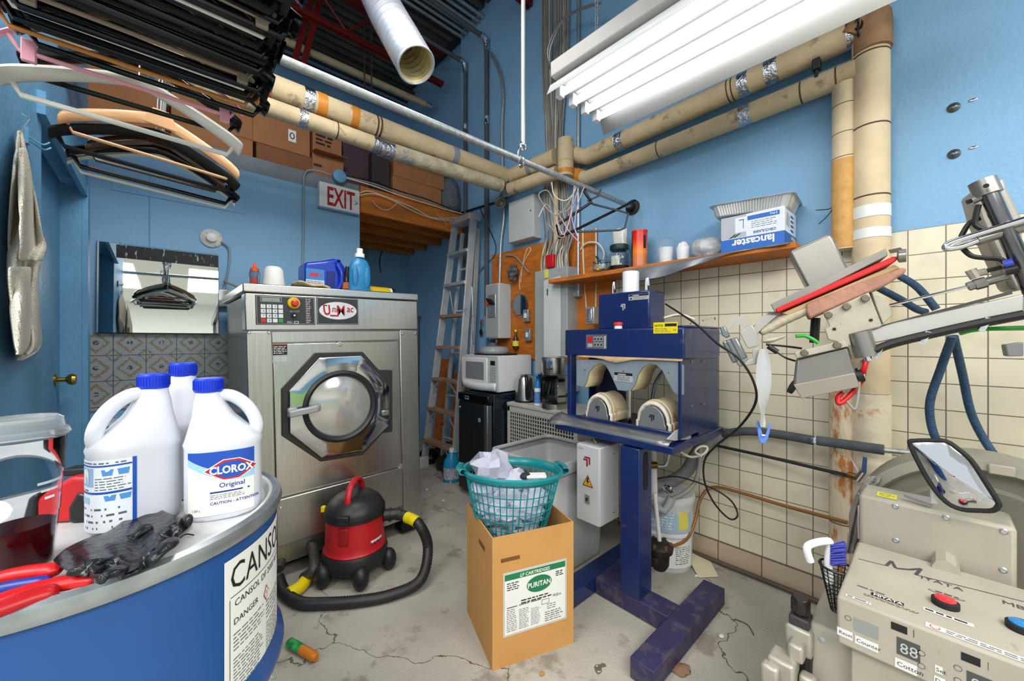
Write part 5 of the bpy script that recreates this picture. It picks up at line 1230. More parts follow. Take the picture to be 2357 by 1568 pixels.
# lower bucks
plate = M('buck_plate', '8d9093', .35, .5, .05)
leather = M('scorched_cover', 'd8c9a4', .6, 0, .12, 6, dirt=('9a5a24', .52, 9, .75))
ruff = M('ruffled_cloth', 'e2dccb', .9, 0, .1, 30, bump=.6, bs=60)
def buck(pxc, pyb, label, wd, hh_, X):
    c = onX(pxc, pyb, X)-V((ox, oy, 0)); c.z = max(c.z, .822)
    arch = lambda w_, h_, n=14: [(-w_, 0), (-w_*1.0, h_*.25)]+[(w_*.92*math.cos(PI-PI*i/n), h_*.30+h_*.70*math.sin(PI*i/n)) for i in range(n+1)]+[(w_*1.0, h_*.25), (w_, 0)]
    A_ = V((0, -1, 0)); B2 = V((0, 0, 1))
    g = bpy.data.objects.new('lower_buck', None); col.objects.link(g); g.parent = T; g.location = c; g['label'] = label
    MB(plate).prism(arch(wd*.78, hh_*.84), ((0, 0, 0), A_, B2), 0, .010).build('buck_plate', None, g, bev=.003)
    outer = arch(wd, hh_)
    g_ = []
    rn = random.Random(2); front = []
    m_ = spl([V((0, -a, b)) for a, b in outer], 3)
    for i, p in enumerate(m_):
        k = .82+.02*math.sin(i*2.1)
        g_.append([V((.004, p.y*k, p.z*k)), V((-.006, p.y*.92, p.z*.92)), V((.0, p.y*1.0, p.z*1.0)), V((.02, p.y*1.02, p.z*1.02))])
    MB(ruff).grid(g_).build('ruffled_edge', None, g, sol=.004)
    g_ = [[V((x, p.y*k, p.z*k)) for x, k in ((.018, 1.02), (.03, 1.04), (.08, 1.0), (.14, 1.04), (.155, 1.0), (.16, .9))] for p in m_]
    MB(leather).grid(g_).build('padded_cover', None, g, sol=.006)
    ar = Art(lambda x, y, h: V((-.0006-h-.010, -x, y))); chev(ar, -.015, hh_*.32, .028, ink); ar.build('maker_mark', g)
    MB(plate).bx(-.014, .01, -wd*.6, wd*.6, -.012, .006).build('buck_foot', None, g, bev=.002)
buck(1378, 966, 'further grey plate pad with scorched cream cover', .082, .135, 1.735)
buck(1503, 990, 'nearer grey plate pad with scorched cream cover', .086, .135, 1.725)
# sheet-metal front shelf
g_ = []
sh = M('worn_sheet_metal', '94969a', .35, .7, .15, 8)
for i in range(13):
    f_ = i/12; y = 1.44-(1.44-.77)*f_; e = .02*math.exp(-((f_)/.12)**2)
    g_.append([V((1.70-ox, y-oy, .835+e)), V((1.66-ox, y-oy, .832+e)), V((1.63-ox-e, y-oy, .822+e*.6)), V((1.615-ox-e*2, y-oy, .808))])
MB(sh).grid(g_).build('front_tray', None, T, sol=.004)
q = [(1536, 1012), (1556, 992), (1590, 979), (1593, 988), (1590, 1011), (1552, 1015)]
P = [onY(a, b, .768)-V((ox, oy, 0)) for a, b in q]; MB(lgrey_paint).hull(P, (0, .006, 0)).build('tray_end', None, T, bev=.001)
# cables/hook on the head
tag(MB(chrome).tube([onY(1618, 738, .8), onY(1645, 730, .8), onY(1646, 736, .8)], .0035, 6).build('wire_hook', None, None), 'thin wire hook sticking out at the top right of the blue press', 'hook')
# electric control box on the pedestal
T2 = thing('control_box', 'light grey electrical control box with a warning triangle beside the navy pedestal', 'control box', (1.6, 1.108, .343))
cb = M('control_box_grey', 'bfc1c5', .4, 0, .03)
MB(cb).bx(0, .17, 0, .142, 0, .39).build('box_body', None, T2, bev=.004)
MB(cb).bx(-.006, 0, .002, .140, .002, .388).build('box_cover', None, T2, bev=.003)
ar = Art(flat((-.0066, .142, 0), (0, -1, 0), (0, 0, 1)))
ar.poly([(.04, .185), (.105, .185), (.0725, .245)], ink); ar.poly([(.046, .189), (.099, .189), (.0725, .238)], M('warn_amber', 'e0a01e', .5), h=.0009)
ar.poly([(.070, .232), (.080, .232), (.074, .214), (.082, .214), (.068, .193), (.071, .208), (.064, .208)], ink, h=.0012)
mr = M('mark_maroon', '8c1f2e', .5); chev(ar, .045, .285, .045, mr)
ar.text('ITTOX', .01, .365, .013, grey_ink, sx=.9); ar.build('box_marking', T2)
MB(galv).bx(-.012, -.006, .055, .085, .10, .145).build('switch_plate', None, T2, bev=.002); MB(ink).bx(-.018, -.012, .066, .074, .115, .13).build('toggle', None, T2)
mb = MB(ink)
for x, z in ((.12, .34), (.12, .04)): MB(ink).lathe([(.004, 0), (0, .003)], (x, -.001, z), 8, FRm).build('side_screw', None, T2)
poly_pipe('green_wire', 'yellow-green earth wire curling from the top of the grey control box', 'wire', [V((1.66, 1.17, .735)), V((1.66, 1.19, .76)), V((1.69, 1.17, .77))], .005, M('wire_olive', '8b8f4a', .5))
# ================================================================ PIPEWORK BEHIND THE PRESS
def P_(lst): return [W(*q) for q in lst]
wp = M('white_pipe', 'd5d5d2', .4, 0, .08)
X0 = onX(1500, 1100, 1.95)
t = thing('steam_valve', 'grey steam valve and white drain pipe behind the navy pedestal', 'valve')
d0 = 2.02
MB(wp).tube(P_([(1503, 1035, d0), (1504, 1080, d0), (1506, 1150, d0)]), .018, 12).build('white_riser', None, t)
MB(M('brass_old', '8a6b35', .35, .8, .3, 40)).cyl(W(1494, 1071, d0-.03), W(1512, 1071, d0-.03), .017).build('brass_union', None, t)
MB(galv).tube(spl(P_([(1510, 1073, d0), (1530, 1073, d0), (1537, 1060, d0), (1541, 1040, d0)]), 5), .010, 10).build('side_branch', None, t)
MB(grey_paint).tube(P_([(1500, 1150, d0), (1512, 1168, d0), (1528, 1176, d0), (1540, 1160, d0), (1546, 1145, d0)]), .022, 12).build('valve_body', None, t)
MB(chrome).lathe([(.02, 0), (.03, .006), (.03, .014), (.018, .02), (0, .02)], W(1536, 1131, d0-.04), 16, Matrix.Rotation(R(60), 3, 'Y')).build('valve_wheel', None, t)
poly_pipe('grey_hose', 'grey bent conduit running up from the steam valve to the press table', 'hose', P_([(1548, 1148, d0), (1575, 1135, d0), (1600, 1110, d0), (1610, 1070, d0), (1612, 1030, d0+.02)]), .011, cable_grey)
t = poly_pipe('insulated_hose', 'thick grey foam covered hose curving from the white bucket up to the press table', 'hose', P_([(1500, 1120, 2.12), (1545, 1108, 2.12), (1580, 1085, 2.1), (1600, 1050, 2.08), (1625, 1020, 2.06), (1660, 1003, 2.03)]), .033, M('foam_grey', '77777b', .75, 0, .2, 12, bump=.3), 6, 14)
fo = M('foam_grey', '77777b')
t = thing('foam_pipe', 'dark grey foam sleeve pipe along the tiled wall crossing the vertical pipes', 'pipe')
Y_ = XB-.06
Pa = [onX(1655, 1000, Y_), onX(1720, 993, Y_), onX(1790, 1000, Y_), onX(1872, 1014, Y_-.02)]
Xn = 2.16
MB(M('dark_foam', '4d5257')).tube(spl(Pa, 6), .022, 12).build('foam_sleeve', None, t)
MB(M('dark_foam', '4d5257')).tube([onX(1880, 1014, Xn), onX(2035, 1036, Xn)], .021, 12).build('foam_sleeve', None, t)
MB(foil).tube([onX(1872, 1014, Y_-.02), onX(1882, 1015, Xn)], .016, 10).build('joint', None, t)
MB(galv).tube([onX(2033, 1036, Xn), onX(2110, 1044, Xn)], .011, 10).build('bare_pipe', None, t)
tag(MB(M('dark_foam', '4d5257')).tube([onX(2300, 1070, 2.2), onX(2370, 1080, 2.2)], .022, 12).build('foam_pipe'), 'short length of dark foam pipe at the right edge beyond the blower rim', 'pipe')
t = thing('black_pipe_run', 'thin black pipe sloping along the tiles to a valve with a blue lever', 'pipe')
MB(M('black_pipe', '2d2f33', .5, .3)).tube([onX(1635, 1023, 2.3), onX(1760, 1050, 2.26), onX(1900, 1083, 2.2), onX(1955, 1095, 2.17)], .008, 8).build('pipe', None, t)
MB(M('brass_old', '8a6b35')).tube([onX(1953, 1093, 2.17), onX(1975, 1100, 2.16)], .014, 10).build('union', None, t)
MB(chrome).tube([onX(1975, 1105, 2.16), onX(1990, 1085, 2.15)], .016, 10).build('valve_body', None, t)
MB(M('lever_blue', '2e4a6e', .4)).hull([onX(a_, b_, 2.12) for a_, b_ in ((1982, 1088), (1994, 1090), (1996, 1055), (1986, 1052))], (.006, 0, 0)).build('lever', None, t)
MB(M('torn_tape', 'c9c2b2', .6)).hull([onX(a_, b_, 2.15) for a_, b_ in ((1955, 1050), (1982, 1090), (1977, 1095))], (.003, 0, 0)).build('torn_tape', None, t)
poly_pipe('copper_tube', 'thin orange-brown tube bending from the steam trap along the tiles', 'tube', P_([(1547, 1258, 1.98), (1580, 1242, 2.08), (1600, 1200, 2.12), (1612, 1150, 2.15)])+[onX(1640, 1122, 2.29), onX(1700, 1133, 2.29), onX(1800, 1163, 2.27), onX(1950, 1203, 2.2)], .0085, M('copper_tube', '8f6238', .45, .2, .15))
# looping cables
poly_pipe('black_cable', 'black cable sweeping down from the press past the paper strip and looping', 'cable', P_([(1532, 700, 1.9), (1600, 745, 1.6), (1650, 790, 1.35), (1700, 825, 1.3), (1735, 880, 1.3), (1738, 930, 1.35), (1700, 985, 1.45), (1650, 1025, 1.55), (1622, 1060, 1.65), (1622, 1110, 1.75), (1645, 1160, 1.8), (1680, 1195, 1.85), (1698, 1185, 1.88), (1680, 1150, 1.9), (1630, 1120, 1.95), (1560, 1098, 2.0), (1512, 1102, 2.03)]), .0042, cable_black, 6, 8)
poly_pipe('white_cable', 'loose cream cables coiled under the right end of the press table', 'cable', P_([(1566, 1040, 1.9), (1590, 1052, 1.9), (1620, 1045, 1.88), (1628, 1030, 1.88), (1612, 1028, 1.88), (1600, 1040, 1.88), (1615, 1050, 1.88)]), .006, cable_white)
poly_pipe('white_cable', 'cream cable arching behind the upper box of the blue press', 'cable', [W(1528, 732, 2.0), W(1565, 724, 2.0), W(1600, 736, 1.95)], .006, cable_white)
poly_pipe('chrome_conduit', 'curved grey conduit seen through the arches of the press', 'conduit', P_([(1530, 850, 2.3), (1510, 880, 2.3), (1502, 920, 2.3), (1498, 960, 2.3)]), .012, galv)
# white bucket
bp = onX(1530, 1270, 2.20); bp.z = 0
t = thing('paint_bucket', 'white plastic bucket with a faded label against the tiled wall behind the press', 'bucket', (2.12, bp.y+.10, 0)); t.location = (2.13, 1.06, 0)
c_ = onZ(1535, 1290, 0)
t.location = (c_.x+.0, c_.y, 0)
mb = MB(M('bucket_white', 'cfd2d4', .4, 0, .08, 10)); mb.lathe([(.125, 0), (.13, .01), (.135, .19), (.14, .195), (.14, .205), (.137, .21), (.142, .36), (.148, .37), (.148, .40), (.142, .41), (0, .41)], n=36); mb.build('bucket_body', None, t)
lb3 = Art(bent((0, 0, 0), .1345, R(165), .03)); lb3.rect(0, .0, .25, .15, paper, n=14); lb3.lines(.01, .01, .12, .14, 12, grey_ink, .4, seed=12); lb3.lines(.14, .02, .24, .12, 9, grey_ink, .4, seed=13); lb3.build('lower_label', t)
lb3 = Art(bent((0, 0, 0), .1405, R(165), .22)); lb3.rect(0, .0, .25, .13, M('label_blue', '9fb8cc', .5, 0, .1), n=14); lb3.rect(.16, .02, .22, .12, M('label_spot_yellow', 'd8cf5a', .5), h=.0006, n=3); lb3.lines(.01, .02, .14, .11, 6, paper, .4, seed=14); lb3.build('upper_label', t)
# steam trap
c_ = W(1518, 1270, 1.93)
t = thing('steam_trap', 'rusty cast-iron steam trap hanging low beside the pedestal', 'steam trap', c_)
MB(cast).lathe([(.03, -.085), (.045, -.06), (.048, -.0), (.062, .005), (.066, .03), (.050, .045), (.02, .055), (0, .055)], n=20).build('trap_body', None, t)
mb = MB(M('rust_bolt', '6a4a35', .7, .3, .3, 30))
for i in range(6): mb.lathe([(.010, .03), (.010, .05), (0, .052)], (.052*math.cos(i*PI/3), .052*math.sin(i*PI/3), 0), 6)
mb.build('cover_bolt', None, t); MB(cast).cyl((-.07, 0, -.03), (.07, 0, -.03), .02).build('trap_port', None, t)
MB(wp).cyl((0, 0, .05), (-.03, .01, .30), .010).build('riser', None, t)
# paper on the floor
ps = [onZ(x, y, .004) for x, y in ((1570, 1270), (1622, 1267), (1654, 1328), (1608, 1330))]
tag(MB(M('old_paper', 'd8cfb2', .8, 0, .06)).hull([ps[0]+V((0, 0, .02)), ps[1], ps[2], loft(ps[2], ps[3], .5), ps[3], loft(ps[3], ps[0], .5)+V((0, 0, .012))], (0, 0, .0015)).build('paper_sheet'), 'torn cream sheet of paper lying on the floor by the tiled wall', 'paper')
rn = random.Random(4)
for i, (px, py, lb) in enumerate(((1661, 1465, 'small white paper scrap on the floor right of the press foot'), (1603, 1326, 'white curl of paper at the tip of the torn cream sheet'), (982, 1127, 'tiny white scrap on the floor near the base of the washer'), (1021, 1152, 'tiny white scrap on the floor between washer and cardboard box'), (1247, 1551, 'tan crumb on the floor in front of the cardboard box'))):
    c_ = onZ(px, py, .005); tag(MB(paper if i < 4 else card).ell((0, 0, 0), (.012, .008, .004), 8, 5, jit=.3, seed=i).build('paper_scrap', None, None, loc=c_), lb, 'scrap')
c_ = onZ(1568, 1540, .006); tag(MB(M('dry_leaf', '8a6a50', .8)).ell((0, 0, 0), (.035, .03, .006), 12, 5, jit=.3, seed=3).build('dry_debris', None, None, loc=c_), 'flattened brown debris on the floor beside the near press foot', 'debris')
poly_pipe('wire_scrap', 'thin black wire curling on the floor at the end of the press foot', 'wire', [onZ(1690, 1425, .004), onZ(1720, 1438, .004), onZ(1735, 1462, .004)], .0018, cable_black)
poly_pipe('floor_pipe', 'thin brown pipe along the foot of the tiled wall', 'pipe', [(XB-.045, 1.45, .018), (XB-.045, .02, .018)], .012, M('rust_pipe', '5d5048', .6, .2, .2), 0)
# ================================================================ CARTON, BASKET
ca = R(-20); bc = V((1.13, 1.22, 0))
A0 = V((.938, 1.139)); 
T = thing('open_carton', 'tall open cardboard carton with a green and white filter cartridge label', 'box', (.938, 1.139, 0), rz=R(-20)); bw, bd, bh = .360, .352, .508
MB(card_pale).bx(0, bw, 0, .005, 0, bh).build('front_panel', None, T)
MB(card_pale).bx(0, .005, .005, bd, 0, bh).build('side_panel', None, T)
MB(card_pale).bx(bw-.005, bw, .005, bd, 0, bh).build('side_panel', None, T)
MB(card_pale).bx(.005, bw-.005, bd-.005, bd, 0, bh).build('rear_panel', None, T)
MB(card_pale).bx(.005, bw-.005, .005, bd-.005, .002, .007).build('bottom_panel', None, T)
ar = Art(flat((0, -.0004, 0), (1, 0, 0), (0, 0, 1)))
slot = M('slot_dark', '7a4d22', .8)
ar.rect(.035, bh*.80, .115, bh*.83, slot); ar.build('hand_slot', T)
ar = Art(lambda x, y, h: V((-.0004-h, y, x))); ar.rect(.41, .09, .43, .17, slot); ar.build('hand_slot', T)
gr = M('label_green', '1f7a4c', .5); x0, z0, x1, z1 = .045, .115, .325, .335
ar = Art(flat((0, -.0006, 0), (1, 0, 0), (0, 0, 1)))
ar.rect(x0, z0, x1, z1+.028, paper); ar.frame(x0+.003, z0+.003, x1-.003, z1+.025, .0015, grey_ink, h=.0006)
ar.rect(x0+.006, z1-.004, x1-.006, z1+.020, gr, h=.0007); ar.text('LF CARTRIDGES', x0+.070, z1+.000, .0185, paper, h=.0010, bold=.02, shear=.1)
ar.oval((x0+x1)/2+.015, z1-.045, .056, .033, gr, h=.0007); ar.text('PURITAN', (x0+x1)/2+.015, z1-.055, .028, paper, align='CENTER', bold=.025, h=.0012, sx=.9)
ar.lines(x0+.015, z1-.045, x0+.07, z1-.012, 4, ink, .45, seed=3); ar.lines(x1-.05, z1-.035, x1-.012, z1-.012, 3, ink, .5, seed=5)
ar.lines(x0+.075, z1-.11, x1-.05, z1-.09, 2, ink, .5, seed=6); ar.frame(x0+.165, z0+.085, x0+.20, z0+.105, .002, gr, h=.0007); ar.text('Adco', x0+.215, z0+.105, .018, ink, h=.001, shear=.3)
for k in range(3): ar.lines(x0+.014+.052*k, z0+.015, x0+.058+.052*k, z0+.105-.01*k, 13, grey_ink, .35, seed=20+k); ar.rect(x0+.014+.052*k, z0+.108, x0+.058+.052*k, z0+.111, ink, h=.0007)
ar.lines(x0+.18, z0+.012, x1-.012, z0+.055, 5, grey_ink, .4, seed=30); ar.lines(x0+.19, z0+.06, x1-.05, z0+.085, 3, grey_ink, .35, seed=31)
ar.build('product_label', T, 'white label with a green oval')
# basket
cw = Matrix.Rotation(R(-20), 3, 'Z') @ V((bw/2, bd/2, 0))
bcx, bcy = .938+cw.x-.012, 1.139+cw.y+.03
T = thing('laundry_basket', 'teal plastic lattice laundry basket jammed in the top of the carton', 'basket', (bcx, bcy, .40), rot=(R(-3), R(5), 0))
teal = M('teal_plastic', '12868c', .3, 0, .08, coat=.2)
def br(z): return .135+(.215-.135)*(z/.29)**.8
mb = MB(teal)
nv = 44
for i in range(nv):
    a = 2*PI*i/nv; mb.tube([V((br(z)*math.cos(a), br(z)*math.sin(a), z)) for z in (0, .06, .12, .19, .26)], .0026, 5)
for z in (.035, .07, .105, .14, .175, .21): mb.tube([V((br(z)*math.cos(2*PI*i/40), br(z)*math.sin(2*PI*i/40), z)) for i in range(40)], .0026, 5, closed=True)
mb.build('lattice_wall', None, T)
MB(teal).lathe([(.206, .255), (.212, .262), (.228, .272), (.232, .285), (.226, .293), (.214, .290), (.208, .28), (.204, .262), (.206, .255)], n=56, capb=False, capt=False).build('rim', None, T)
for a in (R(-32), R(148)):
    mb = MB(teal); mb.lathe([(.230, .276), (.250, .280), (.254, .292), (.246, .302), (.226, .298)], n=12, a0=a-.30, a1=a+.30, capb=False, capt=False); mb.build('handle', None, T, sol=.004)
MB(teal).lathe([(0, 0), (.135, 0), (.135, .006), (0, .006)], n=36).build('floor', None, T)
rn = random.Random(9); crumple = M('crumpled_cloth', 'b9bbcc', .8, 0, .05, 8, bump=.9, bs=14)
for i in range(36):
    a = i*2.4; z = .03+.17*i/36; rr_ = max(0, br(z)-.08)*(1 if i % 3 else .45)
    p = V((bcx+rr_*math.cos(a), bcy+rr_*math.sin(a), .40+z)); s_ = rn.uniform(.045, .065)
    o = MB(crumple).ell((0, 0, 0), (s_*1.1, s_, s_*.75), 10, 7, jit=.27, seed=i).build('crumpled_cloth', None, None, loc=p, ang=18)
    tag(o, 'crumpled white collar cloth packed in the teal basket', 'cloth', 'white cloths inside the teal basket')
p = V((bcx-.05, bcy+.08, .685)); o = MB(crumple).ell((0, 0, 0), (.09, .085, .075), 11, 8, jit=.24, seed=77).build('crumpled_cloth', None, None, loc=p, ang=18); tag(o, 'big crumpled white cloth heaped above the left side of the basket rim', 'cloth')
p = V((bcx+.03, bcy+.02, .63)); o = MB(crumple).ell((0, 0, 0), (.07, .05, .05), 10, 7, jit=.2, seed=78).build('crumpled_cloth', None, None, loc=p, ang=22); tag(o, 'smooth white cloth lying in front of the heaped cloth in the basket', 'cloth')
tag(MB(M('charcoal_lint', '2b2c30', .8)).ell((0, 0, 0), (.03, .022, .014), 12, 8, jit=.05).build('dark_sponge', None, None, loc=(bcx+.06, bcy-.03, .655)), 'small dark sponge on the white cloths in the middle of the basket', 'sponge')
tag(MB(paper).box((0, 0, 0), (.09, .05, .012), Matrix.Rotation(R(-40), 4, 'Z')).build('folded_paper', None, None, loc=(bcx+.10, bcy-.06, .655), bev=.003), 'folded white paper lying right of the dark sponge in the basket', 'paper')
# ================================================================ VACUUM
vc = W(818, 1200, 2.10); vc.z = 0
T = thing('wet_dry_vacuum', 'red and black wet and dry vacuum on casters in front of the washer', 'vacuum cleaner', vc, rz=R(-42)); T.scale = (.945, .945, .965)
vb = M('vac_black', '1f2022', .42, 0, .2, 12, dirt=('6a6763', .62, 20, .5)); vr = M('vac_red', 'b31a20', .38, 0, .08, 8)
MB(vb).lathe([(.15, .06), (.172, .075), (.178, .14), (.168, .158), (0, .158)], n=48).build('base_ring', None, T)
MB(vr).lathe([(.166, .158), (.170, .165), (.164, .172), (.160, .20), (.156, .335), (0, .335)], n=48).build('drum', None, T)
MB(vb).lathe([(.158, .332), (.164, .336), (.164, .37), (.158, .385), (.135, .42), (.10, .445), (.06, .455), (0, .457)], n=48).build('motor_lid', None, T)
fd_ = V((0, -1, 0))
mb = MB(vr); mb.tube(spl([(0, -.10, .405), (0, -.105, .45), (0, -.07, .505), (.0, 0, .525), (.0, .07, .50), (0, .10, .44), (0, .10, .41)], 5), .015, 10, sq=(1.0, 1.2)); mb.build('carry_handle', None, T)
for y_ in (-.165, .165): MB(vb).box((0, y_, .365), (.065, .03, .05)).build('latch', None, T, bev=.006)
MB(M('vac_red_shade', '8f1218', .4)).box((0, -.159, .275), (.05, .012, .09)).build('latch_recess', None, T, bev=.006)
MB(yellow).box((-.155, -.06, .385), (.02, .025, .03)).build('yellow_tab', None, T, bev=.003)
MB(ink).lathe([(.1655, .345), (.1655, .352)], n=20, a0=R(-75), a1=R(-25), capb=False, capt=False).build('vent_slot', None, T)
MB(M('orange_red', 'd24a2a')).lathe([(.018, .0), (.014, .006), (0, .007)], (.07, -.06, .432), 14, Matrix.Rotation(R(25), 3, 'Y')).build('power_button', None, T)
for k, a in enumerate((-130, -60, 10, 80, 150)):
    a = R(a); c_, s_ = math.cos(a), math.sin(a); pod = bpy.data.objects.new('caster', None); col.objects.link(pod); pod.parent = T; pod.location = (.185*c_, .185*s_, 0)
    MB(vb).ell((0, 0, .06), (.044, .044, .062), 16, 10).build('caster_housing', None, pod)
    ax = Matrix.Rotation(R(90), 3, 'X'); MB(rubber).lathe([(.012, -.018), (.024, -.016), (.026, 0), (.024, .016), (.012, .018)], (.0, 0, .026), 20, ax).build('caster_wheel', None, pod)
ar = Art(bent((0, 0, 0), .1585, R(-40), .19)); ar.poly([(0, 0), (.09, .0), (.09, .085), (.02, .05), (.0, .03)], M('vac_label_red', 'a01016', .4), h=.0004)
ar.rect(.004, .004, .088, .036, paper, h=.0010, n=6); ar.text('JACTRAP', .008, .010, .022, ink, h=.0016, bold=.03, shear=.2, sx=.85); ar.build('side_label', T)
hx = V((.155, .03, .31))
MB(vb).cyl(hx, hx+V((.09, .02, 0)), .034, .030, 20).cyl(hx+V((.03, .005, 0)), hx+V((.04, .006, 0)), .038).cyl(hx+V((.07, .015, 0)), hx+V((.08, .016, 0)), .036).build('hose_port', None, T)
# hose
hm = M('hose_black', '232325', .45, 0, .2, 20, dirt=('5f5a54', .6, 18, .4))
def z_(px, py, z): return onZ(px, py, z)
hp = [vc+Matrix.Rotation(R(-42), 3, 'Z') @ (hx+V((.08, .02, 0)))*.945, W(935, 1190, 2.12), W(965, 1208, 2.06), z_(985, 1260, .16), z_(968, 1335, .05), z_(900, 1370, .028), z_(820, 1385, .028), z_(740, 1390, .028), z_(690, 1388, .028), z_(655, 1365, .028), z_(640, 1330, .05)]
P = spl(hp, 26)
t = thing('vacuum_hose', 'black ribbed vacuum hose with yellow tape curving over the floor', 'hose')
MB(hm).tube(P, [.026+(.0022 if i % 2 else -.001) for i in range(len(P))], 14).build('hose', None, t, ang=80)
MB(yellow).tube(P[28:48], .0295, 16).build('tape', None, t)
P = spl([z_(700, 1330, .03), z_(722, 1310, .09), W(722, 1270, 2.1), W(705, 1240, 2.15), W(680, 1240, 2.15), W(655, 1265, 2.1), W(640, 1310, 2.0)], 20)
t = thing('hose_wand', 'grey taped end of a hose looping up from the floor beside the blue drum', 'hose')
MB(M('duct_taped', '4a4642', .45, .3, .3, 12, bump=.5)).tube(P, .027, 14).build('wand', None, t)
MB(yellow).tube(spl([z_(708, 1330, .03), z_(690, 1352, .03), z_(664, 1368, .03)], 6), .031, 14).build('tape', None, t)
poly_pipe('power_cord', 'thin black cord hanging from the vacuum down behind its wheels', 'cord', [W(742, 1205, 2.2), W(728, 1250, 2.2), W(715, 1300, 2.1), z_(690, 1345, .01), z_(650, 1375, .01)], .004, cable_black)
# glue stick on floor
a = onZ(664, 1478, .02); b = onZ(728, 1515, .02); ax = V((0, 0, 1)).rotation_difference((b-a).normalized()).to_matrix(); Lg = (b-a).length
t = thing('orange_tube', 'orange screwdriver-like tube with a green label on the floor beside the drum', 'tube', a)
MB(M('amber_plastic', 'c7741c', .35, 0, .1)).lathe([(.012, 0), (.018, .01), (.018, Lg*.92), (.012, Lg), (0, Lg)], n=18, ax=ax).build('tube_body', None, t)
MB(M('green_label', '2f8f4a', .5, 0, .7, 50)).lathe([(.0185, Lg*.05), (.0185, Lg*.5)], n=18, ax=ax, capb=False, capt=False).build('tube_label', None, t)
# blue bleach jug on floor by fridge
p = onZ(1040, 1108, 0)
t = thing('cleaner_jug', 'light blue cleaner jug with a white cap on the floor beside the ladder foot', 'jug', p, rz=R(-30))
MB(M('sky_blue_plastic', '1f86b4', .3, 0, .06)).lathe([(.9, 0), (1, .01), (1, .15), (.9, .19), (.45, .25), (.3, .27)], n=28, sx=.075, sy=.05).build('jug_body', None, t)
MB(M('jug_label_blur', '9fa0b4', .5, 0, .5, 50)).lathe([(1.01, .03), (1.01, .13)], n=28, sx=.075, sy=.05, capb=False, capt=False).build('jug_label', None, t)
MB(white).lathe([(.024, .265), (.024, .295), (0, .295)], n=20).build('jug_cap', None, t)
MB(M('sky_blue_plastic', '1f86b4')).tube(spl([(.02, 0, .26), (.06, 0, .26), (.078, 0, .21), (.066, 0, .15)], 5), .011, 8).build('jug_handle', None, t)

# ================================================================ DRUM
DC = V((-.096, 1.077, 0)); DR_ = .298; DZ = .93
T = thing('steel_drum', 'blue solvent drum with a rust-stained white lid and a tall white label', 'drum', DC)
db = M('drum_blue', '1b4c8c', .35, 0, .08, 5, coat=.2, dirt=('0f2f60', .66, 8, .5))
prof = [(.27, .0), (DR_+.004, .01), (DR_, .03)]
for z in (.33, .60): prof += [(DR_, z-.035), (DR_+.014, z-.012), (DR_+.016, z), (DR_+.014, z+.012), (DR_, z+.035)]
prof += [(DR_, DZ-.05), (DR_-.003, DZ-.025)]
MB(db).lathe(prof, n=96, capb=True, capt=False).build('drum_shell', None, T)
MB(M('drum_ring', 'a9b0b6', .35, .8, .2, 20)).lathe([(DR_-.002, DZ-.03), (DR_+.008, DZ-.026), (DR_+.012, DZ-.014), (DR_+.009, DZ-.001), (DR_-.0, DZ+.004), (DR_-.008, DZ)], n=96, capb=False, capt=False).build('closing_ring', None, T)
LZ = DZ-.016
lid = M('drum_lid_white', 'c6c8c8', .42, 0, .05, 6, dirt=('a9783f', .67, 5, .75))
MB(lid).lathe([(DR_-.004, DZ+.001), (DR_-.014, DZ-.001), (DR_-.022, DZ-.014), (DR_-.05, LZ), (.2, LZ+.001), (0, LZ+.001)], n=96, capb=False).build('lid', None, T)
# label on the drum
def drumang(px):
    # angle on the drum where the column px sees its front surface
    t_ = (px-CX)/F; d = FW+RT*t_; d.normalize(); c_ = V((DC.x, DC.y)); dd = V((d.x, d.y)); b_ = dd.dot(c_); q_ = c_.dot(c_)-DR_**2; s_ = b_-math.sqrt(max(0, b_*b_-q_)); p = dd*s_
    return math.atan2(p.y-DC.y, p.x-DC.x), s_*(dd.x*FW.x+dd.y*FW.y)
a0, dd0 = drumang(515); a1, _ = drumang(652)
zt = H-F**-1*(1298-CY)*dd0
ztop_ = DZ-.09
Lh = .62; Lw = .42
Lw = .40
ar = Art(bent((0, 0, 0), DR_+.0008, a0, zt-Lh))
ar.rect(0, 0, Lw, Lh, paper, h=.0004, n=30); ar.text('CANSOL', .010, Lh-.058, .066, ink, h=.0012, sx=.78); ar.rect(.012, Lh-.070, Lw-.01, Lh-.0685, ink, h=.0009, n=16)
ar.text('CANSOL DF 2000 RET DETERG', .02, Lh-.090, .0175, ink, h=.0012); ar.text('DANGER', .018, Lh-.122, .016, ink, h=.0012)
ar.rect(.010, .06, .0112, Lh-.072, ink, h=.0009); ar.poly([(.115, Lh-.108), (.127, Lh-.125), (.115, Lh-.142), (.103, Lh-.125)], M('ghs_red', 'a83a3a', .5), h=.0009); ar.poly([(.115, Lh-.112), (.124, Lh-.125), (.115, Lh-.138), (.106, Lh-.125)], paper, h=.0012); ar.text('!', .112, Lh-.133, .02, ink, h=.0016)
for b0, b1, k in ((.45, .485, 1), (.33, .44, 2), (.20, .32, 3), (.09, .19, 4)):
    ar.lines(.018, b0, .105, b1, int((b1-b0)/.0062), grey_ink, .32, h=.0009, seed=k); ar.lines(.115, b0-.01, .205, b1-.005, int((b1-b0)/.0062), grey_ink, .32, h=.0009, seed=k+10); ar.lines(.215, b0, .38, b1, int((b1-b0)/.0062), grey_ink, .32, h=.0009, seed=k+20)
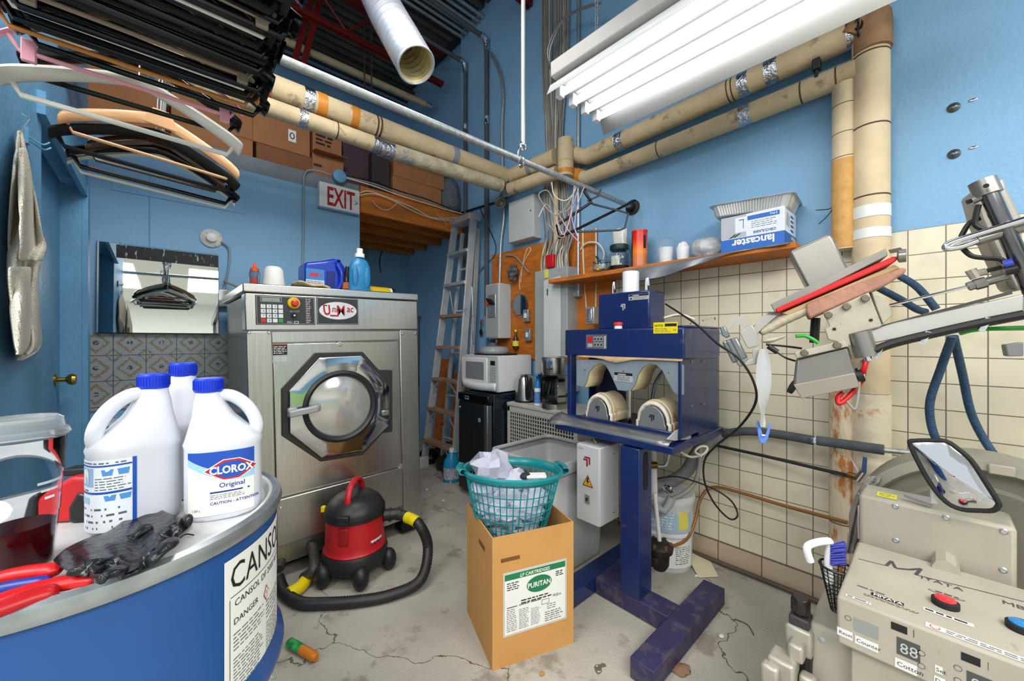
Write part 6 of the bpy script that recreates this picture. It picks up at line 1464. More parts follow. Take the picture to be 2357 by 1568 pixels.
ar.poly([(.062, .045), (.072, .072), (.088, .078), (.082, .055)], M('logo_red', 'b3402f', .5), h=.0009); ar.poly([(.058, .018), (.066, .04), (.082, .042), (.076, .022)], ink, h=.0009); ar.text('UN 3542840 157', .10, .012, .036, ink, h=.0012, sx=.9); ar.lines(.016, .03, .055, .042, 1, ink, .7, h=.0009, seed=3)
ar.build('drum_label', T, 'white hazard label with large black capitals')
LZt = LZ+.002
# ---- bleach bottles
bw_ = M('bleach_white', 'd3d7e0', .30, 0, .015, sss=0); capb = M('cap_blue', '1438d0', .35, 0, 0)
lab_blue = M('label_royal', '1f4fb0', .4, 0, .03); lab_sky = M('label_sky_light', '9cc8e6', .4, 0, .05); lab_red = M('label_bleach_red', 'c81f2a', .4); lab_navy = M('label_navy', '1c2f8a', .4)
def ring(sx, sy, z, x=0, n=40, p=2.6):
    out = []
    for i in range(n):
        a = 2*PI*i/n; c_, s_ = math.cos(a), math.sin(a)
        out.append(V((x+sx*math.copysign(abs(c_)**(2/p), c_), sy*math.copysign(abs(s_)**(2/p), s_), z)))
    return out
def bleach(label, px, py, d, rz, h=.285, front=True, loff=0):
    p = W(px, py, d); T = thing('bleach_bottle', label, 'bottle', (p.x, p.y, LZt), rz=rz)
    k = h/.285; sx, sy = .0665*k, .047*k
    L_ = [(.88, .92, 0, 0), (.98, .98, .006, 0), (1, 1, .02, 0), (1, 1, .10*k, 0), (1.0, 1.0, .144*k, 0), (1.03, 1.03, .152*k, 0), (.98, 1.0, .162*k, -.0), (.74, .94, .185*k, -.010), (.53, .82, .208*k, -.018), (.40, .62, .234*k, -.024), (.33, .46, .250*k, -.026), (.31, .43, .262*k, -.026)]
    g_ = [ring(sx*a, sy*b, z, x) for a, b, z, x in L_]
    mb = MB(bw_); mb.grid([[g_[j][i] for j in range(len(g_))] for i in range(40)], closeu=True); mb.add(g_[0], [list(range(40))]); mb.build('bottle_body', None, T, ang=60)
    mb = MB(bw_); mb.tube(spl([(-.018, 0, .248*k), (.010*k, 0, .247*k), (.037*k, 0, .226*k), (.054*k, 0, .195*k), (.056*k, 0, .168*k), (.042*k, 0, .150*k)], 6), [.0128*k]*31, 16, sq=(.8, 1)); mb.build('handle', None, T)
    mb = MB(capb); mb.lathe([(.0235, .258*k), (.0245, .262*k), (.0245, .283*k), (.022, .286*k), (0, .286*k)], (-.026, 0, 0), 40)
    mb.use(M('cap_ridges', '0f2ba8', .4))
    for i in range(32): a = 2*PI*i/32; mb.box((-.026+.0248*math.cos(a), .0248*math.sin(a), .272*k), (.0012, .0012, .018), Matrix.Rotation(a, 4, 'Z'))
    mb.build('cap', None, T)
    per = ring(sx*1.006, sy*1.01, 0)
    # arc-length mapping round the body: x metres measured from the middle of the -y side
    fine = []; N_ = 240
    pr = ring(sx, sy, 0, n=N_); 
    i0 = int(N_*.75); cum = [0]
    for i in range(N_): cum.append(cum[-1]+(pr[(i0+i+1) % N_]-pr[(i0+i) % N_]).length)
    tot = cum[-1]
    def mp(x, y, hh__):
        s_ = (x+loff*tot) % tot; lo = 0
        import bisect
        lo = min(N_-1, bisect.bisect_right(cum, s_)-1); f_ = (s_-cum[lo])/(cum[lo+1]-cum[lo]); a_, b_ = pr[(i0+lo) % N_], pr[(i0+lo+1) % N_]; q = a_.lerp(b_, f_); t_ = b_-a_; nrm = V((t_.y, -t_.x, 0)).normalized()
        return V((q.x, q.y, y))+nrm*(hh__+.0006)
    ar = Art(mp); z0, z1 = .012*k, .140*k; hw = sx*.86
    if front:
        ar.rect(-hw, z0, hw, z1, paper, h=.0003, n=24)
        n_ = 20; top = [(-hw+2*hw*i/n_, z1) for i in range(n_+1)]
        def low(f_): return z1-.012-.035*math.sin(min(1, f_*1.15)*PI*.5)*(1 if f_ < .6 else 1-.2*(f_-.6))
        for i in range(n_):
            f0, f1 = i/n_, (i+1)/n_; x_0, x_1 = -hw+2*hw*f0, -hw+2*hw*f1
            ar.poly([(x_0, low(f0)-.014), (x_1, low(f1)-.014), (x_1, z1), (x_0, z1)], lab_sky, h=.0005)
            ar.poly([(x_0, low(f0)), (x_1, low(f1)), (x_1, z1), (x_0, z1)], lab_blue, h=.0007)
        cx_, cz_ = hw*.30, z1-.037
        dia = lambda s_: [(cx_-.040*s_, cz_), (cx_-.012*s_, cz_+.018*s_), (cx_+.012*s_, cz_+.018*s_), (cx_+.040*s_, cz_), (cx_+.012*s_, cz_-.018*s_), (cx_-.012*s_, cz_-.018*s_)]
        ar.cpoly(dia(1.14), M('label_white_edge', 'e8eef6', .4), h=.0010); ar.cpoly(dia(1.06), lab_red, h=.0014); ar.cpoly(dia(.88), lab_blue, h=.0018)
        ar.text('CLOROX', cx_, cz_-.0065, .0205, paper, h=.0024, align='CENTER', bold=.035, sx=.82)
        ar.text('Original', cx_-.02, cz_-.034, .013, lab_navy, h=.0009, bold=.01); ar.rect(cx_-.034, cz_-.044, cx_+.030, cz_-.041, lab_navy, h=.0007, n=4)
        ar.lines(cx_-.034, cz_-.056, cx_+.03, cz_-.046, 3, grey_ink, .35, h=.0007, seed=2); ar.text('CAUTION - ATTENTION', cx_-.034, cz_-.066, .0075, lab_navy, h=.0009, bold=.02); ar.text('1.89 L', -hw*.85, z0+.010, .006, grey_ink, h=.0009)
    else:
        ar.rect(-hw, z0, hw*1.05, z1, M('label_pale', 'dfe6ef', .4), h=.0003, n=24); ar.rect(-hw, z0, -hw*.72, z1, lab_sky, h=.0005, n=3); ar.rect(-hw, z0+.06, -hw*.72, z1, lab_blue, h=.0006, n=3)
        ar.rect(hw*.96, z0, hw*1.06, z1, lab_blue, h=.0006, n=3)
        ar.rect(-hw*.7, z1-.012, hw*.95, z1-.009, lab_blue, h=.0007, n=12); ar.rect(-hw*.7, z1-.060, hw*.95, z1-.056, lab_blue, h=.0007, n=12)
        ar.rect(-hw*.69, z1-.047, hw*.05, z1-.014, M('label_dusty_blue', '8fb0d6', .4), h=.0006, n=6); ar.poly([(-hw*.42, z1-.042), (-hw*.42, z1-.020), (-hw*.34, z1-.016), (-hw*.22, z1-.016), (-hw*.12, z1-.020), (-hw*.12, z1-.042)], paper, h=.0009)
        ar.lines(hw*.1, z1-.054, hw*.93, z1-.030, 5, grey_ink, .35, h=.0007, seed=5); ar.lines(-hw*.68, z1-.056, hw*.0, z1-.049, 1, grey_ink, .35, h=.0007, seed=6)
        for xx in (hw*.3, hw*.66): ar.poly([(xx, z1-.028), (xx+.012, z1-.028), (xx+.014, z1-.017), (xx-.002, z1-.017)], M('icon_blue', '4f8fd0', .4), h=.0009)
        for xx in (hw*.36, hw*.7): ar.poly([(xx, z1-.073), (xx+.012, z1-.073), (xx+.014, z1-.063), (xx-.002, z1-.063)], M('icon_blue', '4f8fd0', .4), h=.0009)
        ar.rect(-hw*.6, z1-.078, -hw*.1, z1-.066, lab_sky, h=.0006, n=4); ar.lines(-hw*.68, z0+.004, hw*.9, z1-.080, 4, grey_ink, .35, h=.0007, seed=7)
        ar.lines(-hw*.68, z1-.008, hw*.93, z1-.002, 1, grey_ink, .4, h=.0007, seed=8)
    ar.build('bottle_label', T)
    return T
yaw = math.atan2(FW.y, FW.x)-PI/2
bleach('white bleach bottle with its branded blue front label facing out, nearest the drum edge', 517, 1100, .795, yaw+R(30), h=.275)
bleach('white bleach bottle turned to show its instruction label, left of the branded one', 314, 1100, .745, yaw+R(-118), h=.285, front=False, loff=.30)
bleach('white bleach bottle standing behind, between the other two', 428, 1100, .90, yaw+R(120), h=.30)
# ---- glove
gm = M('black_nitrile', '17181b', .28, 0, .25, 15, bump=.5, bs=40)
def lz(px, py, z=0): return onZ(px, py, LZt+z)
gpts = [[(120, 1290), (150, 1262), (200, 1238), (260, 1215), (300, 1180), (338, 1148), (372, 1176)],
        [(135, 1305), (172, 1283), (225, 1262), (280, 1240), (325, 1215), (365, 1196), (398, 1188)],
        [(160, 1315), (195, 1300), (245, 1290), (300, 1266), (345, 1238), (388, 1212), (425, 1190)],
        [(178, 1322), (212, 1318), (258, 1310), (312, 1290), (358, 1262), (400, 1228), (440, 1206)],
        [(190, 1328), (228, 1338), (272, 1328), (330, 1304), (372, 1276), (405, 1240), (440, 1212)]]
rn = random.Random(5)
def gl(scale, z0, jit):
    g_ = []
    for i in range(5):
        row = spl([tuple(q)+(0,) for q in gpts[i]], 4); r2 = []
        for j, q in enumerate(row):
            e = math.sin(PI*i/4)*.8+.1
            r2.append(lz(q[0], q[1], z0+(.010+.022*e+  .009*math.sin(j*.5+i*2.2)+.004*math.sin(j*1.1+i)+rn.uniform(-jit, jit))*scale))
        g_.append(r2)
    return g_
t = thing('black_glove', 'crumpled black nitrile glove lying on the drum lid', 'glove')
MB(gm).grid(gl(1, .006, .0015)).build('glove_cuff', None, t, sol=.002, sub=2)
MB(gm).grid(gl(.12, .002, .001)).build('glove_palm', None, t, sol=.002, sub=1)
for k, q in enumerate(([(190, 1325), (210, 1300), (255, 1285), (300, 1262), (335, 1232)], [(225, 1335), (262, 1318), (310, 1290), (350, 1262), (380, 1230)], [(175, 1318), (215, 1288), (262, 1262), (300, 1240), (340, 1210)], [(350, 1250), (385, 1225), (410, 1205), (438, 1200)], [(280, 1328), (330, 1300), (370, 1272), (400, 1240)])):
    P = spl([lz(a, b, .028+.010*math.sin(k+i*1.5)) for i, (a, b) in enumerate(q)], 5)
    MB(gm).tube(P, [.011+.003*math.sin(i*1.3+k) for i in range(len(P))], 10, sq=(1, .55)).build('glove_finger', None, t, sub=1)
# ---- red torch/tape tool behind the left bottle
t = thing('tape_measure', 'red and black tool case lying behind the left bleach bottle', 'tool', lz(165, 1190), rz=yaw+R(10))
MB(red_pl).hull([(-.035, -.03, .0), (.09, -.03, .0), (.09, -.03, .085), (.02, -.03, .09), (-.035, -.03, .05)], (0, .06, 0)).build('tool_case', None, t, bev=.01, bseg=3)
MB(black).hull([(-.062, -.026, .004), (-.036, -.032, .0), (-.030, -.032, .062), (-.05, -.026, .052)], (0, .055, 0)).build('rubber_nose', None, t, bev=.006)
MB(black).hull([(.02, -.034, 0), (.06, -.034, 0), (.06, -.034, .05), (.035, -.034, .06), (.02, -.034, .03)], (0, .066, 0)).build('side_grip', None, t, bev=.006)
MB(black).bx(-.005, .08, -.015, .015, .085, .10).build('top_strip', None, t, bev=.004)
# ---- drinking cup
cp = W(46, 1100, .60)
t = thing('plastic_cup', 'clear plastic lidded cup with dark red drink at the left edge of the drum', 'cup', (cp.x, cp.y, LZt))
MB(clear).lathe([(.031, 0), (.034, .003), (.040, .08), (.041, .082), (.044, .14), (.0455, .142), (.048, .205)], n=48, capt=False).build('cup_wall', None, t, sol=.0012)
MB(M('red_drink', '4a0a10', .1, 0, .1, trans=.35, ior=1.33)).lathe([(.0305, .003), (.033, .006), (.0375, .065), (0, .065)], n=40).build('drink', None, t)
MB(M('lid_frost', 'e4e9ec', .12, 0, 0, trans=.85, ior=1.2)).lathe([(.050, .200), (.053, .205), (.051, .212), (.047, .214), (.045, .228), (.040, .232), (.038, .228), (0, .226)], n=48, capb=False).build('cup_lid', None, t, sol=.001)
ar = Art(bent((0, 0, 0), .0418, R(-75), .085, eps=.0015)); wh = M('cup_print', 'dfe6ea', .5)
for k in range(3): ar.rect(.012+.004*k, .045-.012*k, .045-.006*k, .049-.012*k, wh, n=3)
ar.build('cup_print', t); ar = Art(bent((0, 0, 0), .0418, R(-75), .085, eps=.0015)); ar.cpoly([(-.03+.02*math.cos(i*PI/8), .018+.018*math.sin(i*PI/8)) for i in range(16)], wh); ar.build('cup_logo', t)
# ---- pliers
def handle(name, label, pts_, r, m, fl=.75):
    P = spl([lz(a, b, c) for a, b, c in pts_], 5); k = len(P); rr = [r*(.75+.25*math.sin(PI*min(1, i/(k-1)*1.6)*.5)) if i < k-3 else r*[.95, .75, .35][i-k+3] for i in range(k)]
    return P, rr
t = thing('pliers', 'pliers with red and blue dipped handles at the left edge of the drum lid', 'pliers')
P, rr = handle('', '', [(-60, 1345, .02), (20, 1325, .02), (90, 1315, .02), (140, 1312, .02)], .012, red_pl); MB(red_pl).tube(P, rr, 14, sq=(1, .8)).build('handle', None, t)
P, rr = handle('', '', [(-60, 1372, .014), (10, 1355, .014), (70, 1345, .014), (118, 1338, .014)], .009, red_pl); MB(M('handle_blue', '22308c', .35)).tube(P, rr, 12).build('handle_insert', None, t)
t = thing('pliers', 'all-red handled pliers lying nearest the camera on the drum lid', 'pliers')
P, rr = handle('', '', [(-60, 1405, .022), (20, 1375, .022), (110, 1350, .02), (190, 1336, .018), (228, 1333, .016)], .012, red_pl); MB(red_pl).tube(P, rr, 14, sq=(1, .8)).build('handle', None, t)
P, rr = handle('', '', [(-60, 1425, .018), (10, 1400, .018), (80, 1375, .018), (138, 1360, .016)], .014, red_pl); MB(M('red_plastic_deep', 'a8121a', .35)).tube(P, rr, 14, sq=(1, .8)).build('handle', None, t)
poly_pipe('bent_pin', 'tiny bent wire on the drum lid right of the black glove', 'wire', [lz(415, 1238, .003), lz(428, 1230, .003), lz(446, 1232, .003)], .0012, cast)
# ================================================================ SHELF AND ITS THINGS
SX = XB-.25; SZ = 1.715
T = thing('wooden_shelf', 'long orange wooden wall shelf above the cream tiles with a drooping grey sheet', 'shelf', (XB, 1.0, SZ))
MB(ply).bx(-.25, -.001, .42-1.0, 1.92-1.0, -.03, 0).build('shelf_board', None, T, bev=.004)
MB(M('shelf_side_ply', 'b8681f')).bx(-.03, -.019, .50, .92, -.55, -.03).build('shelf_support', None, T)
g_ = []
for i in range(30):
    f_ = i/29; y = 1.30-(1.30-.44)*f_
    drop = .012+.085*math.sin(PI*min(1, (f_*.95+.28)))**1.2*(1-f_)**.6*1.2 if f_ < .97 else .012
    w_ = .012*math.sin(f_*24)
    g_.append([V((-.02, y-1.0, .002)), V((-.20, y-1.0, .003)), V((-.252, y-1.0, .0)), V((-.262+w_*.3, y-1.0, -drop*.5)), V((-.262+w_, y-1.0, -drop))])
MB(M('grey_foil_sheet', '83858a', .35, .5, .12, 6, bump=.2, bs=10)).grid(g_).build('grey_liner', None, T, sol=.002, sub=1)
mb = MB(galv)
mb.build
p = lambda px, py=600, X=XB-.15: onX(px, py, X)
def put(px, X=XB-.14): q = onX(px, 600, X); return V((q.x, q.y, SZ+.003))
# glass bowl
q = put(1384, XB-.15); t = thing('glass_bowl', 'glass bowl full of mixed wrappers at the left end of the shelf', 'bowl', q)
MB(glass).lathe([(.035, 0), (.06, .02), (.068, .045), (.062, .075), (.055, .085)], n=28, capt=False).build('bowl_glass', None, t, sol=.002)
MB(M('mixed_wrappers', 'b9b9b4', .6, 0, .9, 60)).ell((0, 0, .038), (.052, .052, .03), 14, 8, jit=.15, seed=2).build('wrappers', None, t)
MB(yellow).ell((-.05, -.01, .025), (.014, .014, .012), 10, 6).build('yellow_wrapper', None, t); MB(M('dark_green_pen', '17352c', .4)).cyl((0, 0, .06), (-.03, .02, .12), .008).build('pen', None, t)
# jar with green lid and roll
q = put(1425, XB-.15); t = thing('coffee_jar', 'clear jar with a dark green lid and a little coffee at the bottom', 'jar', q)
MB(glass).lathe([(.06, 0), (.068, .01), (.070, .10), (.055, .135), (.05, .14)], n=32, capt=False).build('jar_glass', None, t, sol=.002)
MB(M('coffee_grounds', '2a1a12', .9, 0, .4, 80)).lathe([(.062, .004), (.064, .03), (0, .035)], n=28).build('coffee', None, t)
MB(M('jar_label_white', 'b7bfae', .6, 0, .3, 50)).lathe([(.0705, .03), (.0705, .09)], n=8, a0=R(170), a1=R(215), capb=False, capt=False).build('jar_label', None, t)
MB(M('lid_green', '173a2e', .4)).lathe([(.058, .135), (.060, .14), (.060, .165), (.054, .17), (0, .17)], n=32).build('jar_lid', None, t)
t = thing('paper_roll', 'white tissue roll with a loose sheet standing on the jar lid', 'paper roll', q+V((.02, .0, .170)))
MB(paper).lathe([(.040, 0), (.040, .105), (.012, .106), (.012, .09), (0, .09)], n=28).build('roll', None, t)
MB(paper).grid([[V((-.041-.004*math.sin(j), .035-.08*i/6+.0, .10-.11*j/6-.02*i/6)) for j in range(7)] for i in range(7)]).build('loose_sheet', None, t, sol=.001)
# red orange can
q = put(1472, XB-.13); t = thing('snack_can', 'tall cardboard can fading from red to orange with a dark back strip', 'can', q); hc = .235
cm = bpy.data.materials.new('can_gradient'); cm.use_nodes = True; nt = cm.node_tree; g = nt.nodes.new('ShaderNodeNewGeometry'); s_ = nt.nodes.new('ShaderNodeSeparateXYZ'); mr_ = nt.nodes.new('ShaderNodeMapRange'); rp = nt.nodes.new('ShaderNodeValToRGB')
nt.links.new(g.outputs['Position'], s_.inputs[0]); nt.links.new(s_.outputs[2], mr_.inputs[0]); mr_.inputs[1].default_value = SZ; mr_.inputs[2].default_value = SZ+hc; nt.links.new(mr_.outputs[0], rp.inputs[0]); nt.links.new(rp.outputs[0], nt.nodes['Principled BSDF'].inputs[0])
e = rp.color_ramp.elements; e[0].color = lin('b9784c'); e[1].color = lin('c8140f'); n_ = e.new(.38); n_.color = lin('d9793a'); n_ = e.new(.42); n_.color = lin('f0862a'); n_ = e.new(.75); n_.color = lin('dc2a14'); nt.nodes['Principled BSDF'].inputs['Roughness'].default_value = .35
MB(cm).lathe([(.047, .003), (.047, hc)], n=36, capt=False).build('can_wall', None, t)
MB(chrome).lathe([(.048, 0), (.048, .004), (0, .004)], n=36).build('can_base', None, t); MB(M('can_lid', 'd04a3a', .4)).lathe([(.049, hc-.004), (.049, hc+.004), (.044, hc+.003), (0, hc+.002)], n=36).build('can_lid', None, t)
MB(M('can_dark', '2a1a1c', .4)).lathe([(.0475, .01), (.0475, hc-.01)], n=10, a0=R(95), a1=R(150), capb=False, capt=False).build('can_strip', None, t); MB(M('can_dark')).lathe([(.0478, .12), (.0478, .2)], n=4, a0=R(238), a1=R(262), capb=False, capt=False).build('can_spot', None, t)
# cups
def cup(name, label, px, h, r, bag, X=XB-.13):
    q = put(px, X); t = thing(name, label, 'cup', q)
    MB(white).lathe([(r*.78, 0), (r*.8, .003), (r, h), (r*.93, h-.002)], n=32, capt=False).build('cup_stack', None, t)
    if bag: MB(M('thin_film', 'f0f3f6', .1, 0, 0, trans=.92, ior=1.05, bump=.6, bs=25)).lathe([(r*1.25, .0), (r*1.3, h*.5), (r*1.35, h), (r*1.15, h+.035), (r*.6, h+.06), (0, h+.065)], n=18, capb=False).build('clear_bag', None, t, sub=1)
    else: MB(M('tissue', 'e2e2e0', .8, 0, .05, bump=.5)).ell((0, 0, h), (r*.85, r*.85, .03), 12, 8, jit=.2, seed=6).build('tissue_stuffing', None, t)
cup('foam_cup', 'stack of white foam cups wrapped in a clear bag on the shelf', 1533, .10, .042, True)
cup('paper_cup', 'white paper cup stuffed with tissues beside the bagged cups', 1573, .085, .040, False)
q = put(1625); tag(MB(M('crumple_bag', 'd3d7da', .25, 0, .05, 10, trans=.35, bump=.9, bs=30)).ell((0, 0, .055), (.07, .085, .06), 18, 12, jit=.16, seed=12).build('plastic_bag', None, None, loc=q, sub=1), 'crumpled white plastic bag between the cups and the cutlery carton', 'bag')
# lancaster carton
a = onX(1660, 583, SX+.02); b = onX(1808, 555, SX+.03)
y0 = onX(1806, 560, SX+.02).y; y1 = onX(1660, 580, SX+.02).y; hL = .235; XF = SX+.02; dL = .22
T = thing('cutlery_carton', 'blue and white carton standing upside down at the right end of the shelf', 'box', (XF, y0, SZ+.004)); Lw_ = y1-y0
hL = H+ (CY-473)/F*(onX(1806, 473, XF)-O).dot(FW)-SZ-.004
cwm = M('carton_white', 'd4dbe6', .6, 0, .03)
MB(cwm).bx(0, dL, 0, Lw_, 0, hL).build('carton', None, T, bev=.003)
lb = M('carton_blue', '1f62b8', .5, 0, .03)
# face -X : u runs toward -Y (left to right in view), art is upside down
def upface(o_, A, w_, h_):
    m = flat(o_, A, (0, 0, 1)); return m, (lambda x, y, h: m(w_-x, h_-y, h))
m1, m1u = upface(V((-.0004, Lw_, 0)), (0, -1, 0), Lw_, hL)
ar = Art(m1)
ar.rect(0, 0, Lw_, hL*.34, lb, h=.0003); ar.rect(Lw_*.42, hL*.80, Lw_*.93, hL*.92, lb, h=.0003); ar.rect(0, hL*.36, Lw_*.42, hL*.99, M('photo_grey', 'a9adb4', .6, 0, .1, 5), h=.0003); ar.rect(Lw_*.24, hL*.50, Lw_*.44, hL*.93, cwm, h=.0006)
ar.rect(Lw_*.37, hL*.60, Lw_*.38, hL*.85, ink, h=.0009); ar.rect(Lw_*.30, hL*.84, Lw_*.385, hL*.86, ink, h=.0009)
ar.poly([(Lw_*.13, hL*.36), (Lw_*.17, hL*.36), (Lw_*.27, hL*.46), (Lw_*.23, hL*.46)], ink, h=.0009); ar.poly([(Lw_*.20, hL*.37), (Lw_*.24, hL*.37), (Lw_*.34, hL*.47), (Lw_*.30, hL*.47)], ink, h=.0009)
ar.lines(Lw_*.5, hL*.56, Lw_*.9, hL*.78, 4, grey_ink, .22, seed=4)
o_ = ar.build('carton_print', T)
ar = Art(m1u); ar.text('lancaster', Lw_*.14, hL*.71, hL*.30, paper, h=.0012, bold=.03, sx=.98); ar.text('CIRCULAIRE', Lw_*.12, hL*.53, hL*.10, M('ink_blue', '26508f', .5), h=.0009, bold=.02); ar.text('3 Pro', Lw_*.1, hL*.11, hL*.08, paper, h=.0009, bold=.02); ar.build('lettering', T)
m2, m2u = upface(V((0, -.0004, 0)), (1, 0, 0), dL, hL)
ar = Art(m2); ar.rect(0, 0, dL, hL*.34, M('carton_blue_side', '2a66a8', .5), h=.0003); ar.poly([(dL*.12, hL*.55), (dL*.38, hL*.50), (dL*.42, hL*.80), (dL*.2, hL*.9)], M('photo_grey'), h=.0006)
for k in range(4): ar.oval(dL*.62, hL*(.45+.13*k), dL*.14, hL*.035, lb, h=.0006)
ar.build('side_print', T); ar = Art(m2u); ar.text('lancaster', dL*.08, hL*.72, hL*.17, paper, h=.0009, bold=.02, sx=.85); ar.build('lettering', T)
# foil tray resting upside on carton
T = thing('foil_tray', 'ribbed aluminium roasting tray lying on top of the blue and white carton', 'tray', (XF+.10, (y0+y1)/2+.015, SZ+.008+hL), rot=(R(3), 0, R(4)))
trm = M('tray_aluminium', 'd4d6d6', .35, .6, .1, 20)
def rr2(a, b, r, n=5, rib=0):
    o = []
    pts_ = rrect(a, b, r, n); m_ = len(pts_)
    for i in range(m_):
        p0, p1 = V(pts_[i]+(0,)), V(pts_[(i+1) % m_]+(0,)); L_ = (p1-p0).length; k = max(1, int(L_/.007))
        for j in range(k):
            q = p0.lerp(p1, j/k); nrm = V((q.x, q.y, 0)).normalized(); o.append(q+nrm*(rib*(1 if (len(o)) % 2 else -1)))
    return o
TS_ = .88
lv = [(.145, .215, .04, .055, 0), (.135, .205, .035, .058, 0), (.130, .200, .035, .052, .0018), (.112, .182, .03, .004, .0018), (.108, .178, .03, .0, 0)]
g_ = []
base_ = rr2(.130, .200, .035, rib=0)
for a_, b_, r_, z_0, rib in lv:
    g_.append([V((q.x*a_/.130, q.y*b_/.200, z_0))+V((q.x, q.y, 0)).normalized()*(rib*(1 if i % 2 else -1)) for i, q in enumerate(base_)])
mb = MB(trm); mb.grid([[g_[j][i] for j in range(5)] for i in range(len(base_))], closeu=True); mb.add(g_[4], [list(range(len(base_)))]); mb.build('tray_body', None, T, sol=.0008, ang=20); T.scale = (.9, .86, 1)
# wire stub left of the vertical pipe
poly_pipe('loose_wire', 'thin twisted wire ends poking from the vertical pipe above the carton', 'wire', [onX(1878, 484, 2.3), onX(1905, 482, 2.28), onX(1918, 478, 2.27), onX(1902, 500, 2.27), onX(1884, 516, 2.27)], .002, cast)

# ================================================================ HANGERS ON THE RAIL (right end)
hb_ = M('hanger_black', '101013', .32, 0, 0)
def Q(px, py, d): return W(px, py, d)
t = tag(MB(hb_).tube(spl([Q(1352, 432, 2.27), Q(1345, 440, 2.23), Q(1362, 465, 2.23)], 4)+[Q(1281, 520, 2.23), Q(1287, 548, 2.23), Q(1462, 462, 2.49)], .0085, 10).build('tube_hanger'), 'black tubular hanger hooked on the rail, pointing to the wall flange', 'hanger')
t = tag(MB(M('hanger_grey', '55585c', .35, .3)).tube([Q(1382, 437, 2.33), Q(1376, 452, 2.30), Q(1352, 463, 2.28), Q(1365, 470, 2.31), Q(1432, 487, 2.41), Q(1446, 492, 2.41), Q(1438, 525, 2.38), Q(1425, 530, 2.37), Q(1300, 535, 2.3)], .0065, 10).build('bar_hanger'), 'grey and black bar hanger on the rail beneath the tubular one', 'hanger')
wires = [([(1330, 440), (1318, 470), (1300, 488), (1282, 482), (1262, 440), (1240, 448), (1255, 475), (1278, 495), (1300, 480), (1318, 450)], 'pale grey wire hanger dangling in front of the cable bundle', cable_grey),
         ([(1322, 425), (1318, 460), (1312, 500), (1298, 540), (1285, 520), (1278, 490), (1290, 500), (1308, 530), (1335, 560)], 'pink wire hanger hanging diagonally in front of the cables', M('wire_pink', 'cfa2b4', .4, .3)),
         ([(1270, 420), (1276, 450), (1300, 462), (1320, 445), (1328, 420)], 'cream wire hanger loop at the top of the cable tangle', cable_white),
         ([(1345, 430), (1330, 470), (1322, 520), (1330, 545), (1315, 500), (1322, 470)], 'lilac wire hanger nearest the straight conduit', M('wire_lilac', 'a39ab8', .4, .3)),
         ([(1240, 500), (1258, 470), (1275, 500), (1300, 540), (1286, 545), (1262, 515)], 'dull steel wire hanger low in the cable tangle', galv)]
for k, (q_, lb, m_) in enumerate(wires): poly_pipe('wire_hanger', lb, 'hanger', [W(a, b, 2.17+.012*k) for a, b in q_], .0032, m_, 5, 6)

# ================================================================ HANGER BUNDLE (upper left)
HR = 2.155
t = thing('hanger_rod', 'short steel rod across the rail carrying the bundle of hangers', 'rod'); MB(galv).cyl((-.02, .45, HR), (-.02, 1.78, HR), .012).build('rod', None, t)
def hanger(Y, style, label, cx=-.02, w=.42, z0=1.92, m=None, rz=0, tilt=0, group=None, drop=.075, barm=None, lift=0):
    """suit hanger in its own plane; z0 = height of the trouser bar"""
    zs = HR+.012-z0
    name = {'suit': 'suit_hanger', 'wood': 'wooden_hanger', 'clip': 'clip_hanger', 'slim': 'slim_hanger'}[style]
    T = thing(name, label, 'hanger', (cx, Y, z0), rot=(0, tilt, rz), group=group); a = w/2; m = m or gloss_black
    arm = spl([(-a, 0, .018), (-a*.86, .0, .045), (-a*.5, 0, .085), (-a*.15, 0, .115), (0, 0, .122), (a*.15, 0, .115), (a*.5, 0, .085), (a*.86, 0, .045), (a, 0, .018)], 5)
    n = len(arm)
    def wid(i):
        f_ = abs(i/(n-1)*2-1); return (.040 if style == 'suit' else .010 if style in ('slim', 'clip') else .013)*(.35+.65*f_**1.5 if style != 'slim' else 1)
    mb = MB(m); rows = []
    thk = .015 if style == 'suit' else .019 if style == 'wood' else .007
    for i, p in enumerate(arm):
        w_ = wid(i); k = 1 if 0 < i < n-1 else .6
        y_off = -.02*(abs(i/(n-1)*2-1))**2 if style in ('suit', 'wood') else 0
        rows.append([p+V((0, y_off+w_*math.cos(q), thk*k*math.sin(q))) for q in [j*PI/5 for j in range(10)]])
    g_ = [[r_[j] for r_ in rows] for j in range(10)]
    mb.grid(g_, closeu=True); mb.add(rows[0], [list(range(10))]); mb.add(rows[-1], [list(range(10))])
    mb.build('shoulder', None, T, ang=50)
    if style == 'wood': MB(m).hull([(-.05, -.007, .10), (.05, -.007, .10), (.02, -.007, .155), (-.02, -.007, .155)], (0, .014, 0)).build('neck', None, T, bev=.003)
    bm = barm or m
    MB(bm).tube([(-a*.93, 0, .028), (-a*.86, 0, 0), (a*.86, 0, 0), (a*.93, 0, .028)], .0068 if style == 'suit' else .0052, 8).build('trouser_bar', None, T)
    zt_ = zs-.0
    MB(M('hook_steel', '7d8084', .35, .8) if style != 'slim' else m).tube(spl([(0, 0, .115), (0, 0, zt_-.045), (.014, 0, zt_-.03), (.016, 0, zt_-.01), (0, 0, zt_+.004), (-.018, 0, zt_-.008), (-.02, 0, zt_-.022)], 5), .0024, 6).build('hook', None, T)
    if style == 'clip':
        for s_ in (-1, 1):
            mb = MB(barm or m); mb.bx(s_*a*.80-.011, s_*a*.80+.011, -.006, .006, -.02, .028); mb.build('clip', None, T, bev=.002)
    return T
woodm = M('beech_wood', 'd6a373', .4, 0, .10, 5, stretch=(1, 8, 8), coat=.3); amber = M('amber_wood', 'c07f36', .35, 0, .12, 5, stretch=(1, 8, 8), coat=.4)
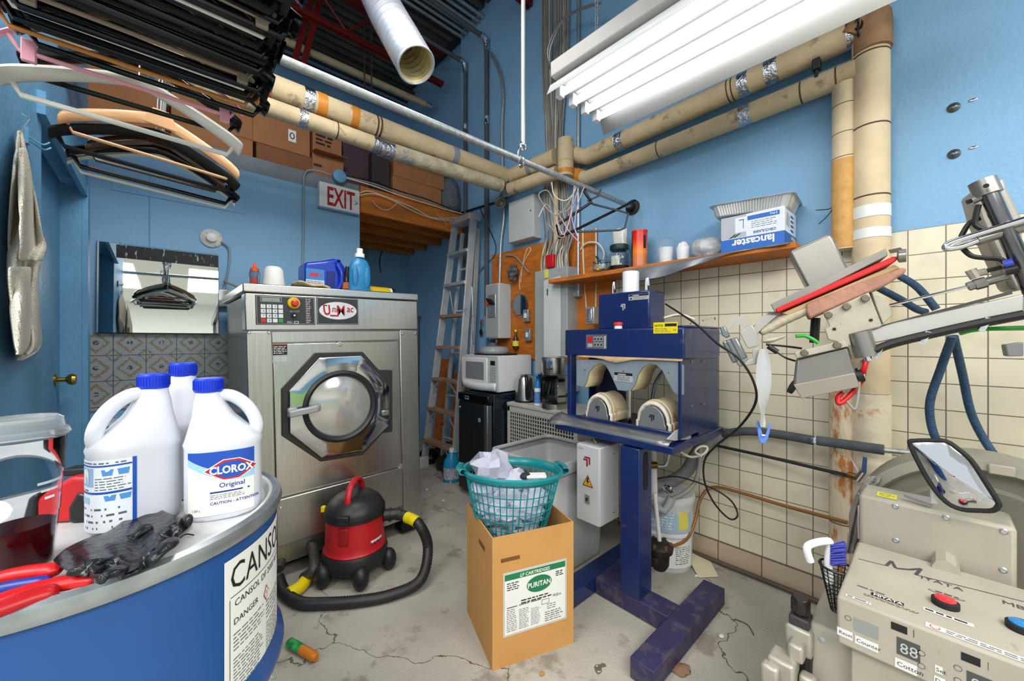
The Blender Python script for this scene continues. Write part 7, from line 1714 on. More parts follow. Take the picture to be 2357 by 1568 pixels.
velvet = M('black_velvet', '17171a', .85, 0, .2, 60); whitep = M('hanger_white', 'd6d7d2', .3, 0, .02); pinkp = M('hanger_pink', 'd99aac', .35, 0, .02)
darkwood = M('dark_walnut', '3a2414', .3, 0, .2, 6, stretch=(1, 8, 8), coat=.4)
r_ = R(0)
hanger(1.67, 'wood', 'light wooden hanger with a round wooden bar, lowest of the bundle', cx=-.005, z0=1.850, m=woodm, rz=R(8), tilt=R(2.5))
hanger(1.70, 'suit', 'black flocked hanger right behind the light wooden one', cx=-.015, z0=1.815, m=velvet, w=.44, rz=R(7), tilt=R(2.5))
hanger(1.73, 'wood', 'dark walnut hanger with small gold lettering behind the flocked hanger', cx=-.0, z0=1.81, m=darkwood, w=.34, rz=R(7), tilt=R(2))
ar = Art(flat((-.035, -.0075, .118), (1, 0, 0), (0, 0, 1))); ar.lines(0, 0, .07, .012, 1, M('gold_ink', 'c9a85a', .4), .8, h=.0006, ragged=False); o_ = ar.build('lettering', bpy.data.objects['wooden_hanger.001'])
hanger(1.755, 'suit', 'gloss black hanger hanging lowest with a twisted thin bar', cx=.0, z0=1.785, m=gloss_black, w=.42, rz=R(7), tilt=R(2.5))
hanger(1.78, 'slim', 'white slim hanger edging the back of the lowest black hanger', cx=-.0, z0=1.775, m=whitep, w=.42, rz=R(7), tilt=R(2.5))
hanger(1.40, 'suit', 'white plastic hanger with wide shoulders and notched ends', cx=-.045, z0=1.82, m=whitep, w=.44, tilt=R(2))
hanger(1.33, 'clip', 'pink clip hanger with two square clips, below the black bundle', cx=-.04, w=.43, z0=1.895, m=pinkp)
hanger(1.45, 'suit', 'dark transparent black hanger behind the white plastic one', cx=-.03, z0=1.90, m=gloss_black, w=.42)
hanger(1.27, 'wood', 'amber varnished wooden hanger with its end poking out right of the bundle', cx=-.03, z0=1.91, m=amber, w=.46, barm=amber)
hanger(1.30, 'suit', 'black glossy hanger between the amber wooden and pink ones', cx=-.0, z0=1.905, m=gloss_black, w=.45)
rn = random.Random(17); ys = [1.245-.0148*i for i in range(45)]
for i, y in enumerate(ys):
    z = 1.915+rn.uniform(-.014, .014)+.0008*i; c_ = -.02+rn.uniform(-.018, .018)
    kk = i % 15
    if kk == 3: hanger(y, 'slim', 'white slim hanger, %s of three squeezed inside the black bundle' % ['lowest', 'middle', 'topmost'][i//15], cx=c_, z0=z, m=whitep, w=.43)
    elif kk == 6: hanger(y, 'clip', 'grey-beige clip hanger, %s of three inside the black bundle' % ['lowest', 'middle', 'topmost'][i//15], cx=c_, z0=z, m=M('hanger_taupe', '8b8074', .5, 0, .1), w=.42)
    else: hanger(y, 'suit' if i % 2 else 'slim' if i % 5 == 2 else 'suit', 'black plastic hanger packed tightly in the big bundle at upper left', cx=c_, z0=z, m=gloss_black if i % 3 else velvet, w=rn.uniform(.41, .45), rz=R(rn.uniform(-2, 2)), group='black hangers in the upper left bundle')
hanger(.60, 'suit', 'black hanger with a rust red lining, nearest the top edge of the picture', cx=.0, z0=1.95, m=M('rust_hanger', '7a2a1c', .4), w=.43, barm=gloss_black)

# ================================================================ FINISHING MACHINE (right)
T = thing('sleeve_finisher', 'beige shirt finishing machine with a lettered control console, swing arm and red edged press head', 'pressing machine', (1.4, -.05, 0)); mo = V((1.4, -.05, 0))
def mb_box(name, x0, x1, y0, y1, z0, z1, m=beige, bev=.004, parent=None): return MB(m).bx(x0-mo.x, x1-mo.x, y0-mo.y, y1-mo.y, z0, z1).build(name, None, parent or T, bev=bev)
def loc(v): return V(v)-mo
CZ = .65
con = mb_box('console', 1.21, 1.586, -.55, .158, .535, CZ, bev=.006)
mb_box('cabinet', 1.27, 1.62, -.55, .225, .004, .522, bev=.012)
mb_box('lower_panel', 1.235, 1.27, -.55, .135, .004, .534)
MB(galv).lathe([(.008, 0), (0, .003)], loc(onX(1891, 1473, 1.269)), 12, Matrix.Rotation(R(-90), 3, 'Y')).build('cabinet_screw', None, T)
# console face art (faces -X, text runs toward -Y)
fo_ = V((1.2098, .158, .535))-mo
ar = Art(flat(fo_, (0, -1, 0), (0, 0, 1))); hC = CZ-.535
lcd = M('lcd_grey', '8d9290', .3, 0, .05)
def fc(px, py): q = onX(px, py, 1.21); return (.158-q.y, q.z-.535)
wl_ = M('label_strip_white', 'dedfdc', .5)
u0, v0 = fc(1965, 1452); u1, v1 = fc(2022, 1478); ar.rect(u0, hC*.42, u1, hC*.68, lcd, h=.0006); ar.rect(fc(1968, 1470)[0], hC*.17, fc(2022, 1490)[0], hC*.34, wl_, h=.0006); ar.text('Counter', fc(1971, 1470)[0], hC*.215, hC*.105, ink, h=.0009)
ar.rect(fc(1927, 1470)[0], hC*.19, fc(1963, 1490)[0], hC*.36, wl_, h=.0006); ar.text('Reset', fc(1931, 1470)[0], hC*.24, hC*.095, ink, h=.0009)
ar.oval(fc(1952, 1440)[0], hC*.62, .006, .006, grey_ink, h=.0006); ar.oval(fc(1952, 1440)[0], hC*.62, .0045, .0045, beige, h=.0009)
seg = M('seg_dark', '4a4d4b', .3); segl = M('seg_light', 'b9bdb8', .4)
def disp(u, v, w_, h_):
    ar.rect(u, v, u+w_, v+h_, seg, h=.0006); ar.text('88', u+w_*.12, v+h_*.16, h_*.85, segl, h=.0009, bold=-.0, sx=.9)
disp(fc(2064, 1490)[0], hC*.32, .036, hC*.33); ar.rect(fc(2060, 1500)[0], hC*.05, fc(2111, 1520)[0], hC*.24, wl_, h=.0006); ar.text('Cotton', fc(2064, 1500)[0], hC*.10, hC*.12, ink, h=.0009)
ar.lines(fc(2051, 1490)[0], hC*.72, fc(2104, 1490)[0], hC*.90, 1, ink, .8, seed=3, ragged=False)
for v_ in (.28, .52): ar.oval(fc(2121, 1500)[0], hC*v_, .006, .006, grey_ink, h=.0006); ar.oval(fc(2121, 1500)[0], hC*v_, .0045, .0045, beige, h=.0009)
ar.rect(fc(2152, 1500)[0], hC*.28, fc(2170, 1500)[0], hC*.42, wl_, h=.0006); ar.text('Set', fc(2154, 1500)[0], hC*.31, hC*.1, ink, h=.0009)
ar.rect(fc(2150, 1500)[0], hC*.08, fc(2176, 1500)[0], hC*.22, wl_, h=.0006); ar.text('Damp', fc(2152, 1500)[0], hC*.11, hC*.1, ink, h=.0009)
for v_ in (.30, .52): ar.oval(fc(2205, 1530)[0], hC*v_, .006, .006, grey_ink, h=.0006); ar.oval(fc(2205, 1530)[0], hC*v_, .0045, .0045, beige, h=.0009)
disp(fc(2225, 1540)[0], hC*.22, .040, hC*.33); ar.lines(fc(2212, 1520)[0], hC*.66, fc(2275, 1520)[0], hC*.84, 1, ink, .8, seed=4, ragged=False)
disp(fc(2225, 1540)[0]+.10, hC*.22, .040, hC*.33)
ar.build('console_face_print', con)
# console top art (x toward -Y, y toward +X)
ar = Art(lambda x, y, h: V((1.21+y, .158-x, CZ+.0004+h))-mo)
def ft(px, py): q = onZ(px, py, CZ); return (.158-q.y, q.x-1.21)
gi = M('logo_grey', '3f4144', .5)
lg = [(1976, 1287), (2040, 1303), (2052, 1292), (2062, 1309), (2095, 1312), (2120, 1310), (2108, 1324), (2357, 1386)]
P2 = [ft(*q) for q in lg]
for i in range(len(P2)-1):
    a_, b_ = V(P2[i]), V(P2[i+1]); n_ = V((-(b_-a_).y, (b_-a_).x)).normalized()*(.0014 if i in (0, 6) else .0035)
    ar.poly([tuple(a_-n_), tuple(b_-n_), tuple(b_+n_), tuple(a_+n_)], gi, h=.0003+.00005*i)
u, v = ft(2118, 1330); u2, v2 = ft(2190, 1352); ar.text('IYATA', u, v-.004, .024, gi, h=.0008, sx=1.1, bold=-.0)
u, v = ft(2305, 1385); ar.text('MBC-2', u, v-.01, .026, gi, h=.0008)
u, v = ft(2005, 1367); u2, _ = ft(2080, 1395); ar.rect(u, v-.006, u+.056, v+.008, ink, h=.0005); ar.text('MIYATA', u+.004, v-.004, .014, wl_, h=.0008, bold=.03)
ar.lines(u-.012, v-.020, u+.09, v-.010, 2, ink, .3, seed=7); ar.rect(*ft(1946, 1372), ft(1946, 1372)[0]+.045, ft(1946, 1372)[1]+.010, wl_, h=.0004); ar.lines(ft(1946, 1372)[0]+.003, ft(1946, 1372)[1]+.001, ft(1946, 1372)[0]+.042, ft(1946, 1372)[1]+.009, 1, grey_ink, .6, h=.0008, seed=8, ragged=False)
u, v = ft(2125, 1402); ar.rect(u, v-.005, u+.075, v+.009, wl_, h=.0005); ar.lines(u+.003, v-.002, u+.070, v+.006, 1, ink, .8, h=.0008, seed=9, ragged=False)
u, v = ft(2130, 1440); ar.rect(u, v-.004, u+.17, v+.016, wl_, h=.0004); ar.oval(u+.014, v+.006, .008, .008, M('ring_red', 'b83a3a', .5), h=.0008); ar.oval(u+.014, v+.006, .0062, .0062, wl_, h=.001); ar.lines(u+.03, v-.001, u+.165, v+.013, 2, grey_ink, .5, h=.0007, seed=10, ragged=False)
u, v = ft(2150, 1362); ar.oval(u+.02, v+.002, .030, .007, gi, h=.0004); ar.oval(u+.02, v+.002, .028, .0055, beige, h=.0006); ar.lines(u+.002, v-.001, u+.04, v+.006, 1, gi, .8, h=.0009, seed=11, ragged=False)
ar.lines(ft(1973, 1348)[0], ft(1973, 1348)[1]-.004, ft(1973, 1348)[0]+.05, ft(1973, 1348)[1]+.004, 1, grey_ink, .7, h=.0005, seed=15, ragged=False)
ar.build('console_top_print', con)
for (px, py, c_, nm) in ((2176, 1384, M('button_red', 'cf2a2e', .3, coat=.4), 'red_button'), (2352, 1440, M('button_blue', '1f78b8', .3, coat=.4), 'blue_button')):
    q = onZ(px, py, CZ+.01)-mo; q.z = CZ
    MB(ink).lathe([(.023, 0), (.023, .012), (.019, .014), (0, .012)], q, 28).build('button_collar', None, con); MB(c_).lathe([(.018, .011), (.018, .016), (.015, .018), (0, .019)], q, 28).build(nm, None, con)
# cover box and blower
cov = mb_box('blower_cover', 1.62, 1.76, -.145, .158, .50, .785, bev=.01)
mb = MB(galv)
for px, py in ((2061, 1166), (2178, 1192), (2311, 1224), (2062, 1244), (2309, 1313)): MB(galv).lathe([(.008, 0), (.005, .003), (0, .002)], loc(onX(px, py, 1.619)), 12, Matrix.Rotation(R(-90), 3, 'Y')).build('cover_screw', None, T)
MB(beige).cyl(loc(onX(2176, 1290, 1.62)), loc(onX(2176, 1290, 1.62))+V((-.07, 0, -.0)), .026, n=8).build('hex_boss', None, T)
Rb = Matrix.Rotation(R(-90), 3, 'Y')
MB(beige).lathe([(.30, -.16), (.305, -.02), (.30, .0), (.27, .006), (.262, -.004), (.255, -.03), (.21, -.05), (.20, -.04), (.15, -.06), (.0, -.07)], loc((1.80, -.10, .615)), 64, Rb).build('blower_housing', M('blower_enamel', '8f8c7e', .4, 0, .08, 6), T)
tg = MB(beige); q = loc(onX(2306, 1083, 1.79)); tg.box(q, (.01, .05, .03)); tg.build('rim_lug', None, T, bev=.004)
ar = Art(lambda x, y, h: V((1.64+y, .12-x, .7856+h))-mo); ar.rect(0, 0, .045, .05, M('sticky_note', 'd8d33a', .6), h=.0006); ar.lines(.005, .01, .04, .045, 3, grey_ink, .3, h=.0009, seed=2); ar.build('sticky_note', T, 'yellow sticky note')
MB(M('stack_grey', '8d8c88', .5)).hull([V(W(*q))-mo for q in ((2080, 1143, 1.16), (2090, 1140, 1.16), (2160, 1158, 1.10), (2145, 1166, 1.10))], (0, 0, .006)).build('metal_tongue', None, T)
# rear-view mirror
mp_ = [(1275, 155), (1300, 142), (1400, 140), (1490, 145), (1560, 190), (1640, 260), (1720, 380), (1795, 500), (1798, 530), (1765, 556), (1680, 556), (1580, 548), (1490, 505), (1400, 400), (1320, 260)]
mpx = [(1600+a_/2.579, 960+b_/2.579) for a_, b_ in mp_]
P = [W(a_, b_, 1.02-.0006*(a_-2190)) for a_, b_ in mpx]; P = spl(P, 3, closed=True); c_ = sum(P, V((0, 0, 0)))/len(P)
t = thing('safety_mirror', 'oval black-rimmed convex mirror clipped on top of the beige machine cover', 'mirror', c_)
n_ = V((0, 0, 0))
for i in range(len(P)): n_ += (P[i]-c_).cross(P[(i+1) % len(P)]-c_)
n_.normalize(); n_ = -n_ if n_.dot(O-c_) < 0 else n_
MB(rubber).tube([p-c_ for p in P], .006, 8, closed=True).build('rim', None, t)
g_ = [[(p-c_)*f_+n_*(.014*(1-f_*f_)) for f_ in (.99, .8, .6, .4, .2, .02)] for p in P]
MB(M('convex_mirror_glass', 'c9ccd0', .04, 1, 0)).grid(g_, closeu=True).build('mirror_glass', None, t)
MB(black).grid([[(p-c_)*f_-n_*(.02*(1-f_*f_)+.002) for f_ in (.99, .6, .02)] for p in P], closeu=True).build('mirror_back', None, t)
MB(lgrey_paint).tube([W(2150, 1158, 1.06)-c_, W(2150, 1130, 1.06)-c_, W(2165, 1120, 1.05)-c_], .008, 8).build('stem', None, t)
# grey cloth sleeve beside blower
t = thing('cloth_sleeve', 'grey cloth sleeve tied with string between the rusty pipe and the blower', 'cloth')
g_ = []
for i, (y, x0, x1, d) in enumerate(((1095, 2000, 2030, 1.30), (1110, 1985, 2025, 1.30), (1140, 1975, 2005, 1.3), (1170, 1965, 1985, 1.3), (1210, 1958, 1982, 1.3), (1255, 1950, 1980, 1.3), (1275, 1948, 1980, 1.3))):
    g_.append([W(x0+(x1-x0)*j/6, y, d+.012*math.sin(j*1.9+i)) for j in range(7)])
MB(M('dirty_grey_cloth', '8d8a84', .9, 0, .1, 20, bump=.6, bs=80)).grid(g_).build('sleeve', None, t, sol=.008, sub=1)
MB(cable_white).tube(spl([W(1975, 1135, 1.28), W(1985, 1150, 1.28), W(1988, 1175, 1.28), W(1980, 1185, 1.28), W(1976, 1165, 1.28), W(1976, 1240, 1.28)], 5), .002, 5).build('string', None, t)
# mesh cup with brush hanging at console side
q = W(1925, 1330, 1.06)
t = thing('mesh_holder', 'black wire mesh holder hanging beside the console', 'holder', q)
mb = MB(black)
for i in range(14):
    a = 2*PI*i/14; mb.tube([(.036*math.cos(a), .036*math.sin(a), .03), (.012*math.cos(a), .012*math.sin(a), -.09)], .0012, 4)
for k in range(12): f_ = k/11; r2 = .012+.024*f_; mb.tube([(r2*math.cos(2*PI*j/14), r2*math.sin(2*PI*j/14), -.09+.12*f_) for j in range(14)], .0012, 4, closed=True)
mb.tube([(.037*math.cos(2*PI*j/18), .037*math.sin(2*PI*j/18), .031) for j in range(18)], .003, 6, closed=True); mb.build('wire_mesh', None, t)
bq = W(1918, 1290, 1.06)
t = thing('scrub_brush', 'white handled brush with blue bristles standing in the black mesh holder', 'brush', (0, 0, 0))
hp_ = spl([W(1865, 1292, 1.05), W(1857, 1262, 1.05), W(1872, 1251, 1.05), W(1900, 1246, 1.05), W(1910, 1252, 1.055), W(1906, 1300, 1.06), W(1910, 1340, 1.06)], 5)
MB(white).tube(hp_, .0095, 12).build('brush_handle', None, t)
mb = MB(M('blue_bristle', '1f2a8c', .5, 0, .3, 60)); rn = random.Random(3)
for i in range(9):
    for j in range(4):
        a_ = W(1912, 1256+5.5*i, 1.045+.012*j); b_ = W(1943+rn.uniform(-4, 4), 1252+5.5*i+rn.uniform(-3, 3), 1.04+.016*j); mb.cyl(a_, b_, .0028, .0045, 6)
mb.build('bristles', None, t)
# air regulator
def rg(px, py, d): return W(px, py, d)
c_ = W(1843, 1400, 1.04)
t = thing('air_regulator', 'metal air filter regulator with a black knob left of the beige cabinet', 'regulator', (c_.x, c_.y, 0)); z = c_.z
MB(M('knob_dark', '241a1c', .3)).lathe([(.020, -.012), (.022, -.008), (.022, .022), (.019, .030), (0, .030)], (0, 0, z), 10).build('knob', None, t, bev=.002)
MB(M('dark_block', '3a3438', .4)).box((0, 0, z-.028), (.05, .045, .025)).build('bonnet', None, t, bev=.004)
rgm = M('cast_grey', 'aaa699', .4, .35, .12, 20)
MB(rgm).box((-.005, -.00, z-.075), (.055, .06, .07)).box((-.045, .0, z-.09), (.04, .035, .045)).box((.025, -.02, z-.11), (.03, .03, .06)).build('regulator_body', None, t, bev=.008)
MB(rgm).box((-.065, .025, z-.155), (.065, .06, .10)).box((-.10, .045, z-.15), (.035, .04, .06)).box((-.05, -.025, z-.18), (.035, .035, .09)).build('filter_body', None, t, bev=.008)
MB(M('brass_hex', '7d735c', .35, .9)).cyl((-.095, .01, z-.175), (-.125, .0, z-.18), .02, n=6).cyl((-.10, .005, z-.20), (-.125, -.005, z-.225), .013, n=6).build('hex_fitting', None, t, bev=.002)
MB(M('dark_bowl', '2a2a2c', .25)).lathe([(.018, 0), (.026, .02), (.028, .13), (.03, .15)], (-.065, .025, z-.36), 20).build('filter_bowl', None, t); MB(M('dark_bowl')).lathe([(.018, 0), (.026, .02), (.028, .13), (.03, .15)], (0, 0, z-.26), 20).build('filter_bowl', None, t)
MB(galv).cyl((0, 0, 0), (0, 0, z-.25), .012).cyl((-.06, -.03, z-.36), (0, 0, z-.3), .01).lathe([(.04, 0), (.04, .008), (0, .008)], (0, 0, 0), 16).build('stand_pipe', None, t)

# ---- swing arm and press head of the same machine
def dep(px): return 1.40-(px-1660)*.00052
def A_(px, py, dd=0): return W(px, py, dep(px)+dd)-mo
def z3(a_, b_, dd=0): return A_(1600+a_/2.613, 380+b_/2.613, dd)
back = ray(1822, CY).normalized()
def slab(name, pts_, thick, m, dd=0, bev=.003, parent=None, f=z3):
    P = [f(a_, b_, dd) for a_, b_ in pts_]; return MB(m).hull(P, back*thick).build(name, None, parent or T, bev=bev)
armm = M('arm_grey', 'aaa9a4', .35, .3, .05); pl_ = M('plate_speckled', 'aaa596', .5, .2, .1, 20, dirt=('55524a', .62, 60, .6)); pm = M('satin_grey', '8f8d88', .32, .7, .08, 3, stretch=(2, 2, 2))
slab('beam', [(1060, 1075), (1000, 1010), (1200, 950), (1978, 775), (1978, 890)], .07, armm)
slab('beam_groove', [(1120, 965), (1905, 758), (1910, 775), (1130, 985)], .05, M('groove_dark', '4c4a48', .4, .5), dd=.01, bev=0)
MB(cable_black).tube(spl([z3(1080, 1115, -.01), z3(1200, 1070, -.01), z3(1450, 1010, -.01), z3(1700, 955, -.01), z3(1980, 900, -.01)], 5), .013, 8).build('cable_sheath', None, T)
for a_, b_ in ((1105, 1125), (1385, 1040), (1745, 960)): MB(galv).box(z3(a_, b_, -.012), (.012, .012, .04), Matrix.Rotation(R(20), 4, 'X')).build('cable_tie', None, T)
# press head
slab('base_plate', [(452, 838), (1150, 500), (1160, 545), (480, 888)], .17, M('head_plate', '8c8b85', .4, .4), dd=.0)
slab('red_edge', [(485, 862), (1190, 550), (1218, 552), (1215, 572), (1190, 590), (500, 888), (486, 882)], .18, M('silicone_red', 'd01418', .4), dd=-.006, bev=.006)
hh = slab('heat_shield', [(570, 530), (575, 515), (800, 412), (815, 418), (832, 440), (932, 642), (690, 760)], .14, pm, dd=.01, bev=.012)
slab('underlay', [(520, 890), (1200, 600), (1235, 618), (560, 905)], .16, M('pad_underlay', 'b89c72', .8), dd=.004)
pd = slab('padded_buck', [(665, 835), (1000, 700), (1180, 640), (1245, 615), (1278, 622), (1262, 650), (1165, 715), (1000, 790), (690, 925), (668, 880)], .15, M('brown_pad', 'a87c68', .75, 0, .12, 12, bump=1.0, bs=22), dd=-.004, bev=.016); 
MB(pm).lathe([(.012, 0), (.02, .004), (.02, .02), (0, .02)], z3(1215, 550, 0), 14, FRm).build('end_cap', None, T)
slab('lever', [(1165, 510), (1235, 495), (1250, 508), (1240, 520), (1175, 530)], .006, M('rust_pipe'), dd=.05, bev=0)
poly = MB(M('blue_hose', '2d4a66', .6, 0, .2, 60, bump=.4, bs=120))
def hose(label, pts_, r=.012, m=None):
    o = MB(m or M('blue_hose')).tube(spl([W(a_, b_, d_) for a_, b_, d_ in pts_], 8), r, 12).build('steam_hose'); tag(o, label, 'hose')
hose('upper blue braided hose running from behind the press head down to the beam', [(2060, 630, 1.45), (2110, 660, 1.4), (2155, 712, 1.36)])
hose('lower blue braided hose from the bracket down to the beam', [(2020, 662, 1.42), (2070, 688, 1.4), (2110, 712, 1.38), (2130, 718, 1.38)])
hose('left blue braided hose hanging in a loop from the beam to the wall pipe', [(2192, 775, 1.30), (2165, 850, 1.35), (2140, 930, 1.38), (2150, 1000, 1.38), (2180, 1035, 1.36), (2260, 1060, 1.3), (2357, 1105, 1.2), (2400, 1130, 1.2)])
hose('right blue braided hose hanging from the beam toward the lower right edge', [(2195, 775, 1.32), (2215, 860, 1.36), (2235, 950, 1.38), (2270, 1020, 1.36), (2310, 1070, 1.3), (2357, 1098, 1.25), (2400, 1112, 1.2)])
slab('bracket_plate', [(770, 890), (1045, 765), (1125, 965), (1110, 975), (925, 1020), (940, 1090), (800, 1050), (780, 985), (810, 970), (795, 940)], .012, pl_, dd=-.01)
slab('bracket_block', [(1060, 760), (1140, 790), (1190, 900), (1130, 960), (1090, 860)], .07, pl_)
mb = MB(M('hex_bolt', '7c7468', .35, .8))
for a_, b_ in ((800, 903), (910, 853), (1022, 803), (657, 1130), (853, 1083)): MB(M('hex_bolt', '7c7468', .35, .8)).tube([z3(a_, b_, -.012), z3(a_, b_, -.012)-back*.012], .0115, 8).build('hex_bolt', None, T, bev=.002)
for a_, b_ in ((1057, 933), (837, 987)): MB(ink).tube([z3(a_, b_, -.0115), z3(a_, b_, -.0115)-back*.0006], .005, 10).build('plate_hole', None, T)
slab('cylinder_clamp', [(595, 1125), (890, 1055), (930, 1090), (610, 1165)], .02, pl_, dd=-.015)
mb_ = slab('motor_box', [(608, 1165), (925, 1090), (985, 1310), (990, 1335), (640, 1405), (590, 1325)], .10, pm, dd=.0, bev=.008)
slab('motor_box_lower', [(592, 1322), (960, 1250), (990, 1335), (640, 1406)], .012, M('satin_warm', 'a19a8e', .35, .6, .04), dd=-.006, bev=.002)
MB(M('rubber_knob', '16181c', .5)).tube([z3(575, 1330, .03), z3(598, 1340, .03)], .024, 16).build('end_knob', None, T); MB(M('rubber_knob')).tube([z3(962, 1270, .02), z3(1000, 1260, .02)], .024, 16).use(M('knob_face', 'b9bab8', .4, .5)).tube([z3(1000, 1260, .02), z3(1010, 1259, .02)], .022, 16).build('end_knob', None, T)
MB(pm).tube([z3(985, 1005, .0), z3(1035, 1150, .0)], .030, 24).build('pivot_sleeve', None, T); MB(chrome).tube([z3(1035, 1150, .0), z3(1042, 1175, .0)], .012, 12).build('pivot_pin', None, T)
MB(red_pl).tube(spl([z3(1028, 1180), z3(1015, 1230), z3(1000, 1300, .03), z3(935, 1380, .02), z3(870, 1435), z3(858, 1400, .01), z3(885, 1372, .02)], 6), .0075, 10).build('red_air_line', None, T)
MB(cable_grey).tube(spl([z3(1050, 1160), z3(990, 1200, .01), z3(985, 1340, .01), z3(965, 1460), z3(935, 1450), z3(880, 1375, .02)], 6), .004, 8).build('grey_air_line', None, T)
# left clamp assembly with small cylinder
slab('clamp_fork', [(180, 975), (235, 905), (262, 903), (345, 985), (400, 910), (430, 900), (490, 905), (400, 985), (375, 1010), (395, 1040), (350, 1010), (300, 985), (245, 942), (205, 990)], .006, armm, dd=.01, bev=0)
slab('clamp_plate', [(265, 1005), (340, 960), (375, 1010), (370, 1070), (385, 1085), (320, 1105), (300, 1080)], .008, armm)
slab('clamp_foot', [(345, 1105), (385, 1100), (385, 1195), (290, 1210), (290, 1185), (345, 1165)], .006, armm)
cyl_ = slab('air_cylinder', [(160, 1065), (250, 1035), (315, 1160), (225, 1195)], .035, M('cyl_grey', '7f8588', .3, .7), bev=.006)
mb = MB(M('groove_dark'))
for k in (0.33, .62): mb.hull([z3(160+90*k-6, 1065-30*k, -.001), z3(160+90*k, 1065-30*k-3, -.001), z3(225+90*k, 1195-35*k-3, -.001), z3(225+90*k-6, 1195-35*k, -.001)], back*.001)
mb.build('cylinder_groove', None, T)
slab('cylinder_end', [(250, 1180), (310, 1160), (318, 1190), (270, 1215), (250, 1200)], .03, pm); slab('link', [(148, 975), (178, 968), (210, 1030), (185, 1042), (160, 1025)], .02, M('cyl_grey'), bev=.004)
# wrapped tube end, paper strip
MB(M('stained_wrap', 'b5ac98', .7, 0, .15, 20, bump=.8, bs=25)).tube(spl([z3(390, 1010, .03), z3(470, 965, .03), z3(560, 915, .03), z3(670, 865, .03)], 6), [.022, .023, .026, .025, .03, .028, .03, .032, .03, .034, .032, .034, .036, .034, .036, .035, .034, .036, .034], 14, sq=(1, .6)).build('wrapped_nose', None, T, sub=1)
MB(M('stained_wrap')).tube(spl([z3(400, 1060, .02), z3(450, 1055, .02), z3(540, 1030, .02)], 5), [.006, .010, .013, .016, .018, .018, .017, .014, .012, .01, .006], 10, sq=(1, .5)).build('loose_wrap', None, T)
sh_ = slab('foil_fin', [(345, 975), (445, 882), (520, 890), (470, 950), (380, 1000)], .01, M('bent_foil', '8d8b88', .3, .7), dd=.03, bev=0)
MB(M('green_tube', '1fa02c', .35)).tube(spl([z3(605, 1030), z3(660, 1028), z3(710, 1050), z3(740, 1072)], 5), .006, 8).build('green_air_line', None, T)
MB(M('green_tube')).tube(spl([z3(1590, 1015, .04), z3(1700, 990, .04), z3(1980, 978, .04)], 4), .006, 8).build('green_air_line', None, T)
MB(cable_black).tube([z3(725, 920, .06), z3(715, 1070, .06)], .014, 8).build('black_fitting', None, T)
MB(cable_black).tube(spl([z3(430, 1080, .0), z3(540, 1090, .02), z3(640, 1103, .03)], 4), .004, 6).build('sensor_cable', None, T); MB(cable_black).tube([z3(440, 1090), z3(495, 1125)], .009, 8).tube(spl([z3(495, 1128), z3(545, 1160), z3(600, 1178, .02)], 4), .0035, 6).build('sensor_cable', None, T)
t = thing('paper_strip', 'twisted strip of white paper tape hanging from the clamp with a blue peg', 'paper strip')
g_ = []
for y, x, w_, tw in ((1105, 410, 22, .1), (1150, 410, 36, .2), (1220, 412, 46, .3), (1290, 413, 50, .4), (1360, 412, 44, .7), (1430, 408, 28, 1.1), (1490, 405, 9, 1.5), (1530, 408, 16, .6), (1580, 408, 18, .3)):
    g_.append([A_(1600+(x+w_*s_)/2.613, 380+y/2.613, -.01+.02*tw*s_+.006*(1-s_*s_))+mo for s_ in (-1, -.5, 0, .5, 1)])
MB(M('tape_white', 'b2b4b6', .5, 0, .02, trans=0)).grid(g_).build('strip', None, t, sol=.0008, sub=2)
pg = thing('clothes_peg', 'blue plastic clothes peg clipped on the bottom of the paper strip', 'clothes peg')
pgm = M('peg_blue', '5f86d8', .35, 0, .03)
def zp(a_, b_, dd=0): return A_(1640+a_/4.355, 680+b_/4.355, dd)+mo
MB(pgm).hull([zp(440, 1265), zp(462, 1262), zp(500, 1400), (zp(520, 1420)), zp(510, 1490), zp(480, 1480), zp(460, 1440)], back*.012).build('jaw', None, pg, bev=.002); MB(pgm).hull([zp(592, 1290), zp(568, 1285), zp(530, 1400), zp(510, 1410), zp(505, 1490), zp(530, 1485), zp(555, 1440)], back*.012).build('jaw', None, pg, bev=.002)
MB(chrome).tube([zp(495, 1405, -.006), zp(525, 1405, -.006)], .004, 8).build('spring', None, pg)
# column, chrome post, grab handles on the right
slab('rear_column', [(1650, 155), (1700, 145), (1860, 60), (1885, 140), (1978, 320), (1978, 760), (1900, 750), (1790, 520), (1700, 330)], .09, M('column_warm_grey', 'a19d94', .45, .3, .06), dd=.06, bev=.015, f=lambda a_, b_, dd=0: z3(a_, b_, dd))
MB(M('post_steel', '77787a', .22, .95, .1)).tube([z3(1745, 120), z3(1990, 660), z3(2060, 830, .04)], .019, 24).build('post', None, T)
MB(pm).tube([z3(1725, 95, -.0), z3(1765, 180, -.0)], .028, 20).build('post_clamp', None, T); MB(ink).tube([z3(1750, 125, -.03), z3(1750, 125, -.036)], .006, 8).build('clamp_screw', None, T)
MB(pm).tube([z3(1660, 215), z3(1720, 190)], .012, 10).use(ink).tube([z3(1632, 225), z3(1662, 214)], .006, 8).build('spring_pin', None, T)
MB(chrome).tube(spl([z3(2080, 300, -.02), z3(1978, 330, -.02), z3(1750, 400, -.02), z3(1560, 460, -.02), z3(1512, 485, -.02), z3(1520, 502, -.02), z3(1600, 490, -.02), z3(1700, 455, -.02)], 6), .009, 12).build('grab_handle', None, T)
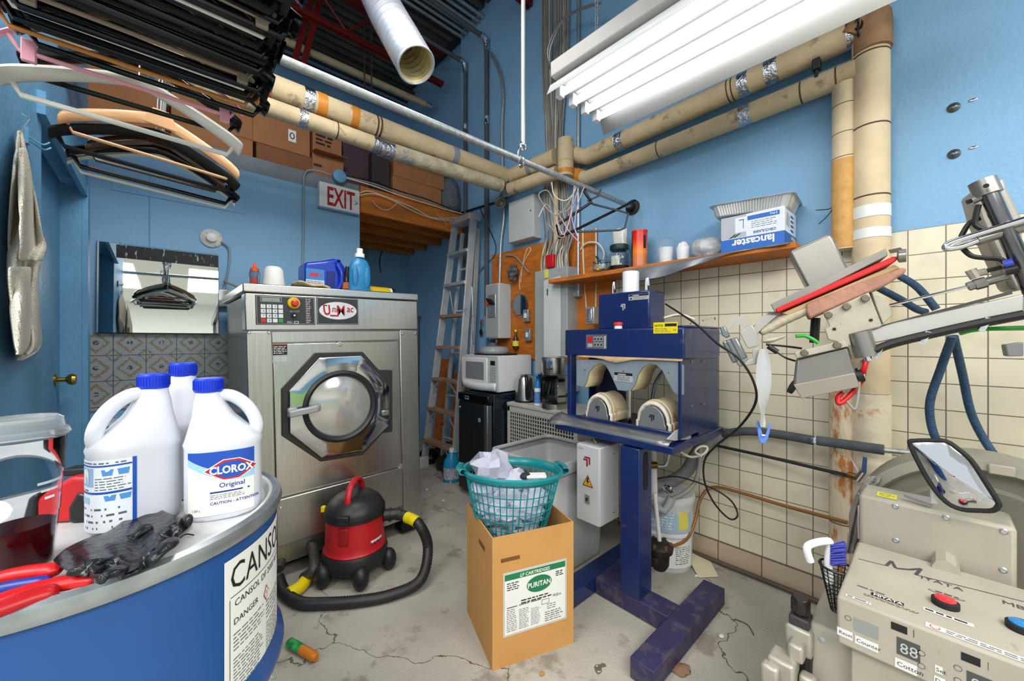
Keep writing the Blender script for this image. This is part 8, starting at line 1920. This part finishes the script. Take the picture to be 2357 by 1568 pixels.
MB(pm).tube([z3(1690, 455, -.01), z3(1870, 400, .0), z3(1990, 370, .0)], .015, 12).build('handle_arm', None, T)
MB(cable_black).tube(spl([z3(1705, 240), z3(1690, 300), z3(1685, 360), z3(1740, 390)], 5), .0065, 8).build('air_line', None, T); MB(cable_black).tube(spl([z3(1715, 320, .02), z3(1650, 350, .02), z3(1600, 430, .02)], 5), .0065, 8).build('air_line', None, T); MB(cable_black).tube(spl([z3(1600, 490), z3(1660, 545), z3(1750, 560), z3(1830, 565), z3(1870, 590)], 5), .0065, 8).build('air_line', None, T)
MB(M('cap_ultramarine', '2a3fa8', .35)).tube([z3(1858, 600, -.02), z3(1910, 588, -.02)], .012, 12).use(black).tube([z3(1860, 640, -.02), z3(1940, 620, -.02)], .013, 12).build('valve_cap', None, T)
MB(chrome).tube([z3(1170, 845, .02), z3(1640, 730, .02)], .0045, 8).build('piston_rod', None, T)
MB(pm).tube([z3(1640, 733, .02), z3(1680, 720, .02)], .013, 8).tube([z3(1680, 722, .02), z3(1750, 703, .02)], .016, 8).tube([z3(1750, 703, .02), z3(1880, 668, .02)], .012, 12).build('piston_body', None, T)
MB(M('beige_fitting', 'a59f92', .4, .4)).tube([z3(1655, 630, .02), z3(1690, 680, .02)], .012, 8).tube([z3(1685, 655, .02), z3(1750, 640, .02)], .010, 8).use(cable_black).tube([z3(1750, 638, .02), z3(1845, 615, .02)], .006, 8).build('elbow_fitting', None, T)
slab('grey_tab', [(1865, 1080), (1978, 1065), (1978, 1150), (1880, 1152)], .03, M('tab_grey', '77787a', .4))
# closing the back: post continues down to the floor behind the console
MB(beige).bx(1.62-mo.x, 1.74-mo.x, -.50-mo.y, -.38-mo.y, 0, 1.6).build('support_column', None, T, bev=.008)
q = z3(1940, 845, .02); MB(armm).hull([q+V((0, 0, -.024)), q+V((.0, 0, .022)), V((1.66, -.40, 1.40))-mo, V((1.66, -.40, 1.34))-mo], V((.05, 0, 0))).build('beam_extension', None, T, bev=.003)
